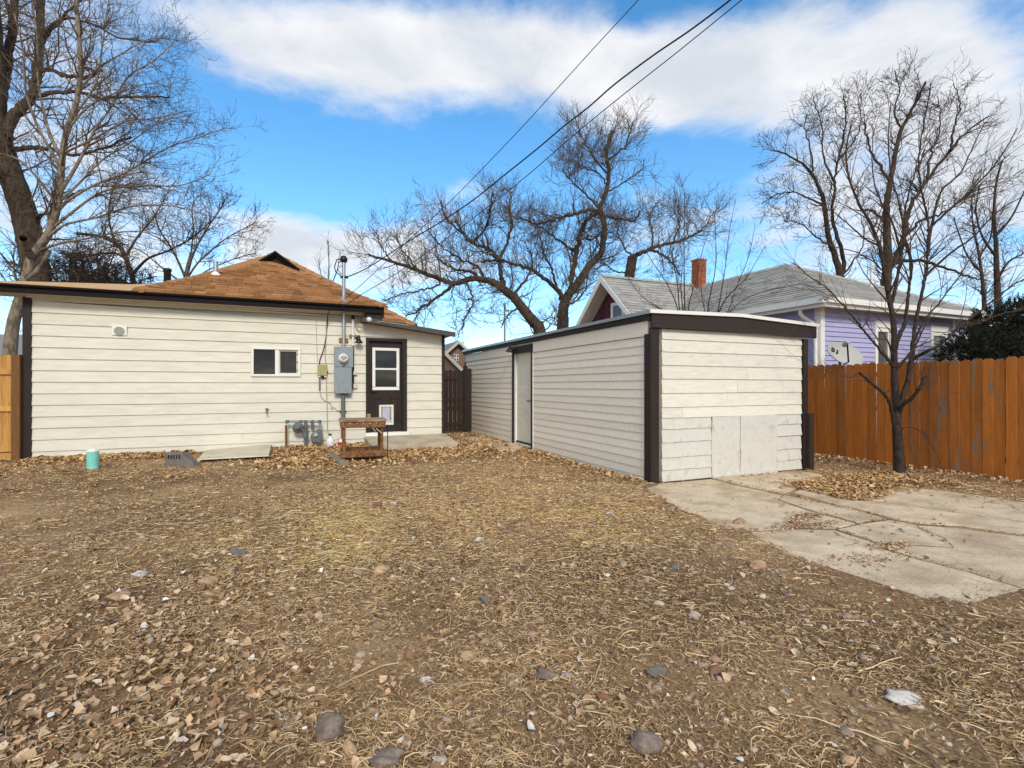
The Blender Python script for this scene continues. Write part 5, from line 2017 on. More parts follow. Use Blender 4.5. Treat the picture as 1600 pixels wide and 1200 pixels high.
def small_things():
    # teal pipe stub
    p = on_z(145, 733, 0)
    r = empty('drain_pipe', (p[0], p[1], 0), 'teal plastic cleanout pipe stub sticking out of the ground', 'pipe')
    rad = 7.6 / F_PX * 7.75
    MB().lathe((0, 0, 0), [(rad, -.05), (rad, .275)], 20).obj('pipe', TEAL, r)
    MB().lathe((0, 0, 0), [(rad + .004, .276), (rad + .004, .30), (rad - .006, .305), (rad - .03, .306), (rad - .03, .318), (.012, .319)], 20).obj('cap', WHITE, r)
    # broken concrete block
    p = on_z(282, 727, 0)
    r = empty('concrete_block', (p[0], p[1], 0), 'dark broken concrete block on the leaves by the siding', 'block', rz=-YAW)
    mb = MB().hexa([(-.21, -.09, -.02), (.20, -.10, -.02), (.25, .10, -.02), (-.20, .11, -.02), (-.20, -.07, .22), (.08, -.08, .215), (.10, .09, .20), (-.18, .09, .215)])
    o = mb.obj('block', CONC_DARK, r)
    o2 = bevel(o, .02, 2)
    mb = MB()
    for i in range(5):
        mb.box(-.14 + i * .045, -.131 + i * .045, -.099, -.08, .12, .18)
    mb.obj('grooves', BLACK, r)
    mb = MB().hexa([(.14, -.13, -.02), (.30, -.10, -.02), (.31, .05, -.02), (.17, .06, -.02), (.13, -.11, .14), (.24, -.09, .09), (.25, .03, .08), (.15, .04, .12)])
    bevel(mb.obj('broken_piece', CONC_DARK, r), .015, 2)
    # sheet of white board leaning on the wall foot
    a, b = Vector(on_z(308, 719, 0.02)), Vector(on_z(420, 713, .06))
    c, d = Vector((W(424, 697, .05).x, YW - .04, W(424, 695, .05).z)), Vector((W(322, 704, .05).x, YW - .04, W(322, 704, .05).z))
    r = empty('fibre_board', tuple((a + b) / 2), 'stained white sheet of board leaning low against the siding', 'board')
    n = (b - a).cross(d - a).normalized() * .012
    mb = MB().hexa([a, b, c, d, a + n, b + n, c + n, d + n])
    wobj(mb, 'sheet', FIBRE, r)
    e1, e2 = a + n * 1.3, b + n * 1.3
    mb = MB().tube([a + n * .6 - Vector((0, .004, 0)), b + n * .6 - Vector((0, .004, 0))], .010, 6)
    wobj(mb, 'chipped_edge', CREAM_OLD, r)
    # jug
    p = on_z(516, 697.5, .02)
    p = Vector((p[0], min(p[1], YW - .22), .0))
    r = empty('plastic_jug', (p.x, p.y, 0), 'white plastic jug with black cap between gas meter and workbench', 'jug')
    MB().lathe((0, 0, 0), [(.07, 0), (.085, .02), (.085, .12), (.075, .17), (.03, .22), (.024, .25)], 16).obj('body', JUG, r)
    MB().lathe((0, 0, 0), [(.03, .252), (.03, .285), (.02, .29)], 12).obj('cap', BLACK, r)
    MB().tube([(.07, 0, .17), (.115, 0, .19), (.12, 0, .12), (.083, 0, .08)], .012, 8).obj('handle', JUG, r)
    q = empty('plastic_bottle', (p.x + .24, p.y + .03, .06), 'squat red and white plastic bottle beside the white jug', 'bottle')
    MB().lathe((0, 0, 0), [(.06, -.06), (.085, -.03), (.085, .05), (.06, .09), (.03, .11)], 16).obj('body', JUG, q)
    MB().lathe((0, 0, 0), [(.0865, -.02), (.088, .01), (.0865, .045)], 16).obj('red_label', REDP, q)
    MB().lathe((0, 0, 0), [(.028, .112), (.028, .14), (.015, .145)], 12).obj('cap', REDP, q)


small_things()

# ================================================================== TREES
def catmull(pts, per=5):
    p = [np.array(q, float) for q in pts]
    out = []
    n = len(p)
    for i in range(n - 1):
        a, b, c, d = p[max(i - 1, 0)], p[i], p[i + 1], p[min(i + 2, n - 1)]
        for k in range(per):
            t = k / per
            out.append(.5 * ((2 * b) + (c - a) * t + (2 * a - 5 * b + 4 * c - d) * t * t + (3 * b - a - 3 * c + d) * t ** 3))
    out.append(p[-1])
    return np.array(out)


def resample(P_, n):
    s = np.r_[0, np.cumsum(np.linalg.norm(np.diff(P_, axis=0), axis=1))]
    t = np.linspace(0, s[-1], n)
    return np.stack([np.interp(t, s, P_[:, k]) for k in range(3)], -1)


def tubes_np(PL, RL, k):
    """PL (M, n, 3), RL (M, n) -> verts, quads for M tubes with k sides"""
    M_, n = PL.shape[:2]
    T = np.empty_like(PL)
    T[:, 1:-1] = PL[:, 2:] - PL[:, :-2]
    T[:, 0] = PL[:, 1] - PL[:, 0]
    T[:, -1] = PL[:, -1] - PL[:, -2]
    T /= np.linalg.norm(T, axis=-1, keepdims=True) + 1e-9
    ref = np.where(np.abs(T[:, :1, 2:3]) < .9, np.array([0, 0, 1.0]), np.array([1.0, 0, 0]))
    U = np.cross(T, np.broadcast_to(ref, T.shape))
    U /= np.linalg.norm(U, axis=-1, keepdims=True) + 1e-9
    Wv = np.cross(T, U)
    a = np.arange(k) * 2 * np.pi / k
    V = PL[:, :, None] + (U[:, :, None] * np.cos(a)[None, None, :, None] + Wv[:, :, None] * np.sin(a)[None, None, :, None]) * RL[:, :, None, None]
    idx = np.arange(M_ * n * k).reshape(M_, n, k)
    A = idx[:, :-1]
    B = np.roll(A, -1, axis=2)
    C = np.roll(idx[:, 1:], -1, axis=2)
    D = idx[:, 1:]
    Fq = np.stack([A, B, C, D], -1).reshape(-1, 4)
    return V.reshape(-1, 3), Fq


def grow(PL, RL, count, ln, ang, rfac, n=6, t0=.15, t1=1.0, wob=.18, up=.05, taper=.25, rg=rng, rmin=.003, lenfall=.45, flat=None):
    """children on every parent polyline: PL (M, m, 3), RL (M, m). count per parent, ln length range"""
    M_, m = PL.shape[:2]
    L_ = np.linalg.norm(np.diff(PL, axis=1), axis=-1).sum(1)
    cnt = rg.poisson(np.clip(count * L_, 0.3, 400)) if callable(count) is False else count(L_)
    par = np.repeat(np.arange(M_), cnt)
    K = len(par)
    if K == 0:
        return np.zeros((0, n, 3)), np.zeros((0, n))
    t = t0 + (t1 - t0) * rg.random(K) ** .85
    f = t * (m - 1)
    i = np.minimum(f.astype(int), m - 2)
    fr = (f - i)[:, None]
    pos = PL[par, i] * (1 - fr) + PL[par, i + 1] * fr
    rad = RL[par, i] * (1 - fr[:, 0]) + RL[par, i + 1] * fr[:, 0]
    T = PL[par, i + 1] - PL[par, i]
    T /= np.linalg.norm(T, axis=-1, keepdims=True) + 1e-9
    R_ = rg.normal(size=(K, 3))
    if flat is not None:
        R_ += flat
    R_ -= T * (R_ * T).sum(-1, keepdims=True)
    R_ /= np.linalg.norm(R_, axis=-1, keepdims=True) + 1e-9
    a = np.radians(rg.uniform(ang[0], ang[1], K))[:, None]
    D = T * np.cos(a) + R_ * np.sin(a)
    le = rg.uniform(ln[0], ln[1], K) * (1 - lenfall * t)
    out = np.empty((K, n, 3))
    out[:, 0] = pos
    for s in range(1, n):
        D = D + rg.normal(size=(K, 3)) * wob
        D[:, 2] += up
        D /= np.linalg.norm(D, axis=-1, keepdims=True) + 1e-9
        out[:, s] = out[:, s - 1] + D * (le / (n - 1))[:, None]
    r0 = np.maximum(np.minimum(np.minimum(rad * rfac, rad * .9), le * .024), rmin)
    rr = r0[:, None] * (1 - (1 - taper) * np.linspace(0, 1, n)[None])
    return out, np.maximum(rr, rmin * .6)


def bark_limb(pts, r0, r1, per=5, jit=.0, rg=rng):
    Q = catmull(pts, per)
    if jit:
        w = np.r_[0, np.ones(len(Q) - 2), 0][:, None]
        Q = Q + rg.normal(size=Q.shape) * jit * w
    t = np.linspace(0, 1, len(Q))
    return Q, r0 + (r1 - r0) * t ** .55


GROUPS = {'tree': 'bare winter trees standing beyond the yard', 'shrub': 'bare brush behind the low roof'}


def make_tree(name, label, cat, base, limbs, bark, twig, levels, group=None, seed=1, base_d=None, sides=9, min_r=.0055, gnarl=.0):
    """limbs: list of (pixels [(px, py[, depth offset])], r0, r1, vigour); the first one is the trunk.
    levels: parameters of the successive generations of branches."""
    rg = np.random.default_rng(seed)
    if group is None:
        group = GROUPS.get(name) if 'yard tree growing' not in label else None
        if 'saplings' in label:
            group = 'bare saplings behind the shed'
    root = empty(name, base, label, cat, group)
    rootM = np.array(base)
    polys, rads, vig = [], [], []
    for li, (px, r0, r1, v) in enumerate(limbs):
        k = len(px)
        drift = rg.normal() * .05 * base_d
        pts = []
        for i, q in enumerate(px):
            off = q[2] if len(q) > 2 else (0 if li == 0 else drift * (i / max(1, k - 1)) ** 1.2)
            pts.append(P(q[0], q[1], base_d + off))
        Q, R_ = bark_limb(pts, r0, r1, 6, gnarl * (.4 if li == 0 else 1), rg)
        if li == 0:
            # flare at the foot
            R_ = R_ * (1 + .35 * np.exp(-np.arange(len(R_)) / 2.0))
        V, Fq = tubes_np(Q[None], R_[None], sides if li == 0 else 7)
        o = np_mesh('trunk' if li == 0 else 'branch', V - rootM, Fq, bark, True, root)
        polys.append(resample(Q, 24))
        t = np.linspace(0, 1, len(R_))
        rads.append(np.interp(np.linspace(0, 1, 24), t, R_))
        vig.append(v)
    allV, allF, nv = [], [], 0
    PL, RL = np.array(polys), np.array(rads)
    live = np.array([v > 0 for v in vig])
    PL, RL = PL[live], RL[live]
    vv = np.array(vig)[live]
    first = True
    pool = [(PL, RL)]
    for lv in levels:
        src = [pool[-1]] if not lv.get('all') else pool
        PLs = np.concatenate([resample_many(p[0], 8) for p in src]) if len(src) > 1 else src[0][0]
        RLs = np.concatenate([resample_rad(p[1], 8) for p in src]) if len(src) > 1 else src[0][1]
        kw = {k: v for k, v in lv.items() if k in ('n', 't0', 't1', 'wob', 'up', 'taper', 'lenfall')}
        if first and not np.allclose(vv, 1):
            reps = [grow(PLs[i:i + 1], RLs[i:i + 1], lv['count'] * vv[i], lv['len'], lv['ang'], lv['rf'], rg=rg, rmin=lv.get('rmin', min_r), **kw) for i in range(len(PLs))]
            C, R_ = np.concatenate([r[0] for r in reps]), np.concatenate([r[1] for r in reps])
        else:
            C, R_ = grow(PLs, RLs, lv['count'], lv['len'], lv['ang'], lv['rf'], rg=rg, rmin=lv.get('rmin', min_r), **kw)
        first = False
        if len(C):
            ok = C[:, :, 2].min(1) > lv.get('zmin', .2)
            C, R_ = C[ok], R_[ok]
        if len(C) == 0:
            break
        V, Fq = tubes_np(C, R_, lv.get('k', 3))
        allV.append(V - rootM)
        allF.append(Fq + nv)
        nv += len(V)
        pool.append((C, R_))
    if allV:
        o = np_mesh('crown', np.concatenate(allV), np.concatenate(allF), twig, False, root)
        o['kind'] = 'stuff'
        print(name, 'crown quads', sum(len(f) for f in allF))
    return root


def resample_many(PL, n):
    m = PL.shape[1]
    f = np.linspace(0, m - 1, n)
    i = np.minimum(f.astype(int), m - 2)
    fr = (f - i)[None, :, None]
    return PL[:, i] * (1 - fr) + PL[:, i + 1] * fr


def resample_rad(RL, n):
    m = RL.shape[1]
    f = np.linspace(0, m - 1, n)
    i = np.minimum(f.astype(int), m - 2)
    fr = (f - i)[None, :]
    return RL[:, i] * (1 - fr) + RL[:, i + 1] * fr


def lv(count, a, b, ang0, ang1, rf, **kw):
    d = dict(count=count, len=(a, b), ang=(ang0, ang1), rf=rf)
    d.update(kw)
    return d


def gp(px, d, z=0):
    p = P(px, 600, d)
    return (p[0], p[1], z)


# --- T1: great furrowed cottonwood at the left
D = 17.0
make_tree('tree', 'huge leaning furrowed dark trunk cottonwood at the left edge', 'tree', gp(62, D), [
    ([(66, 640), (58, 450), (46, 370), (30, 310), (8, 250), (-8, 190), (-12, 100), (-22, -20)], .42, .32, 1),
    ([(8, 215), (14, 195), (32, 168), (50, 150), (58, 110), (62, 60), (66, -30)], .22, .12, 1),
    ([(-8, 180), (4, 140), (12, 90), (20, 40), (24, -30)], .2, .12, 1),
    ([(18, 236), (50, 230), (82, 234), (120, 242), (160, 232), (205, 214)], .11, .03, 1),
    ([(45, 152), (80, 146), (120, 144), (160, 153), (210, 152), (265, 152)], .10, .025, 1),
    ([(52, 128), (70, 108), (100, 118), (130, 121), (160, 110)], .09, .05, .4),
    ([(58, 80), (78, 48), (100, 26), (128, -5)], .09, .03, 1),
    ([(62, 60), (95, 30), (140, 36), (190, 60), (245, 66)], .06, .02, 1),
    ([(20, 290), (-20, 260), (-60, 230)], .10, .04, 1),
    ([(40, 340), (80, 330), (120, 300), (170, 290), (230, 300)], .06, .015, 1),
], BARK_DARK, TWIG_PALE, [
    lv(4.2, .8, 2.6, 25, 70, .45, n=7, wob=.22, up=.08, t0=.25, k=4),
    lv(3.8, .5, 1.5, 25, 65, .6, n=6, wob=.2, up=.06, k=3),
    lv(3.8, .25, .8, 25, 60, .7, n=4, wob=.2, up=.05, k=3),
], seed=3, base_d=D, min_r=.0065, gnarl=.02, group=None)

# --- T2: pale smooth tree in front of it
D = 14.2
make_tree('tree', 'pale smooth barked tree with long arching limbs left of the roof', 'tree', gp(14, D), [
    ([(10, 640), (15, 560), (21, 505), (34, 460), (44, 425), (50, 402), (74, 368), (88, 330), (94, 292), (97, 250), (104, 205), (120, 158), (126, 100), (122, 40), (116, -30)], .20, .045, 1),
    ([(50, 404), (40, 385), (36, 372)], .11, .09, 0),
    ([(30, 470), (44, 440), (62, 418), (78, 392)], .10, .05, .3),
    ([(94, 300), (112, 272), (132, 236), (150, 200), (172, 170), (200, 120), (240, 95), (275, 62)], .065, .012, 1.3),
    ([(86, 335), (108, 312), (150, 288), (200, 268), (260, 232), (310, 215), (352, 200)], .06, .010, 1.3),
    ([(78, 360), (110, 334), (160, 300), (220, 290), (280, 290), (330, 272)], .055, .010, 1.4),
    ([(70, 375), (100, 352), (150, 340), (210, 322), (270, 322), (316, 335)], .05, .010, 1.3),
    ([(60, 392), (95, 380), (140, 372), (195, 362), (250, 366), (300, 380)], .05, .010, 1.3),
    ([(90, 318), (120, 290), (160, 250), (200, 225), (250, 190), (300, 180)], .045, .010, 1.2),
    ([(97, 250), (80, 215), (70, 180), (60, 130), (58, 60), (50, 0)], .06, .018, 1),
    ([(100, 228), (118, 180), (150, 130), (160, 70), (170, 0)], .05, .015, 1),
    ([(96, 262), (60, 200), (40, 140), (36, 80), (22, 20)], .05, .018, 1),
    ([(90, 320), (60, 280), (30, 250), (0, 240)], .05, .015, 1),
    ([(120, 150), (150, 110), (190, 84), (236, 60), (280, 64)], .04, .010, 1.2),
    ([(104, 205), (140, 165), (190, 142), (240, 130), (272, 140)], .04, .010, 1.2),
    ([(98, 240), (150, 215), (195, 190), (240, 185), (285, 175)], .04, .010, 1.2),
], BARK_PALE, TWIG_PALE, [
    lv(5.4, .6, 2.0, 20, 60, .5, n=7, wob=.16, up=.03, t0=.2, k=4),
    lv(5.4, .3, 1.0, 25, 60, .65, n=5, wob=.18, up=.05, k=3),
    lv(3.6, .12, .4, 25, 60, .8, n=4, wob=.2, up=.04, k=3),
], seed=5, base_d=D, min_r=.0048)

# --- T3: dense brush behind the low roof
for (px, D, top, sd, lab) in ((105, 19, 375, 11, 'dense brown leafless brush behind the low tan roof, left clump'), (175, 20.5, 392, 12, 'dense brown leafless brush behind the low tan roof, right clump')):
    rg = np.random.default_rng(sd)
    limbs = [([(px, 640), (px + 2, 540), (px + 4, 470), (px + 6, top + 25)], .12, .05, .7)]
    for k in range(11):
        dx = rg.uniform(-80, 80)
        limbs.append(([(px + 1, 540), (px + dx * .3, 470), (px + dx * .7, 440), (px + dx, rg.uniform(top, 440))], .05, .02, 1))
    make_tree('shrub', lab, 'shrub', gp(px, D), limbs, BARK_DARK, TWIG_DARK, [
        lv(6, .5, 1.4, 35, 85, .5, n=5, wob=.3, up=.0, t0=.3, k=3),
        lv(6.5, .25, .9, 25, 80, .7, n=4, wob=.3, up=-.02, k=3),
        lv(5, .12, .5, 25, 75, .8, n=3, wob=.25, up=0, k=3)], seed=sd, base_d=D, min_r=.012)

# --- T4: small trees behind the brown roof
D = 23
make_tree('tree', 'small spreading bare tree directly behind the brown roof left slope', 'tree', gp(290, D), [
    ([(286, 640), (287, 500), (288, 455), (292, 425), (300, 395)], .16, .09, .3),
    ([(292, 425), (305, 390), (325, 355), (345, 325), (352, 310)], .07, .02, 1),
    ([(290, 440), (310, 410), (350, 375), (385, 355), (405, 345)], .06, .015, 1.2),
    ([(289, 450), (320, 425), (365, 405), (400, 395)], .05, .014, 1.2),
    ([(290, 435), (272, 395), (250, 360), (240, 330)], .07, .02, 1),
    ([(289, 445), (255, 420), (225, 395), (200, 385)], .06, .018, 1),
    ([(298, 400), (302, 360), (300, 325), (310, 305)], .05, .015, 1),
], BARK_PALE, TWIG_PALE, [
    lv(4.6, .7, 1.9, 20, 55, .5, n=6, wob=.16, up=.04, t0=.2, k=4),
    lv(4.6, .3, 1.0, 25, 55, .65, n=5, wob=.18, up=.05, k=3),
    lv(4, .15, .45, 25, 60, .8, n=4, wob=.2, up=.04, k=3)], seed=8, base_d=D, min_r=.0075)
D = 22
make_tree('tree', 'dark bent bare tree rising behind the black flue', 'tree', gp(213, D), [
    ([(212, 640), (212, 500), (210, 450), (200, 412), (186, 385), (160, 370), (120, 365)], .18, .06, 1),
    ([(202, 415), (188, 398), (160, 396), (125, 402), (95, 396)], .08, .03, 1),
    ([(206, 430), (230, 405), (262, 392), (300, 372), (330, 345)], .08, .02, 1),
    ([(196, 402), (215, 370), (240, 340), (262, 300)], .07, .02, 1),
    ([(180, 380), (170, 340), (175, 300), (190, 270)], .06, .02, 1),
], BARK_DARK, TWIG_PALE, [
    lv(5, .7, 2.0, 20, 60, .5, n=6, wob=.2, up=.04, t0=.2, k=4),
    lv(5, .3, 1.1, 25, 60, .65, n=5, wob=.2, up=.05, k=3),
    lv(4, .15, .5, 25, 60, .8, n=4, wob=.2, up=.04, k=3)], seed=9, base_d=D, min_r=.0075)

# --- T5: the big spreading tree behind the shed
D = 24
TUFT = [
    lv(4.2, .8, 2.4, 30, 80, .42, n=7, wob=.24, up=.10, t0=.22, k=4),
    lv(5.0, .6, 1.6, 25, 65, .55, n=6, wob=.2, up=.11, k=3, all=True, t0=.25, rmin=.009),
    lv(4.6, .3, 1.0, 20, 50, .7, n=4, wob=.16, up=.10, k=3, rmin=.007),
]
make_tree('tree', 'big upright trunk of the old spreading tree behind the shed with tall right crown', 'tree', gp(879, D), [
    ([(880, 640), (879, 516), (880, 484), (884, 468), (893, 455), (906, 438), (920, 416), (934, 402), (941, 389), (944, 347), (937, 326), (947, 300), (951, 266), (948, 236), (956, 205)], .36, .07, 1),
    ([(882, 472), (873, 455), (856, 440), (836, 424), (808, 414), (780, 407), (752, 410)], .16, .05, 1),
    ([(892, 456), (894, 430), (901, 392), (907, 368), (916, 346), (934, 332)], .18, .08, .8),
    ([(936, 332), (922, 328), (900, 334), (880, 338), (858, 346), (835, 350), (812, 340)], .12, .04, 1.2),
    ([(945, 338), (962, 340), (990, 344), (1000, 330)], .09, .03, 1),
    ([(900, 395), (880, 380), (860, 366), (840, 352)], .10, .03, 1),
    ([(949, 270), (930, 250), (915, 225), (905, 205)], .06, .02, 1.3),
    ([(950, 250), (975, 230), (985, 205), (990, 190)], .06, .02, 1.3),
    ([(943, 360), (925, 375), (912, 372)], .06, .03, .6),
    ([(870, 452), (862, 420), (850, 395), (845, 370)], .08, .03, 1.2),
    ([(948, 300), (975, 285), (998, 270), (1008, 250)], .05, .02, 1.3),
    ([(938, 325), (910, 300), (890, 280), (878, 265)], .07, .02, 1.3),
    ([(948, 290), (935, 270), (910, 262), (895, 250)], .05, .02, 1.2),
    ([(880, 480), (900, 470), (915, 450), (918, 430)], .05, .02, .6),
], BARK_DARK, TWIG_PALE, TUFT, seed=13, base_d=D, min_r=.010, gnarl=.03)
D = 23
make_tree('tree', 'leaning trunk of the old spreading tree, low limbs reaching left to the roof', 'tree', gp(850, D), [
    ([(858, 640), (844, 522), (832, 502), (817, 482), (802, 464), (787, 452), (772, 442), (757, 437), (735, 436), (710, 443), (682, 434), (652, 422), (630, 414), (607, 407), (590, 402), (575, 398)], .36, .04, 1),
    ([(708, 443), (695, 456), (667, 475), (650, 487), (634, 494)], .11, .03, .9),
    ([(786, 451), (783, 430), (780, 407), (765, 390), (735, 377), (722, 362), (712, 345)], .16, .04, 1.2),
    ([(780, 405), (792, 380), (800, 350), (796, 320), (800, 300)], .10, .03, 1.2),
    ([(800, 462), (820, 440), (832, 415), (828, 392)], .09, .03, 1),
    ([(750, 437), (735, 425), (716, 422), (698, 415), (680, 398)], .09, .03, 1.2),
    ([(756, 437), (748, 418), (720, 405), (690, 385), (668, 360)], .08, .02, 1.2),
    ([(650, 421), (640, 405), (625, 385), (620, 365)], .06, .02, 1.3),
    ([(612, 408), (600, 392), (592, 375), (588, 362)], .05, .02, 1.3),
    ([(726, 438), (735, 455), (738, 475), (728, 495), (722, 515)], .07, .02, .9),
    ([(690, 437), (675, 450), (650, 455), (625, 460), (600, 470)], .06, .02, .9),
    ([(815, 481), (800, 488), (790, 500), (782, 512)], .06, .02, .8),
    ([(740, 378), (760, 355), (765, 330), (770, 300)], .08, .02, 1.3),
    ([(722, 364), (705, 350), (692, 330), (690, 312)], .07, .02, 1.3),
], BARK_DARK, TWIG_PALE, TUFT, seed=17, base_d=D, min_r=.010, gnarl=.03)

# --- T6: lopped tree behind the gabled roof
D = 27
make_tree('tree', 'lopped dark tree behind the gabled roof with one long limb to the right', 'tree', gp(980, D), [
    ([(976, 640), (979, 480), (982, 440), (986, 415), (988, 400)], .34, .26, .4),
    ([(987, 405), (1000, 396), (1016, 389), (1035, 382), (1065, 376), (1085, 366), (1097, 360)], .17, .04, 1.3),
    ([(1014, 390), (1030, 395), (1050, 410), (1062, 430)], .10, .03, 1),
    ([(1018, 388), (1020, 365), (1015, 345), (1020, 325)], .08, .02, 1.3),
    ([(1050, 380), (1060, 360), (1062, 340), (1058, 320)], .07, .02, 1.3),
    ([(988, 402), (975, 385), (965, 360), (968, 340)], .07, .02, 1.2),
    ([(1090, 363), (1105, 350), (1115, 330)], .04, .02, 1.2),
    ([(984, 425), (965, 425), (945, 412), (935, 395)], .06, .02, 1),
], BARK_DARK, TWIG_PALE, TUFT, seed=19, base_d=D, min_r=.011, gnarl=.03)

# --- T7: saplings between the shed and the lilac house
SAP = [
    lv(5.5, .25, .8, 20, 50, .5, n=5, wob=.10, up=.03, t0=.3, k=3),
    lv(5.5, .12, .4, 25, 55, .7, n=4, wob=.12, up=.03, k=3),
    lv(4, .08, .22, 25, 55, .8, n=3, wob=.12, up=.02, k=3)]
D = 12.5
make_tree('shrub', 'clump of bare saplings behind the shed, left one before the chimney', 'shrub', gp(1068, D), [
    ([(1070, 640), (1070, 520), (1070, 485), (1069, 430), (1069, 370), (1070, 300)], .035, .006, 1),
    ([(1068, 530), (1062, 487), (1058, 440), (1050, 400), (1044, 360)], .025, .006, 1),
    ([(1068, 540), (1058, 480), (1040, 440), (1020, 410), (1005, 385)], .020, .005, 1),
    ([(1066, 540), (1040, 490), (1005, 465), (985, 440)], .018, .005, 1),
    ([(1071, 520), (1078, 470), (1090, 430), (1098, 390), (1112, 350)], .022, .005, 1),
    ([(1070, 540), (1055, 500), (1030, 482), (1002, 470)], .016, .005, 1),
    ([(1069, 500), (1064, 450), (1066, 410), (1060, 350)], .02, .005, 1),
], BARK_YOUNG, TWIG_RED, SAP, seed=23, base_d=D, min_r=.0032)
D = 13.0
make_tree('shrub', 'clump of bare saplings behind the shed, right one under the grey roof slope', 'shrub', gp(1112, D), [
    ([(1112, 640), (1110, 520), (1106, 487), (1112, 450), (1117, 425), (1119, 390), (1116, 330)], .03, .006, 1),
    ([(1112, 540), (1124, 487), (1140, 460), (1164, 437), (1178, 415), (1195, 385)], .03, .005, 1),
    ([(1112, 530), (1122, 485), (1128, 450), (1133, 420), (1140, 360), (1150, 310)], .025, .005, 1),
    ([(1112, 540), (1130, 500), (1160, 470), (1195, 455), (1225, 448)], .018, .005, 1),
    ([(1111, 520), (1100, 480), (1095, 440), (1100, 400)], .018, .005, 1),
    ([(1112, 530), (1136, 490), (1150, 450), (1170, 400), (1180, 350)], .018, .005, 1),
], BARK_YOUNG, TWIG_RED, SAP, seed=29, base_d=D, min_r=.0032)

# --- T8: the yard tree in front of the orange fence
D = 7.95
b = P(1406, 600, D)
make_tree('tree', 'bare many stemmed yard tree growing against the orange fence', 'tree', (b[0], b[1], -.12), [
    ([(1407, 745), (1405, 722), (1403, 690), (1401, 655), (1400, 633), (1398, 600), (1397, 560), (1397, 520), (1394, 490), (1389, 468), (1382, 424), (1374, 384), (1358, 345), (1342, 318), (1326, 275), (1322, 235), (1330, 195)], .100, .009, 1),
    ([(1402, 645), (1410, 622), (1419, 592), (1425, 550), (1429, 515), (1434, 488), (1441, 455), (1447, 425), (1450, 380), (1450, 340), (1440, 300), (1436, 250), (1444, 190), (1455, 130)], .052, .007, 1),
    ([(1398, 545), (1406, 522), (1414, 503), (1418, 470), (1421, 445), (1424, 410), (1412, 360), (1416, 320), (1430, 270), (1450, 235), (1480, 215)], .042, .007, 1),
    ([(1391, 480), (1398, 455), (1402, 430), (1408, 400), (1412, 370), (1405, 320), (1392, 270), (1388, 215), (1392, 160)], .036, .006, 1),
    ([(1396, 660, 0), (1391, 630, -.1), (1380, 614, -.2), (1367, 603, -.25), (1355, 592, -.3), (1343, 582, -.35)], .032, .020, .35),
    ([(1343, 582, -.35), (1325, 590, -.4), (1300, 581, -.45), (1270, 572, -.5)], .008, .003, .6),
    ([(1404, 650, 0), (1412, 631, -.15), (1425, 622, -.3), (1437, 606, -.4), (1447, 587, -.45)], .034, .024, .35),
    ([(1428, 560, 0), (1434, 557, -.1), (1450, 548, -.3), (1467, 540, -.4), (1485, 524, -.5), (1503, 508, -.55), (1527, 490, -.6), (1556, 466, -.7), (1587, 443, -.8), (1625, 425, -.9)], .034, .008, 1),
    ([(1500, 511, -.55), (1530, 505, -.6), (1560, 492, -.6), (1600, 484, -.6), (1640, 480, -.6)], .014, .006, 1.2),
    ([(1396, 575, 0), (1387, 562, -.1), (1368, 538, -.2), (1347, 513, -.3), (1328, 490, -.35), (1308, 466, -.4), (1288, 447, -.45), (1267, 433, -.5), (1240, 410, -.5)], .028, .006, 1),
    ([(1449, 400), (1456, 350), (1470, 300), (1500, 270), (1520, 230), (1540, 190)], .030, .006, 1),
    ([(1450, 360), (1480, 330), (1515, 300), (1560, 250), (1590, 200)], .026, .006, 1),
    ([(1447, 430), (1480, 400), (1520, 370), (1560, 330), (1610, 300)], .026, .006, 1),
    ([(1374, 384), (1350, 372), (1325, 350), (1300, 330), (1270, 318)], .018, .005, 1),
    ([(1383, 426), (1360, 405), (1330, 392), (1300, 385)], .016, .005, 1),
    ([(1426, 540), (1445, 500), (1470, 470), (1500, 430), (1530, 380), (1560, 350)], .020, .005, 1),
    ([(1408, 400), (1395, 350), (1370, 300), (1362, 250), (1365, 205)], .022, .005, 1),
    ([(1404, 700, -.1), (1412, 668, -.2), (1440, 675, -.3), (1458, 700, -.35), (1475, 735, -.4)], .010, .004, .8),
], BARK_YOUNG, TWIG_RED, [
    lv(4.6, .5, 1.35, 18, 48, .48, n=7, wob=.09, up=.05, t0=.28, k=4),
    lv(4.8, .2, .65, 22, 55, .6, n=5, wob=.12, up=.04, k=3, all=True, t0=.3),
    lv(4.2, .08, .26, 25, 55, .8, n=4, wob=.14, up=.03, k=3)], seed=31, base_d=D, min_r=.0020, gnarl=.004)

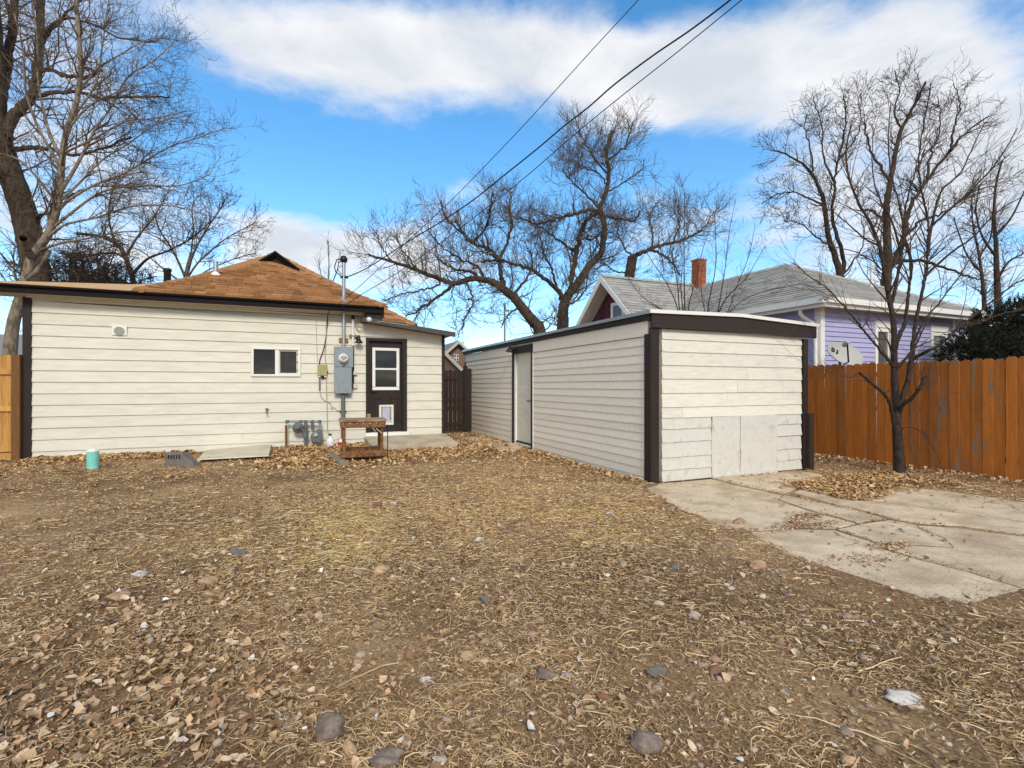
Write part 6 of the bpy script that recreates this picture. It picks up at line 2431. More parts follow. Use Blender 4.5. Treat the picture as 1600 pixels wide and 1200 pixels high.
# --- T9: trees behind the lilac house
D = 27
DARKT = [
    lv(3.6, .8, 2.4, 25, 65, .45, n=7, wob=.22, up=.08, t0=.3, k=4),
    lv(4.0, .5, 1.4, 25, 60, .6, n=6, wob=.2, up=.07, k=3),
    lv(3.2, .25, .7, 25, 60, .75, n=4, wob=.2, up=.05, k=3)]
make_tree('tree', 'tall dark forked tree behind the lilac house, left of the yard tree', 'tree', gp(1315, D), [
    ([(1316, 640), (1315, 480), (1312, 432), (1305, 400), (1296, 377), (1291, 345), (1286, 311), (1278, 290), (1268, 272), (1256, 258), (1245, 250), (1222, 238), (1205, 235)], .26, .03, 1),
    ([(1312, 440), (1318, 410), (1308, 370), (1300, 330), (1304, 290), (1308, 255), (1318, 217), (1322, 190), (1318, 150)], .15, .03, 1),
    ([(1288, 320), (1262, 310), (1240, 300), (1212, 305), (1190, 318)], .07, .02, 1),
    ([(1270, 275), (1268, 240), (1258, 205), (1260, 180)], .07, .02, 1),
    ([(1304, 285), (1285, 240), (1285, 200), (1272, 160)], .07, .02, 1),
    ([(1310, 250), (1335, 220), (1345, 190), (1340, 150)], .06, .02, 1),
    ([(1300, 385), (1275, 370), (1255, 350), (1225, 345)], .06, .02, 1),
    ([(1316, 430), (1340, 400), (1350, 370), (1345, 340)], .06, .02, 1),
], BARK_DARK, TWIG_DARK, DARKT, seed=37, base_d=D, min_r=.010, gnarl=.03)
D = 25
make_tree('tree', 'tall dark tree with thick upright trunk standing behind the yard tree', 'tree', gp(1384, D), [
    ([(1384, 640), (1384, 500), (1384, 448), (1387, 410), (1386, 370), (1385, 322), (1391, 285), (1398, 245), (1408, 205), (1428, 165), (1446, 128)], .36, .05, 1),
    ([(1398, 410), (1412, 372), (1424, 320), (1450, 280), (1485, 236), (1512, 205), (1545, 182)], .17, .03, 1),
    ([(1387, 420), (1408, 408), (1440, 408), (1465, 415), (1496, 425), (1520, 434), (1542, 438)], .13, .03, 1),
    ([(1392, 285), (1372, 255), (1360, 230), (1350, 190)], .10, .03, 1),
    ([(1412, 372), (1440, 345), (1480, 330), (1520, 300), (1560, 290)], .10, .02, 1),
    ([(1485, 236), (1490, 200), (1500, 160), (1490, 130)], .08, .02, 1),
    ([(1408, 208), (1398, 175), (1405, 140), (1398, 110)], .07, .02, 1),
    ([(1385, 350), (1362, 330), (1345, 325), (1335, 300)], .08, .02, 1),
    ([(1450, 280), (1455, 240), (1470, 200), (1465, 150)], .08, .02, 1),
], BARK_DARK, TWIG_DARK, DARKT, seed=41, base_d=D, min_r=.010, gnarl=.03)
D = 23
for (pp, sd, lab) in ((
        [([(1560, 640), (1559, 480), (1557, 420), (1556, 380), (1553, 340), (1556, 290), (1566, 250)], .20, .03, 1), ([(1557, 440), (1575, 410), (1600, 395), (1630, 370)], .08, .02, 1), ([(1555, 370), (1580, 340), (1600, 300), (1620, 260)], .07, .02, 1), ([(1556, 400), (1535, 370), (1525, 330), (1530, 290)], .07, .02, 1)],
        43, 'bare tree behind the dark brown roof, nearest the right edge'), (
        [([(1540, 640), (1538, 480), (1534, 430), (1528, 390), (1520, 350), (1518, 310)], .14, .02, 1), ([(1533, 425), (1512, 400), (1500, 370), (1490, 340)], .06, .02, 1), ([(1530, 400), (1548, 370), (1550, 330)], .06, .02, 1)],
        44, 'slimmer bare tree behind the dark brown roof, just left of its neighbour')):
    make_tree('tree', lab, 'tree', gp(pp[0][0][0][0], D), pp, BARK_DARK, TWIG_DARK, [
        lv(3.2, .6, 1.7, 25, 60, .45, n=6, wob=.18, up=.08, t0=.25, k=4),
        lv(3.6, .4, 1.0, 25, 60, .6, n=5, wob=.18, up=.07, k=3),
        lv(3.2, .2, .5, 25, 60, .75, n=4, wob=.2, up=.05, k=3)], seed=sd, base_d=D, min_r=.009)
# --- T11: slender far tree behind the service mast
D = 30
make_tree('tree', 'faint slender far tree behind the roof beside the service mast', 'tree', gp(512, D), [
    ([(512, 640), (512, 480), (513, 440), (514, 410), (512, 375)], .10, .02, 1),
    ([(512, 460), (502, 430), (498, 405)], .05, .015, 1),
    ([(513, 455), (526, 425), (530, 400)], .05, .015, 1)],
    BARK_PALE, TWIG_PALE, [lv(3, .5, 1.3, 15, 35, .5, n=5, wob=.1, up=.1, t0=.2, k=3), lv(3.5, .3, .8, 20, 40, .7, n=4, wob=.1, up=.1, k=3)], seed=47, base_d=D, min_r=.008)


def far_woods():
    """a thin belt of leafless trees beyond the gardens, one mass"""
    rg = np.random.default_rng(77)
    Vs, Fs, nv = [], [], 0
    N = 130
    az = rg.uniform(-35, 75, N)
    d = rg.uniform(42, 75, N)
    x, y = d * np.sin(np.radians(az)), d * np.cos(np.radians(az))
    H = rg.uniform(3.5, 7.5, N)
    PLs, RLs = [], []
    for i in range(N):
        k = 8
        t = np.linspace(0, 1, k)
        Q = np.stack([x[i] + rg.normal() * .5 * t ** 2, y[i] + rg.normal() * .5 * t ** 2, -.2 + H[i] * t], -1)
        PLs.append(Q)
        RLs.append(.11 * (1 - .85 * t))
    PL, RL = np.array(PLs), np.array(RLs)
    gens = [(PL, RL)]
    gens.append(grow(PL, RL, 1.9, (1.2, 3.4), (25, 65), .5, n=6, t0=.25, wob=.15, up=.08, rg=rg, rmin=.022))
    gens.append(grow(*gens[-1], 2.0, (.5, 1.5), (25, 60), .7, n=4, wob=.18, up=.06, rg=rg, rmin=.016))
    for (A, B) in gens:
        V, Fq = tubes_np(A, B, 3)
        Vs.append(V)
        Fs.append(Fq + nv)
        nv += len(V)
    o = np_mesh('far_woods', np.concatenate(Vs), np.concatenate(Fs), TWIG_PALE)
    tag(o, 'far belt of leafless trees beyond the gardens', 'woods', kind='stuff')
    print('far_woods quads', sum(len(f) for f in Fs))


far_woods()


def evergreen():
    """dense dark bush beyond the fence: sprays of needles through an uneven volume"""
    rg = np.random.default_rng(5)
    D = 11.6
    c = np.array(P(1575, 545, D))
    root = empty('evergreen_shrub', (c[0], c[1], 0), 'dark dense evergreen shrub rising above the fence at right', 'shrub')
    lob = []
    for (px, py, rx, rz, off) in ((1520, 545, .55, .45, -.2), (1570, 520, .7, .62, 0), (1620, 510, .8, .7, .2), (1545, 560, .7, .6, -.3), (1600, 560, .9, .7, 0), (1500, 560, .42, .36, 0), (1545, 505, .3, .34, .1), (1660, 520, .8, .8, .3), (1588, 487, .22, .3, 0)):
        lob.append((np.array(P(px, py, D + off)), rx, rz))
    lob.append((np.array([c[0], c[1], .9]), 1.1, .9))
    lob.append((np.array([c[0] + .9, c[1] - .3, .9]), 1.1, .9))
    pts, dirs = [], []
    for (q, rx, rz) in lob:
        n = int(1500 * rx * rz)
        u = rg.normal(size=(n, 3))
        u /= np.linalg.norm(u, axis=1, keepdims=True)
        r = rg.uniform(.35, 1.06, n) ** .6
        p = q + u * r[:, None] * np.array([rx, rx, rz])
        pts.append(p)
        dirs.append(u + rg.normal(size=(n, 3)) * .5 + np.array([0, 0, .15]))
    p = np.concatenate(pts)
    d = np.concatenate(dirs)
    d /= np.linalg.norm(d, axis=1, keepdims=True)
    K = len(p)
    # a spray = 5 narrow blades along a short stem
    Vs, Fs = [], []
    side = np.cross(d, rg.normal(size=(K, 3)))
    side /= np.linalg.norm(side, axis=1, keepdims=True)
    L_ = rg.uniform(.09, .2, K)[:, None]
    nv = 0
    for (f, s, w) in ((0, 0, .016), (.2, .5, .012), (.2, -.5, .012), (.5, .45, .010), (.5, -.45, .010), (.75, .35, .009), (.75, -.35, .009)):
        a = p + d * L_ * f
        t = d * .8 + side * s
        t /= np.linalg.norm(t, axis=1, keepdims=True)
        e = a + t * L_ * (.9 if s == 0 else .55)
        nrm = np.cross(t, rg.normal(size=(K, 3)))
        nrm /= np.linalg.norm(nrm, axis=1, keepdims=True)
        m_ = (a + e) / 2
        V = np.stack([a, m_ + nrm * w, e, m_ - nrm * w], 1)
        Vs.append(V.reshape(-1, 3))
        Fs.append(np.arange(K * 4).reshape(K, 4) + nv)
        nv += K * 4
    o = np_mesh('crown', np.concatenate(Vs) - np.array([c[0], c[1], 0]), np.concatenate(Fs), NEEDLE, False, root)
    o['kind'] = 'stuff'
    mb = MB()
    for i in range(5):
        a = i * 1.3
        mb.tube([(c[0], c[1], -.1), (c[0] + .25 * math.cos(a), c[1] + .25 * math.sin(a), .8), (c[0] + .6 * math.cos(a), c[1] + .6 * math.sin(a), 1.6)], [.07, .05, .02], 6)
    wobj(mb, 'trunk', BARK_DARK, root)


evergreen()

# ================================================================== LOOSE LITTER
STRAW = ramp_mat('dry_straw', [(0, (0.215, 0.129, 0.064)), (.3, (0.384, 0.245, 0.120)), (.6, (0.542, 0.371, 0.190)), (.85, (0.701, 0.523, 0.300)), (1, (0.768, 0.632, 0.410))], noise=.1)
STRAW_YELLOW = ramp_mat('yellow_straw', [(0, (0.46, 0.32, 0.12)), (.5, (0.64, 0.48, 0.21)), (1, (0.72, 0.58, 0.31))], noise=.1)
STRAW_TAN = ramp_mat('golden_litter', [(0, (0.339, 0.202, 0.085)), (.5, (0.610, 0.403, 0.180)), (1, (0.780, 0.600, 0.320))], noise=.1)
LEAF = ramp_mat('dead_leaves', [(0, (0.158, 0.085, 0.043)), (.25, (0.305, 0.187, 0.103)), (.6, (0.463, 0.311, 0.180)), (.85, (0.588, 0.425, 0.270)), (.96, (0.655, 0.523, 0.370)), (1, (0.452, 0.229, 0.090))], noise=.25)
LEAF_TAN = ramp_mat('tan_leaves', [(0, (0.249, 0.136, 0.060)), (.3, (0.418, 0.251, 0.115)), (.65, (0.542, 0.354, 0.170)), (1, (0.655, 0.469, 0.250))], noise=.25)
FRAG = ramp_mat('leaf_fragments', [(0, (0.147, 0.083, 0.041)), (.35, (0.328, 0.194, 0.098)), (.7, (0.508, 0.327, 0.175)), (.93, (0.655, 0.469, 0.265)), (1, (0.746, 0.610, 0.430))], noise=.15)
PEB = ramp_mat('pebbles', [(0, (0.21, 0.14, 0.09)), (.25, (0.34, 0.215, 0.14)), (.5, (0.42, 0.29, 0.19)), (.7, (0.33, 0.255, 0.195)), (.85, (0.48, 0.37, 0.27)), (.95, (0.19, 0.15, 0.125)), (1, (0.58, 0.50, 0.42))], noise=.25)
CHIP = ramp_mat('white_chips', [(0, (0.46, 0.40, 0.34)), (.5, (0.62, 0.58, 0.53)), (1, (0.74, 0.72, 0.69))], noise=.25)


def vnoise(x, y, s, seed=0):
    """smooth value noise on numpy arrays"""
    r = np.random.default_rng(seed)
    T = r.random((64, 64))
    u, v = x * s + 17.3, y * s + 5.7
    i, j = np.floor(u).astype(int), np.floor(v).astype(int)
    f, g = u - i, v - j
    f, g = f * f * (3 - 2 * f), g * g * (3 - 2 * g)
    a, b = T[i % 64, j % 64], T[(i + 1) % 64, j % 64]
    c, d = T[i % 64, (j + 1) % 64], T[(i + 1) % 64, (j + 1) % 64]
    return a * (1 - f) * (1 - g) + b * f * (1 - g) + c * (1 - f) * g + d * f * g


def free(x, y):
    """open soil: not under the buildings, the slabs or the step"""
    r_ = np.random.default_rng(len(x))
    j_ = np.abs(r_.normal(size=(2, len(x)))) * .09 * np.sign(r_.random((2, len(x))) - .5)
    ok = ~in_poly(x + j_[0], y + j_[1], OUT_PAD_W)
    ok &= ~((y > YW - .03) & (x < XR + .05))
    ok &= ~((x > XS - .04) & (x < 7.9) & (y > YS0 - .06) & (y < YS1))
    ok &= ~((x > 1.36) & (x < 3.2) & (y > 10.12) & (y < YW))
    ok &= (x < 9.5) & (y < 13.2) & (x > -8)
    ok &= ~((x < -4.4) & (y > YW - .1))
    return ok


def scatter(n, rg, r0=1.25, r1=14.5, p=1.15, a0=-27, a1=72):
    """points on the yard thinning out with distance from the near edge"""
    u = rg.random(n)
    e = 2 - p
    r = (r0 ** e + u * (r1 ** e - r0 ** e)) ** (1 / e)
    a = np.radians(rg.uniform(a0, a1, n))
    x, y = r * np.sin(a), r * np.cos(a)
    return x, y, r


def blades(name, m, x, y, z, L_, w, rg, lift=.35, aim=None, aim_w=0.0, segs=2):
    """bent flat straws lying on the soil, each a short strip of quads that curls as it goes"""
    n = len(x)
    a = rg.uniform(0, 2 * np.pi, n)
    if aim is not None:
        k = rg.random(n) < aim_w
        a = np.where(k, aim + rg.normal(size=n) * .35, a)
    turn = rg.normal(size=n) * (.75 if segs == 2 else 1.25) / segs * 1.2
    s = np.stack([-np.sin(a), np.cos(a), rg.normal(size=n) * .5], -1)
    base = np.abs(rg.normal(size=n)) * .010 + .003
    arch = np.abs(rg.normal(size=n)) * lift * L_ * .16
    p = np.stack([x, y, z + base], -1)
    V = []
    for q in range(segs + 1):
        f = q / segs
        wq = (w * (1.0 if q < segs else .45))[:, None]
        c = p.copy()
        c[:, 2] = np.maximum(z + .001, z + base * (1 - .4 * f) + arch * 4 * f * (1 - f))
        V += [c - s * wq, c + s * wq]
        st = L_ / segs
        p = p + np.stack([np.cos(a) * st, np.sin(a) * st, np.zeros(n)], -1)
        a = a + turn + rg.normal(size=n) * .18
        s[:, 0], s[:, 1] = -np.sin(a), np.cos(a)
    V = np.stack(V, 1).reshape(-1, 3)
    b = (np.arange(n) * 2 * (segs + 1))[:, None, None]
    T = np.array([[2 * q, 2 * q + 1, 2 * q + 3, 2 * q + 2] for q in range(segs)])
    return np_mesh(name, V, (b + T[None]).reshape(-1, 4), m)


def leaves(name, m, x, y, z, S, rg, tilt=.45, fine=True):
    """dry leaf: lobed outline folded along its midrib and curled, its tip bent up or under"""
    n = len(x)
    a = rg.uniform(0, 2 * np.pi, n)
    up = np.stack([rg.normal(size=n) * tilt, rg.normal(size=n) * tilt, np.ones(n)], -1)
    up /= np.linalg.norm(up, axis=1, keepdims=True)
    d = np.stack([np.cos(a), np.sin(a), np.zeros(n)], -1)
    d -= up * (d * up).sum(1, keepdims=True)
    d /= np.linalg.norm(d, axis=1, keepdims=True)
    s = np.cross(up, d)
    c = np.stack([x, y, z + S * .16 + rg.uniform(0, .012, n)], -1)
    S = S[:, None]
    wd = rg.uniform(.18, .50, n)[:, None]
    fold = rg.uniform(-.25, .9, n)[:, None]
    bend = rg.normal(size=(n, 1)) * .9
    ts = (-.5, -.28, -.02, .25, .5)
    prof = (0.0, .75, 1.0, .72, 0.0)

    def rib(t):
        return c + d * S * t + up * S * (bend * (t * t - .08) * .8)
    R_ = [rib(t) for t in ts]
    Ls, Rs = [], []
    for t, w in zip(ts[1:-1], prof[1:-1]):
        j = rg.uniform(.55, 1.25, (n, 1))
        k = rg.uniform(.55, 1.25, (n, 1))
        sh = rg.normal(size=(n, 1)) * .06
        Ls.append(rib(t) + s * S * wd * w * j + up * S * fold * wd * w * j + d * S * sh)
        Rs.append(rib(t) - s * S * wd * w * k + up * S * fold * wd * w * k - d * S * sh)
    V = np.stack(R_ + Ls + Rs, 1).reshape(-1, 3)      # 5 + 3 + 3
    b = (np.arange(n) * 11)[:, None]
    T = np.array([[0, 1, 5], [1, 2, 6], [1, 6, 5], [2, 3, 7], [2, 7, 6], [3, 4, 7], [0, 8, 1], [1, 9, 2], [1, 8, 9], [2, 10, 3], [2, 9, 10], [3, 10, 4]])
    Fq = (b[:, None] + T[None]).reshape(-1, 3)
    return np_mesh(name, V, Fq, m)


ICO_V = None


def pebbles(name, m, x, y, z, S, rg):
    t = (1 + 5 ** .5) / 2
    V0 = np.array([(-1, t, 0), (1, t, 0), (-1, -t, 0), (1, -t, 0), (0, -1, t), (0, 1, t), (0, -1, -t), (0, 1, -t), (t, 0, -1), (t, 0, 1), (-t, 0, -1), (-t, 0, 1)], float)
    V0 /= np.linalg.norm(V0[0])
    F0 = np.array([(0, 11, 5), (0, 5, 1), (0, 1, 7), (0, 7, 10), (0, 10, 11), (1, 5, 9), (5, 11, 4), (11, 10, 2), (10, 7, 6), (7, 1, 8), (3, 9, 4), (3, 4, 2), (3, 2, 6), (3, 6, 8), (3, 8, 9), (4, 9, 5), (2, 4, 11), (6, 2, 10), (8, 6, 7), (9, 8, 1)])
    n = len(x)
    a = rg.uniform(0, 2 * np.pi, n)
    sc = np.stack([rg.uniform(.7, 1.3, n), rg.uniform(.55, .95, n), rg.uniform(.3, .65, n)], -1)
    V = V0[None] * (1 + rg.normal(size=(n, 12, 1)) * .10) * sc[:, None] * S[:, None, None]
    c, s = np.cos(a)[:, None], np.sin(a)[:, None]
    X_ = V[:, :, 0] * c - V[:, :, 1] * s
    Y_ = V[:, :, 0] * s + V[:, :, 1] * c
    V = np.stack([X_ + x[:, None], Y_ + y[:, None], V[:, :, 2] + (z + S * .12)[:, None]], -1).reshape(-1, 3)
    Fq = (np.arange(n) * 12)[:, None, None] + F0[None]
    return np_mesh(name, V, Fq.reshape(-1, 3), m, True)


def lie_z(x, y):
    """height of whatever a loose piece lies on: the soil or the slab it has blown onto"""
    return np.where(in_poly(x, y, OUT_PAD_W), PAD_Z + .004, gz(x, y))


def litter():
    rg = np.random.default_rng(99)
    # where leaves heap up: a drift at the left foreground, along the siding, round the step, on the pad
    def leafy(x, y):
        w = np.exp(-(((x + .9) / 1.2) ** 2 + ((y - 2.9) / .9) ** 2)) * 1.0
        w += np.exp(-((y - 11.1) / .55) ** 2) * (x < 3.3) * .9
        w += np.exp(-(((x - .9) / 1.7) ** 2 + ((y - 9.4) / .9) ** 2)) * .8
        w += np.exp(-(((x - 3.9) / .5) ** 2)) * (y > 7) * .35
        return w * .70 + .035
    # straw
    N = 260000
    x, y, r = scatter(N, rg, p=1.25)
    dens = smooth(.36, .60, vnoise(x, y, 1.3, 1) * .55 + vnoise(x, y, 4.1, 2) * .45)
    bare = 1 - .75 * np.exp(-(((x - 2.9) / 1.15) ** 2 + ((y - 2.3) / 1.0) ** 2))
    near = .78 + .22 * smooth(1.6, 4.6, np.hypot(x, y))
    keep = free(x, y) & (rg.random(N) < (.06 + .94 * dens) * bare * near)
    x, y, r = x[keep], y[keep], r[keep]
    n = len(x)
    L_ = np.minimum(rg.gamma(2.0, .019, n) + .012, .24)
    w = rg.uniform(.0006, .0014, n) * (1 + .16 * r)
    nr = r < 3.6
    for sel, sg, lab in ((nr, 4, 'curling dry straw and dead grass over the near yard'), (~nr, 2, 'dry straw and dead grass over the farther yard')):
        o = blades('dry_grass', STRAW, x[sel], y[sel], lie_z(x[sel], y[sel]), L_[sel], w[sel], rg, aim=2.4, aim_w=.3, segs=sg)
        tag(o, lab, 'dead grass', kind='stuff')
    # a fine fuzz of short fibres between the straws
    N = 62000
    x, y, r = scatter(N, rg, p=1.45, r1=5)
    keep = free(x, y) & (rg.random(N) < .25 + .75 * vnoise(x, y, 2.4, 41))
    x, y, r = x[keep], y[keep], r[keep]
    n = len(x)
    o = blades('straw_fibres', FRAG, x, y, lie_z(x, y), rg.uniform(.008, .035, n), rg.uniform(.0005, .0012, n) * (1 + .15 * r), rg)
    tag(o, 'short broken straw fibres matted on the soil', 'dead grass', kind='stuff')
    # yellower straw patches
    for nm, M_, dn, spots, lab, kd in (
            ('yellow_straw', STRAW_YELLOW, 15000, [(525, 812, .30, .42), (537, 862, .24, .16), (505, 835, .5, .5), (1000, 836, .20, .20)], 'yellow straw patches in the middle of the yard', 'straw'),
            ('golden_litter', STRAW_TAN, 14500, [(960, 805, .7, .6), (760, 780, 1.0, .6), (880, 775, .8, .6), (690, 745, 1.2, .5), (640, 820, 1.0, .5)], 'golden tan litter over the middle of the yard', 'litter')):
        xs, ys = [], []
        for (px, py, sx, sy) in spots:
            c = on_z(px, py, 0)
            k = int(dn * sx * sy / .6)
            xs.append(c[0] + rg.normal(size=k) * sx)
            ys.append(c[1] + rg.normal(size=k) * sy)
        x, y = np.concatenate(xs), np.concatenate(ys)
        keep = free(x, y) & (rg.random(len(x)) < .2 + .8 * smooth(.3, .6, vnoise(x, y, 2.6, 31)))
        x, y = x[keep], y[keep]
        n = len(x)
        o = blades(nm, M_, x, y, lie_z(x, y), rg.uniform(.02, .08, n), rg.uniform(.0012, .0035, n), rg)
        tag(o, lab, kd, kind='stuff')
    # leaves
    N = 120000
    x, y, r = scatter(N, rg, p=1.0)
    keep = free(x, y) & (rg.random(N) < np.clip(leafy(x, y) * (.35 + .9 * vnoise(x, y, 2.2, 5)), 0, 1))
    x, y, r = x[keep], y[keep], r[keep]
    n = len(x)
    S = rg.gamma(3.5, .0085, n) + .010
    far = y > 7.5
    S = np.minimum(np.where(far, S * 1.3, S * .85), .052)
    o = leaves('leaf_litter', LEAF, x[~far], y[~far], lie_z(x[~far], y[~far]), S[~far], rg)
    tag(o, 'brown dead leaves drifted over the near yard', 'leaves', kind='stuff')
    # extra band along the siding and round the bench
    k = 9500
    bx = rg.uniform(-4.3, 1.5, k)
    by = YW - .05 - np.abs(rg.normal(size=k)) * .34
    bx2 = rg.uniform(-.6, 3.6, 5500)
    by2 = 9.5 + rg.normal(size=5500) * .6
    bx3 = XS - .06 - np.abs(rg.normal(size=1500)) * .16
    by3 = rg.uniform(5.6, 13.3, 1500)
    X_ = np.r_[x[far], bx, bx2, bx3]
    Y_ = np.r_[y[far], by, by2, by3]
    kp = free(X_, Y_) & ~((X_ > WX(306)) & (X_ < WX(424)) & (Y_ > 10.25)) & ~((X_ > -2.75) & (X_ < -2.1) & (Y_ < 10.6) & (Y_ > 10.0))
    X_, Y_ = X_[kp], Y_[kp]
    o = leaves('leaf_litter', LEAF_TAN, X_, Y_, lie_z(X_, Y_) + rg.uniform(0, .02, len(X_)), rg.gamma(4, .0090, len(X_)) + .013, rg)
    tag(o, 'tan leaf litter banked along the siding and round the step', 'leaves', kind='stuff')
    # the pile of leaves on the pad
    c = pad(930, 95)
    poly = np.array([pad(*q) for q in ((700, 100), (760, 80), (880, 55), (1050, 45), (1180, 60), (1190, 85), (1100, 100), (1030, 118), (1050, 150), (980, 158), (880, 145), (760, 122))])
    lo, hi = poly.min(0), poly.max(0)
    k = 17000
    X_, Y_ = rg.uniform(lo[0], hi[0], k), rg.uniform(lo[1], hi[1], k)
    kp = (in_poly(X_ + rg.normal(size=k) * .10, Y_ + rg.normal(size=k) * .10, poly) & (rg.random(k) < .25 + .75 * smooth(.3, .6, vnoise(X_, Y_, 3.1, 51)))) | (rg.random(k) < .05)
    X_, Y_ = X_[kp], Y_[kp]
    hgt = .022 * np.exp(-(((X_ - c[0]) / .9) ** 2 + ((Y_ - c[1]) / .55) ** 2)) * rg.random(len(X_))
    kp = ~((Y_ > YS0 - .05) & (X_ < 7.9)) & (X_ < 9.4)
    X_, Y_, hgt = X_[kp], Y_[kp], hgt[kp]
    o = leaves('leaf_pile', LEAF_TAN, X_, Y_, PAD_Z + .003 + hgt, rg.gamma(4, .0066, len(X_)) + .010, rg, .35)
    tag(o, 'pile of tan leaves on the cracked concrete before the fence', 'leaves', kind='stuff')
    # dirt, leaves and twigs along the fence foot and in the cracks
    k = 5200
    X_, Y_ = rg.uniform(7.6, 9.5, k), rg.uniform(2.8, 8.5, k)
    wgt = np.exp(-((9.5 - X_) / .42) ** 2) + np.exp(-((Y_ - 6.2) / .5) ** 2) * .5
    kp = rg.random(k) < wgt
    X_, Y_ = X_[kp], Y_[kp]
    o = leaves('leaf_litter', LEAF, X_, Y_, np.full(len(X_), PAD_Z + .005), rg.gamma(5, .006, len(X_)) + .01, rg, .5)
    tag(o, 'dark leaf litter along the foot of the orange fence', 'leaves', kind='stuff')
    segs = [((430, 277), (700, 263)), ((700, 263), (860, 265)), ((860, 265), (1000, 310)), ((1000, 310), (1080, 350)), ((1080, 350), (1380, 430)), ((1380, 430), (1560, 486)), ((985, 240), (1070, 227)),
            ((1070, 225), (1180, 246)), ((1180, 246), (1600, 292)), ((660, 132), (1065, 224)), ((385, 68), (660, 130)), ((1190, 262), (1320, 332)), ((1090, 346), (1152, 316))]
    xs, ys = [], []
    for a, b in segs:
        A, B = np.array(pad(*a)), np.array(pad(*b))
        Ln = np.linalg.norm(B - A)
        k = int(Ln * 80)
        t = rg.random(k)
        q = A + (B - A) * t[:, None] + rg.normal(size=(k, 2)) * .009
        xs.append(q[:, 0])
        ys.append(q[:, 1])
    for (zx, zy, sx, sy, k) in ((750, 220, .14, .05, 300), (760, 255, .22, .04, 320), (700, 245, .1, .04, 100), (1060, 335, .12, .05, 160), (1010, 395, .2, .06, 140), (900, 378, .2, .03, 60)):
        c = pad(zx, zy)
        xs.append(c[0] + rg.normal(size=k) * sx)
        ys.append(c[1] + rg.normal(size=k) * sy)
    x, y = np.concatenate(xs), np.concatenate(ys)
    o = leaves('crack_debris', LEAF, x, y, np.full(len(x), PAD_Z + .002), rg.gamma(4, .004, len(x)) + .006, rg, .4)
    tag(o, 'leaf crumbs caught in the cracks of the concrete', 'debris', kind='stuff')
    # crumbs of soil on the slabs
    k = 900
    x, y = rg.uniform(4, 9.4, k), rg.uniform(2.4, 6, k)
    kp = in_poly(x, y, OUT_PAD_W) & (rg.random(k) < .25 + .75 * (vnoise(x, y, .9, 12) > .55))
    o = pebbles('soil_crumbs', PEB, x[kp], y[kp], np.full(kp.sum(), PAD_Z + .006), rg.gamma(2, .0035, kp.sum()) + .003, rg)
    tag(o, 'soil crumbs scattered on the concrete', 'crumbs', kind='stuff')
    # crumbled leaf and straw fragments, a few millimetres to a centimetre and a half
    N = 210000
    x, y, r = scatter(N, rg, p=1.2)
    kp = free(x, y) & (rg.random(N) < (.6 + .4 * smooth(1.6, 4.6, np.hypot(x, y))) * (.08 + .92 * smooth(.3, .65, vnoise(x, y, 1.7, 21) * .6 + vnoise(x, y, 5.1, 22) * .4)))
    x, y, r = x[kp], y[kp], r[kp]
    n = len(x)
    S = (rg.gamma(3, .0013, n) + .0018) * (1 + .13 * r)
    a = rg.uniform(0, 2 * np.pi, n)
    asp = rg.uniform(.15, .6, n)
    c = np.stack([x, y, lie_z(x, y) + .003 + rg.random(n) * .009], -1)
    d = np.stack([np.cos(a), np.sin(a), rg.normal(size=n) * .3], -1) * S[:, None]
    s_ = np.stack([-np.sin(a), np.cos(a), rg.normal(size=n) * .5], -1) * (S * asp)[:, None]
    V = np.stack([c - d, c - s_ + d * .2, c + d, c + s_ - d * .1], 1).reshape(-1, 3)
    o = np_mesh('leaf_crumbs', V, np.arange(n * 4).reshape(n, 4), FRAG)
    tag(o, 'fine crumbled leaf and straw fragments covering the soil', 'debris', kind='stuff')
    # gravel
    N = 27000
    x, y, r = scatter(N, rg, p=1.2)
    wgt = .25 + .75 * smooth(.42, .7, vnoise(x, y, .9, 8) * .6 + vnoise(x, y, 2.7, 9) * .4)
    wgt = wgt * (1 + .9 * np.exp(-(((x - 3.2) / 1.6) ** 2 + ((y - 3.6) / 2.2) ** 2)))
    kp = free(x, y) & (rg.random(N) < wgt * .75)
    x, y = x[kp], y[kp]
    S = rg.gamma(2.2, .0048, len(x)) + .004
    o = pebbles('gravel', PEB, x, y, lie_z(x, y), np.minimum(S, .045), rg)
    tag(o, 'small river pebbles embedded in the bare soil', 'gravel', kind='stuff')
    # white flakes
    N = 900
    x, y, r = scatter(N, rg, p=.9, r1=9)
    kp = free(x, y) & (rg.random(N) < .30 + .9 * np.exp(-(((x + .4) / 1.1) ** 2 + ((y - 2.9) / 1.1) ** 2)))
    x, y = x[kp], y[kp]
    o = leaves('white_chips', CHIP, x, y, lie_z(x, y) + .008, np.minimum(rg.gamma(3, .0062, len(x)) + .006, .045), rg, .5)
    tag(o, 'white paint chips and pale flakes among the straw', 'chips', kind='stuff')
    # twigs lying about
    N = 420
    x, y, r = scatter(N, rg, p=1.0, r1=10)
    kp = free(x, y)
    x, y = x[kp], y[kp]
    n = len(x)
    a = rg.uniform(0, 2 * np.pi, n)
    L_ = rg.uniform(.08, .34, n)
    k = 5
    Q = np.empty((n, k, 3))
    Q[:, 0] = np.stack([x, y, lie_z(x, y) + .012], -1)
    for s in range(1, k):
        a = a + rg.normal(size=n) * .25
        Q[:, s, 0] = Q[:, s - 1, 0] + np.cos(a) * L_ / (k - 1)
        Q[:, s, 1] = Q[:, s - 1, 1] + np.sin(a) * L_ / (k - 1)
        Q[:, s, 2] = lie_z(Q[:, s, 0], Q[:, s, 1]) + .010 + rg.uniform(0, .012, n)
    V, Fq = tubes_np(Q, np.tile((rg.uniform(.0018, .0045, n))[:, None], (1, k)) * np.linspace(1, .5, k)[None], 4)
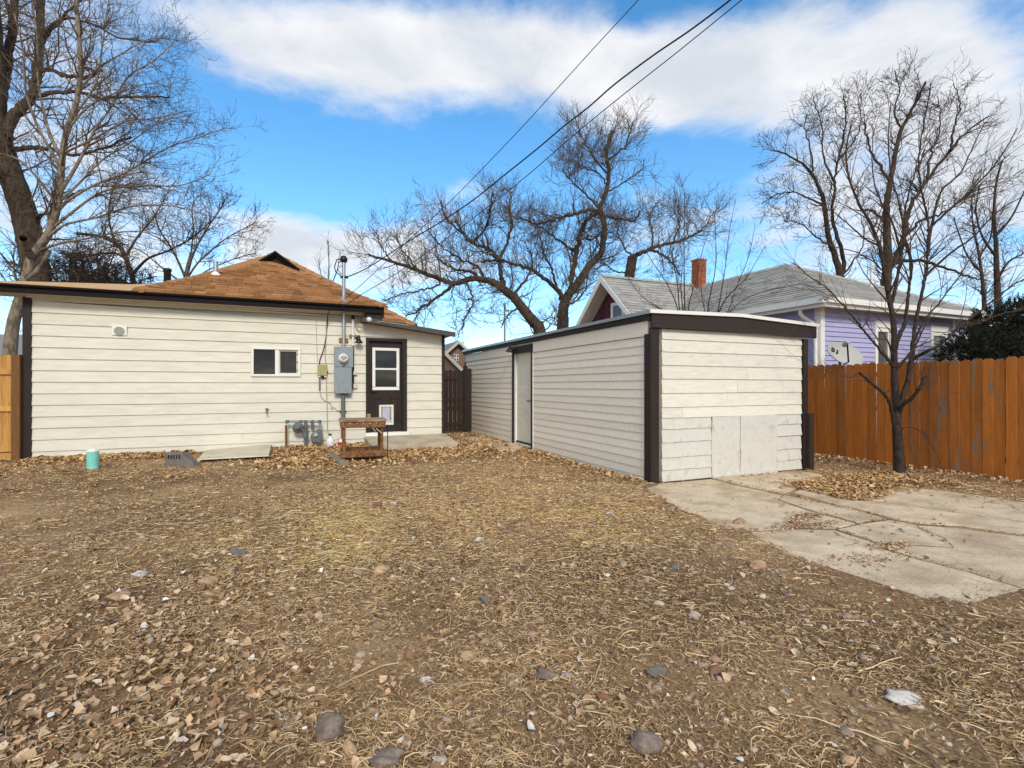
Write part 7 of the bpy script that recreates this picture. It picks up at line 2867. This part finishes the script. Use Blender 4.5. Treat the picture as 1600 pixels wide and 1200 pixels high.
    o = np_mesh('fallen_twigs', V, Fq, STRAW)
    tag(o, 'fallen twigs lying on the straw', 'twigs', kind='stuff')


litter()

# ================================================================== STONES
ST = {
    'grey': mat('grey_stone', (0.235, 0.19, 0.16), 0.9, 0.3, 40, 0.8, 60, objvar=.1, col2=(0.13, 0.095, 0.075), w2=0.85, s2=16, edge=(.42, .62)),
    'tan': mat('tan_stone', (0.44, 0.30, 0.175), 0.9, 0.25, 40, 0.7, 60, objvar=.15, col2=(0.27, 0.17, 0.10), w2=0.8, s2=16),
    'pale': mat('pale_stone', (0.50, 0.42, 0.33), 0.9, 0.25, 40, 0.7, 60, objvar=.1, col2=(0.32, 0.25, 0.19), w2=0.7, s2=20),
    'red': mat('red_stone', (0.27, 0.13, 0.085), 0.9, 0.3, 40, 0.7, 60, col2=(0.15, 0.08, 0.06), w2=0.7, s2=18),
    'white': mat('white_stone', (0.60, 0.56, 0.51), 0.85, 0.25, 40, 0.7, 60, col2=(0.22, 0.19, 0.17), w2=0.85, s2=22, edge=(.5, .62)),
    'blue': mat('blue_grey_stone', (0.185, 0.165, 0.14), 0.85, 0.3, 40, 0.7, 60, col2=(0.09, 0.085, 0.085), w2=0.7, s2=20),
}
STONES = [
    (515, 1140, 22, 27, 'grey', 'large rounded grey brown stone at the bottom, left of centre'),
    (1010, 1166, 25, 20, 'grey', 'large elongated grey stone at the bottom right of centre'),
    (603, 1187, 26, 15, 'grey', 'flat speckled grey stone at the very bottom edge'),
    (547, 1172, 12, 15, 'tan', 'small tan stone between the two bottom grey stones'),
    (1414, 1092, 26, 10, 'white', 'long white and grey mottled stone at lower right'),
    (372, 866, 13, 7, 'blue', 'dark blue grey stone with pale side left of the yellow straw'),
    (219, 897, 12, 7, 'white', 'small white stone on the left of the yard'),
    (326, 912, 14, 9, 'tan', 'round tan brown stone right of the small white stone'),
    (186, 934, 16, 8, 'tan', 'flat yellowish tan stone on the left of the yard'),
    (596, 890, 13, 8, 'tan', 'flat tan stone below the yellow straw patches'),
    (758, 936, 9, 10, 'blue', 'tilted blue grey stone in the middle of the yard'),
    (731, 1022, 14, 8, 'tan', 'tan pink stone below the tilted blue grey stone'),
    (852, 1054, 16, 8, 'grey', 'half buried olive grey stone in the near yard'),
    (1184, 884, 13, 9, 'tan', 'rounded tan stone beside the concrete edge'),
    (590, 790, 9, 6, 'red', 'dark reddish stone above the yellow straw'),
    (614, 788, 6, 4, 'white', 'tiny white stone beside the dark reddish stone'),
    (749, 843, 8, 5, 'white', 'white flat stone in the middle of the yard'),
    (1085, 962, 9, 8, 'pale', 'angular cream stone right of the yard centre'),
    (1026, 1052, 16, 9, 'blue', 'flat blue grey stone right of the yard centre'),
    (1117, 1048, 10, 8, 'red', 'pinkish stone in the near right yard'),
    (1029, 945, 9, 6, 'pale', 'pale stone left of the angular cream stone'),
    (797, 826, 7, 4, 'blue', 'small black grey stone near the yard centre'),
    (1155, 805, 10, 6, 'tan', 'low tan stone by the slab near the shed'),
    (952, 803, 7, 4, 'white', 'pale pebble cluster stone before the shed side'),
    (665, 1058, 8, 6, 'white', 'white lumpy stone in the near middle yard'),
    (944, 1092, 11, 8, 'red', 'half buried reddish brown stone in the near yard'),
    (1325, 1187, 12, 8, 'tan', 'orange tan stone at the bottom right edge'),
    (1055, 888, 8, 5, 'blue', 'small dark grey stone left of the slab edge'),
]


def stones():
    import bmesh
    for i, (px, py, rx, ry, kind, lab) in enumerate(STONES):
        p = on_z(px, py + ry * .4, 0)
        z = float(ground_height(p[0], p[1]))
        d = (EYE - z) * F_PX / (py + ry * .4 - HY)
        sx = rx / F_PX * d
        sz = ry / F_PX * d
        rg = np.random.default_rng(200 + i)
        bm = bmesh.new()
        bmesh.ops.create_icosphere(bm, subdivisions=3, radius=1)
        ph = rg.uniform(0, 6, (5, 3))
        fr = rg.uniform(.8, 2.4, (5, 3))
        for v in bm.verts:
            c = np.array(v.co)
            dsp = sum(.055 * math.sin(float(fr[k] @ (c * 1.7) * 1.4 + ph[k, 0])) for k in range(5))
            v.co = v.co * (1 + dsp)
            v.co.x *= sx
            v.co.y *= sx * rg.uniform(.72, .73)
            v.co.z *= sz * .85
        me = bpy.data.meshes.new('stone')
        bm.to_mesh(me)
        bm.free()
        me.polygons.foreach_set('use_smooth', [True] * len(me.polygons))
        me.materials.append(ST[kind])
        o = bpy.data.objects.new('stone', me)
        o.location = (p[0], p[1], z + sz * .48)
        o.rotation_euler = (rg.normal() * .12, rg.normal() * .12, -YAW + rg.normal() * .35)
        link(o)
        tag(o, lab, 'stone', 'larger stones lying on the yard')


stones()
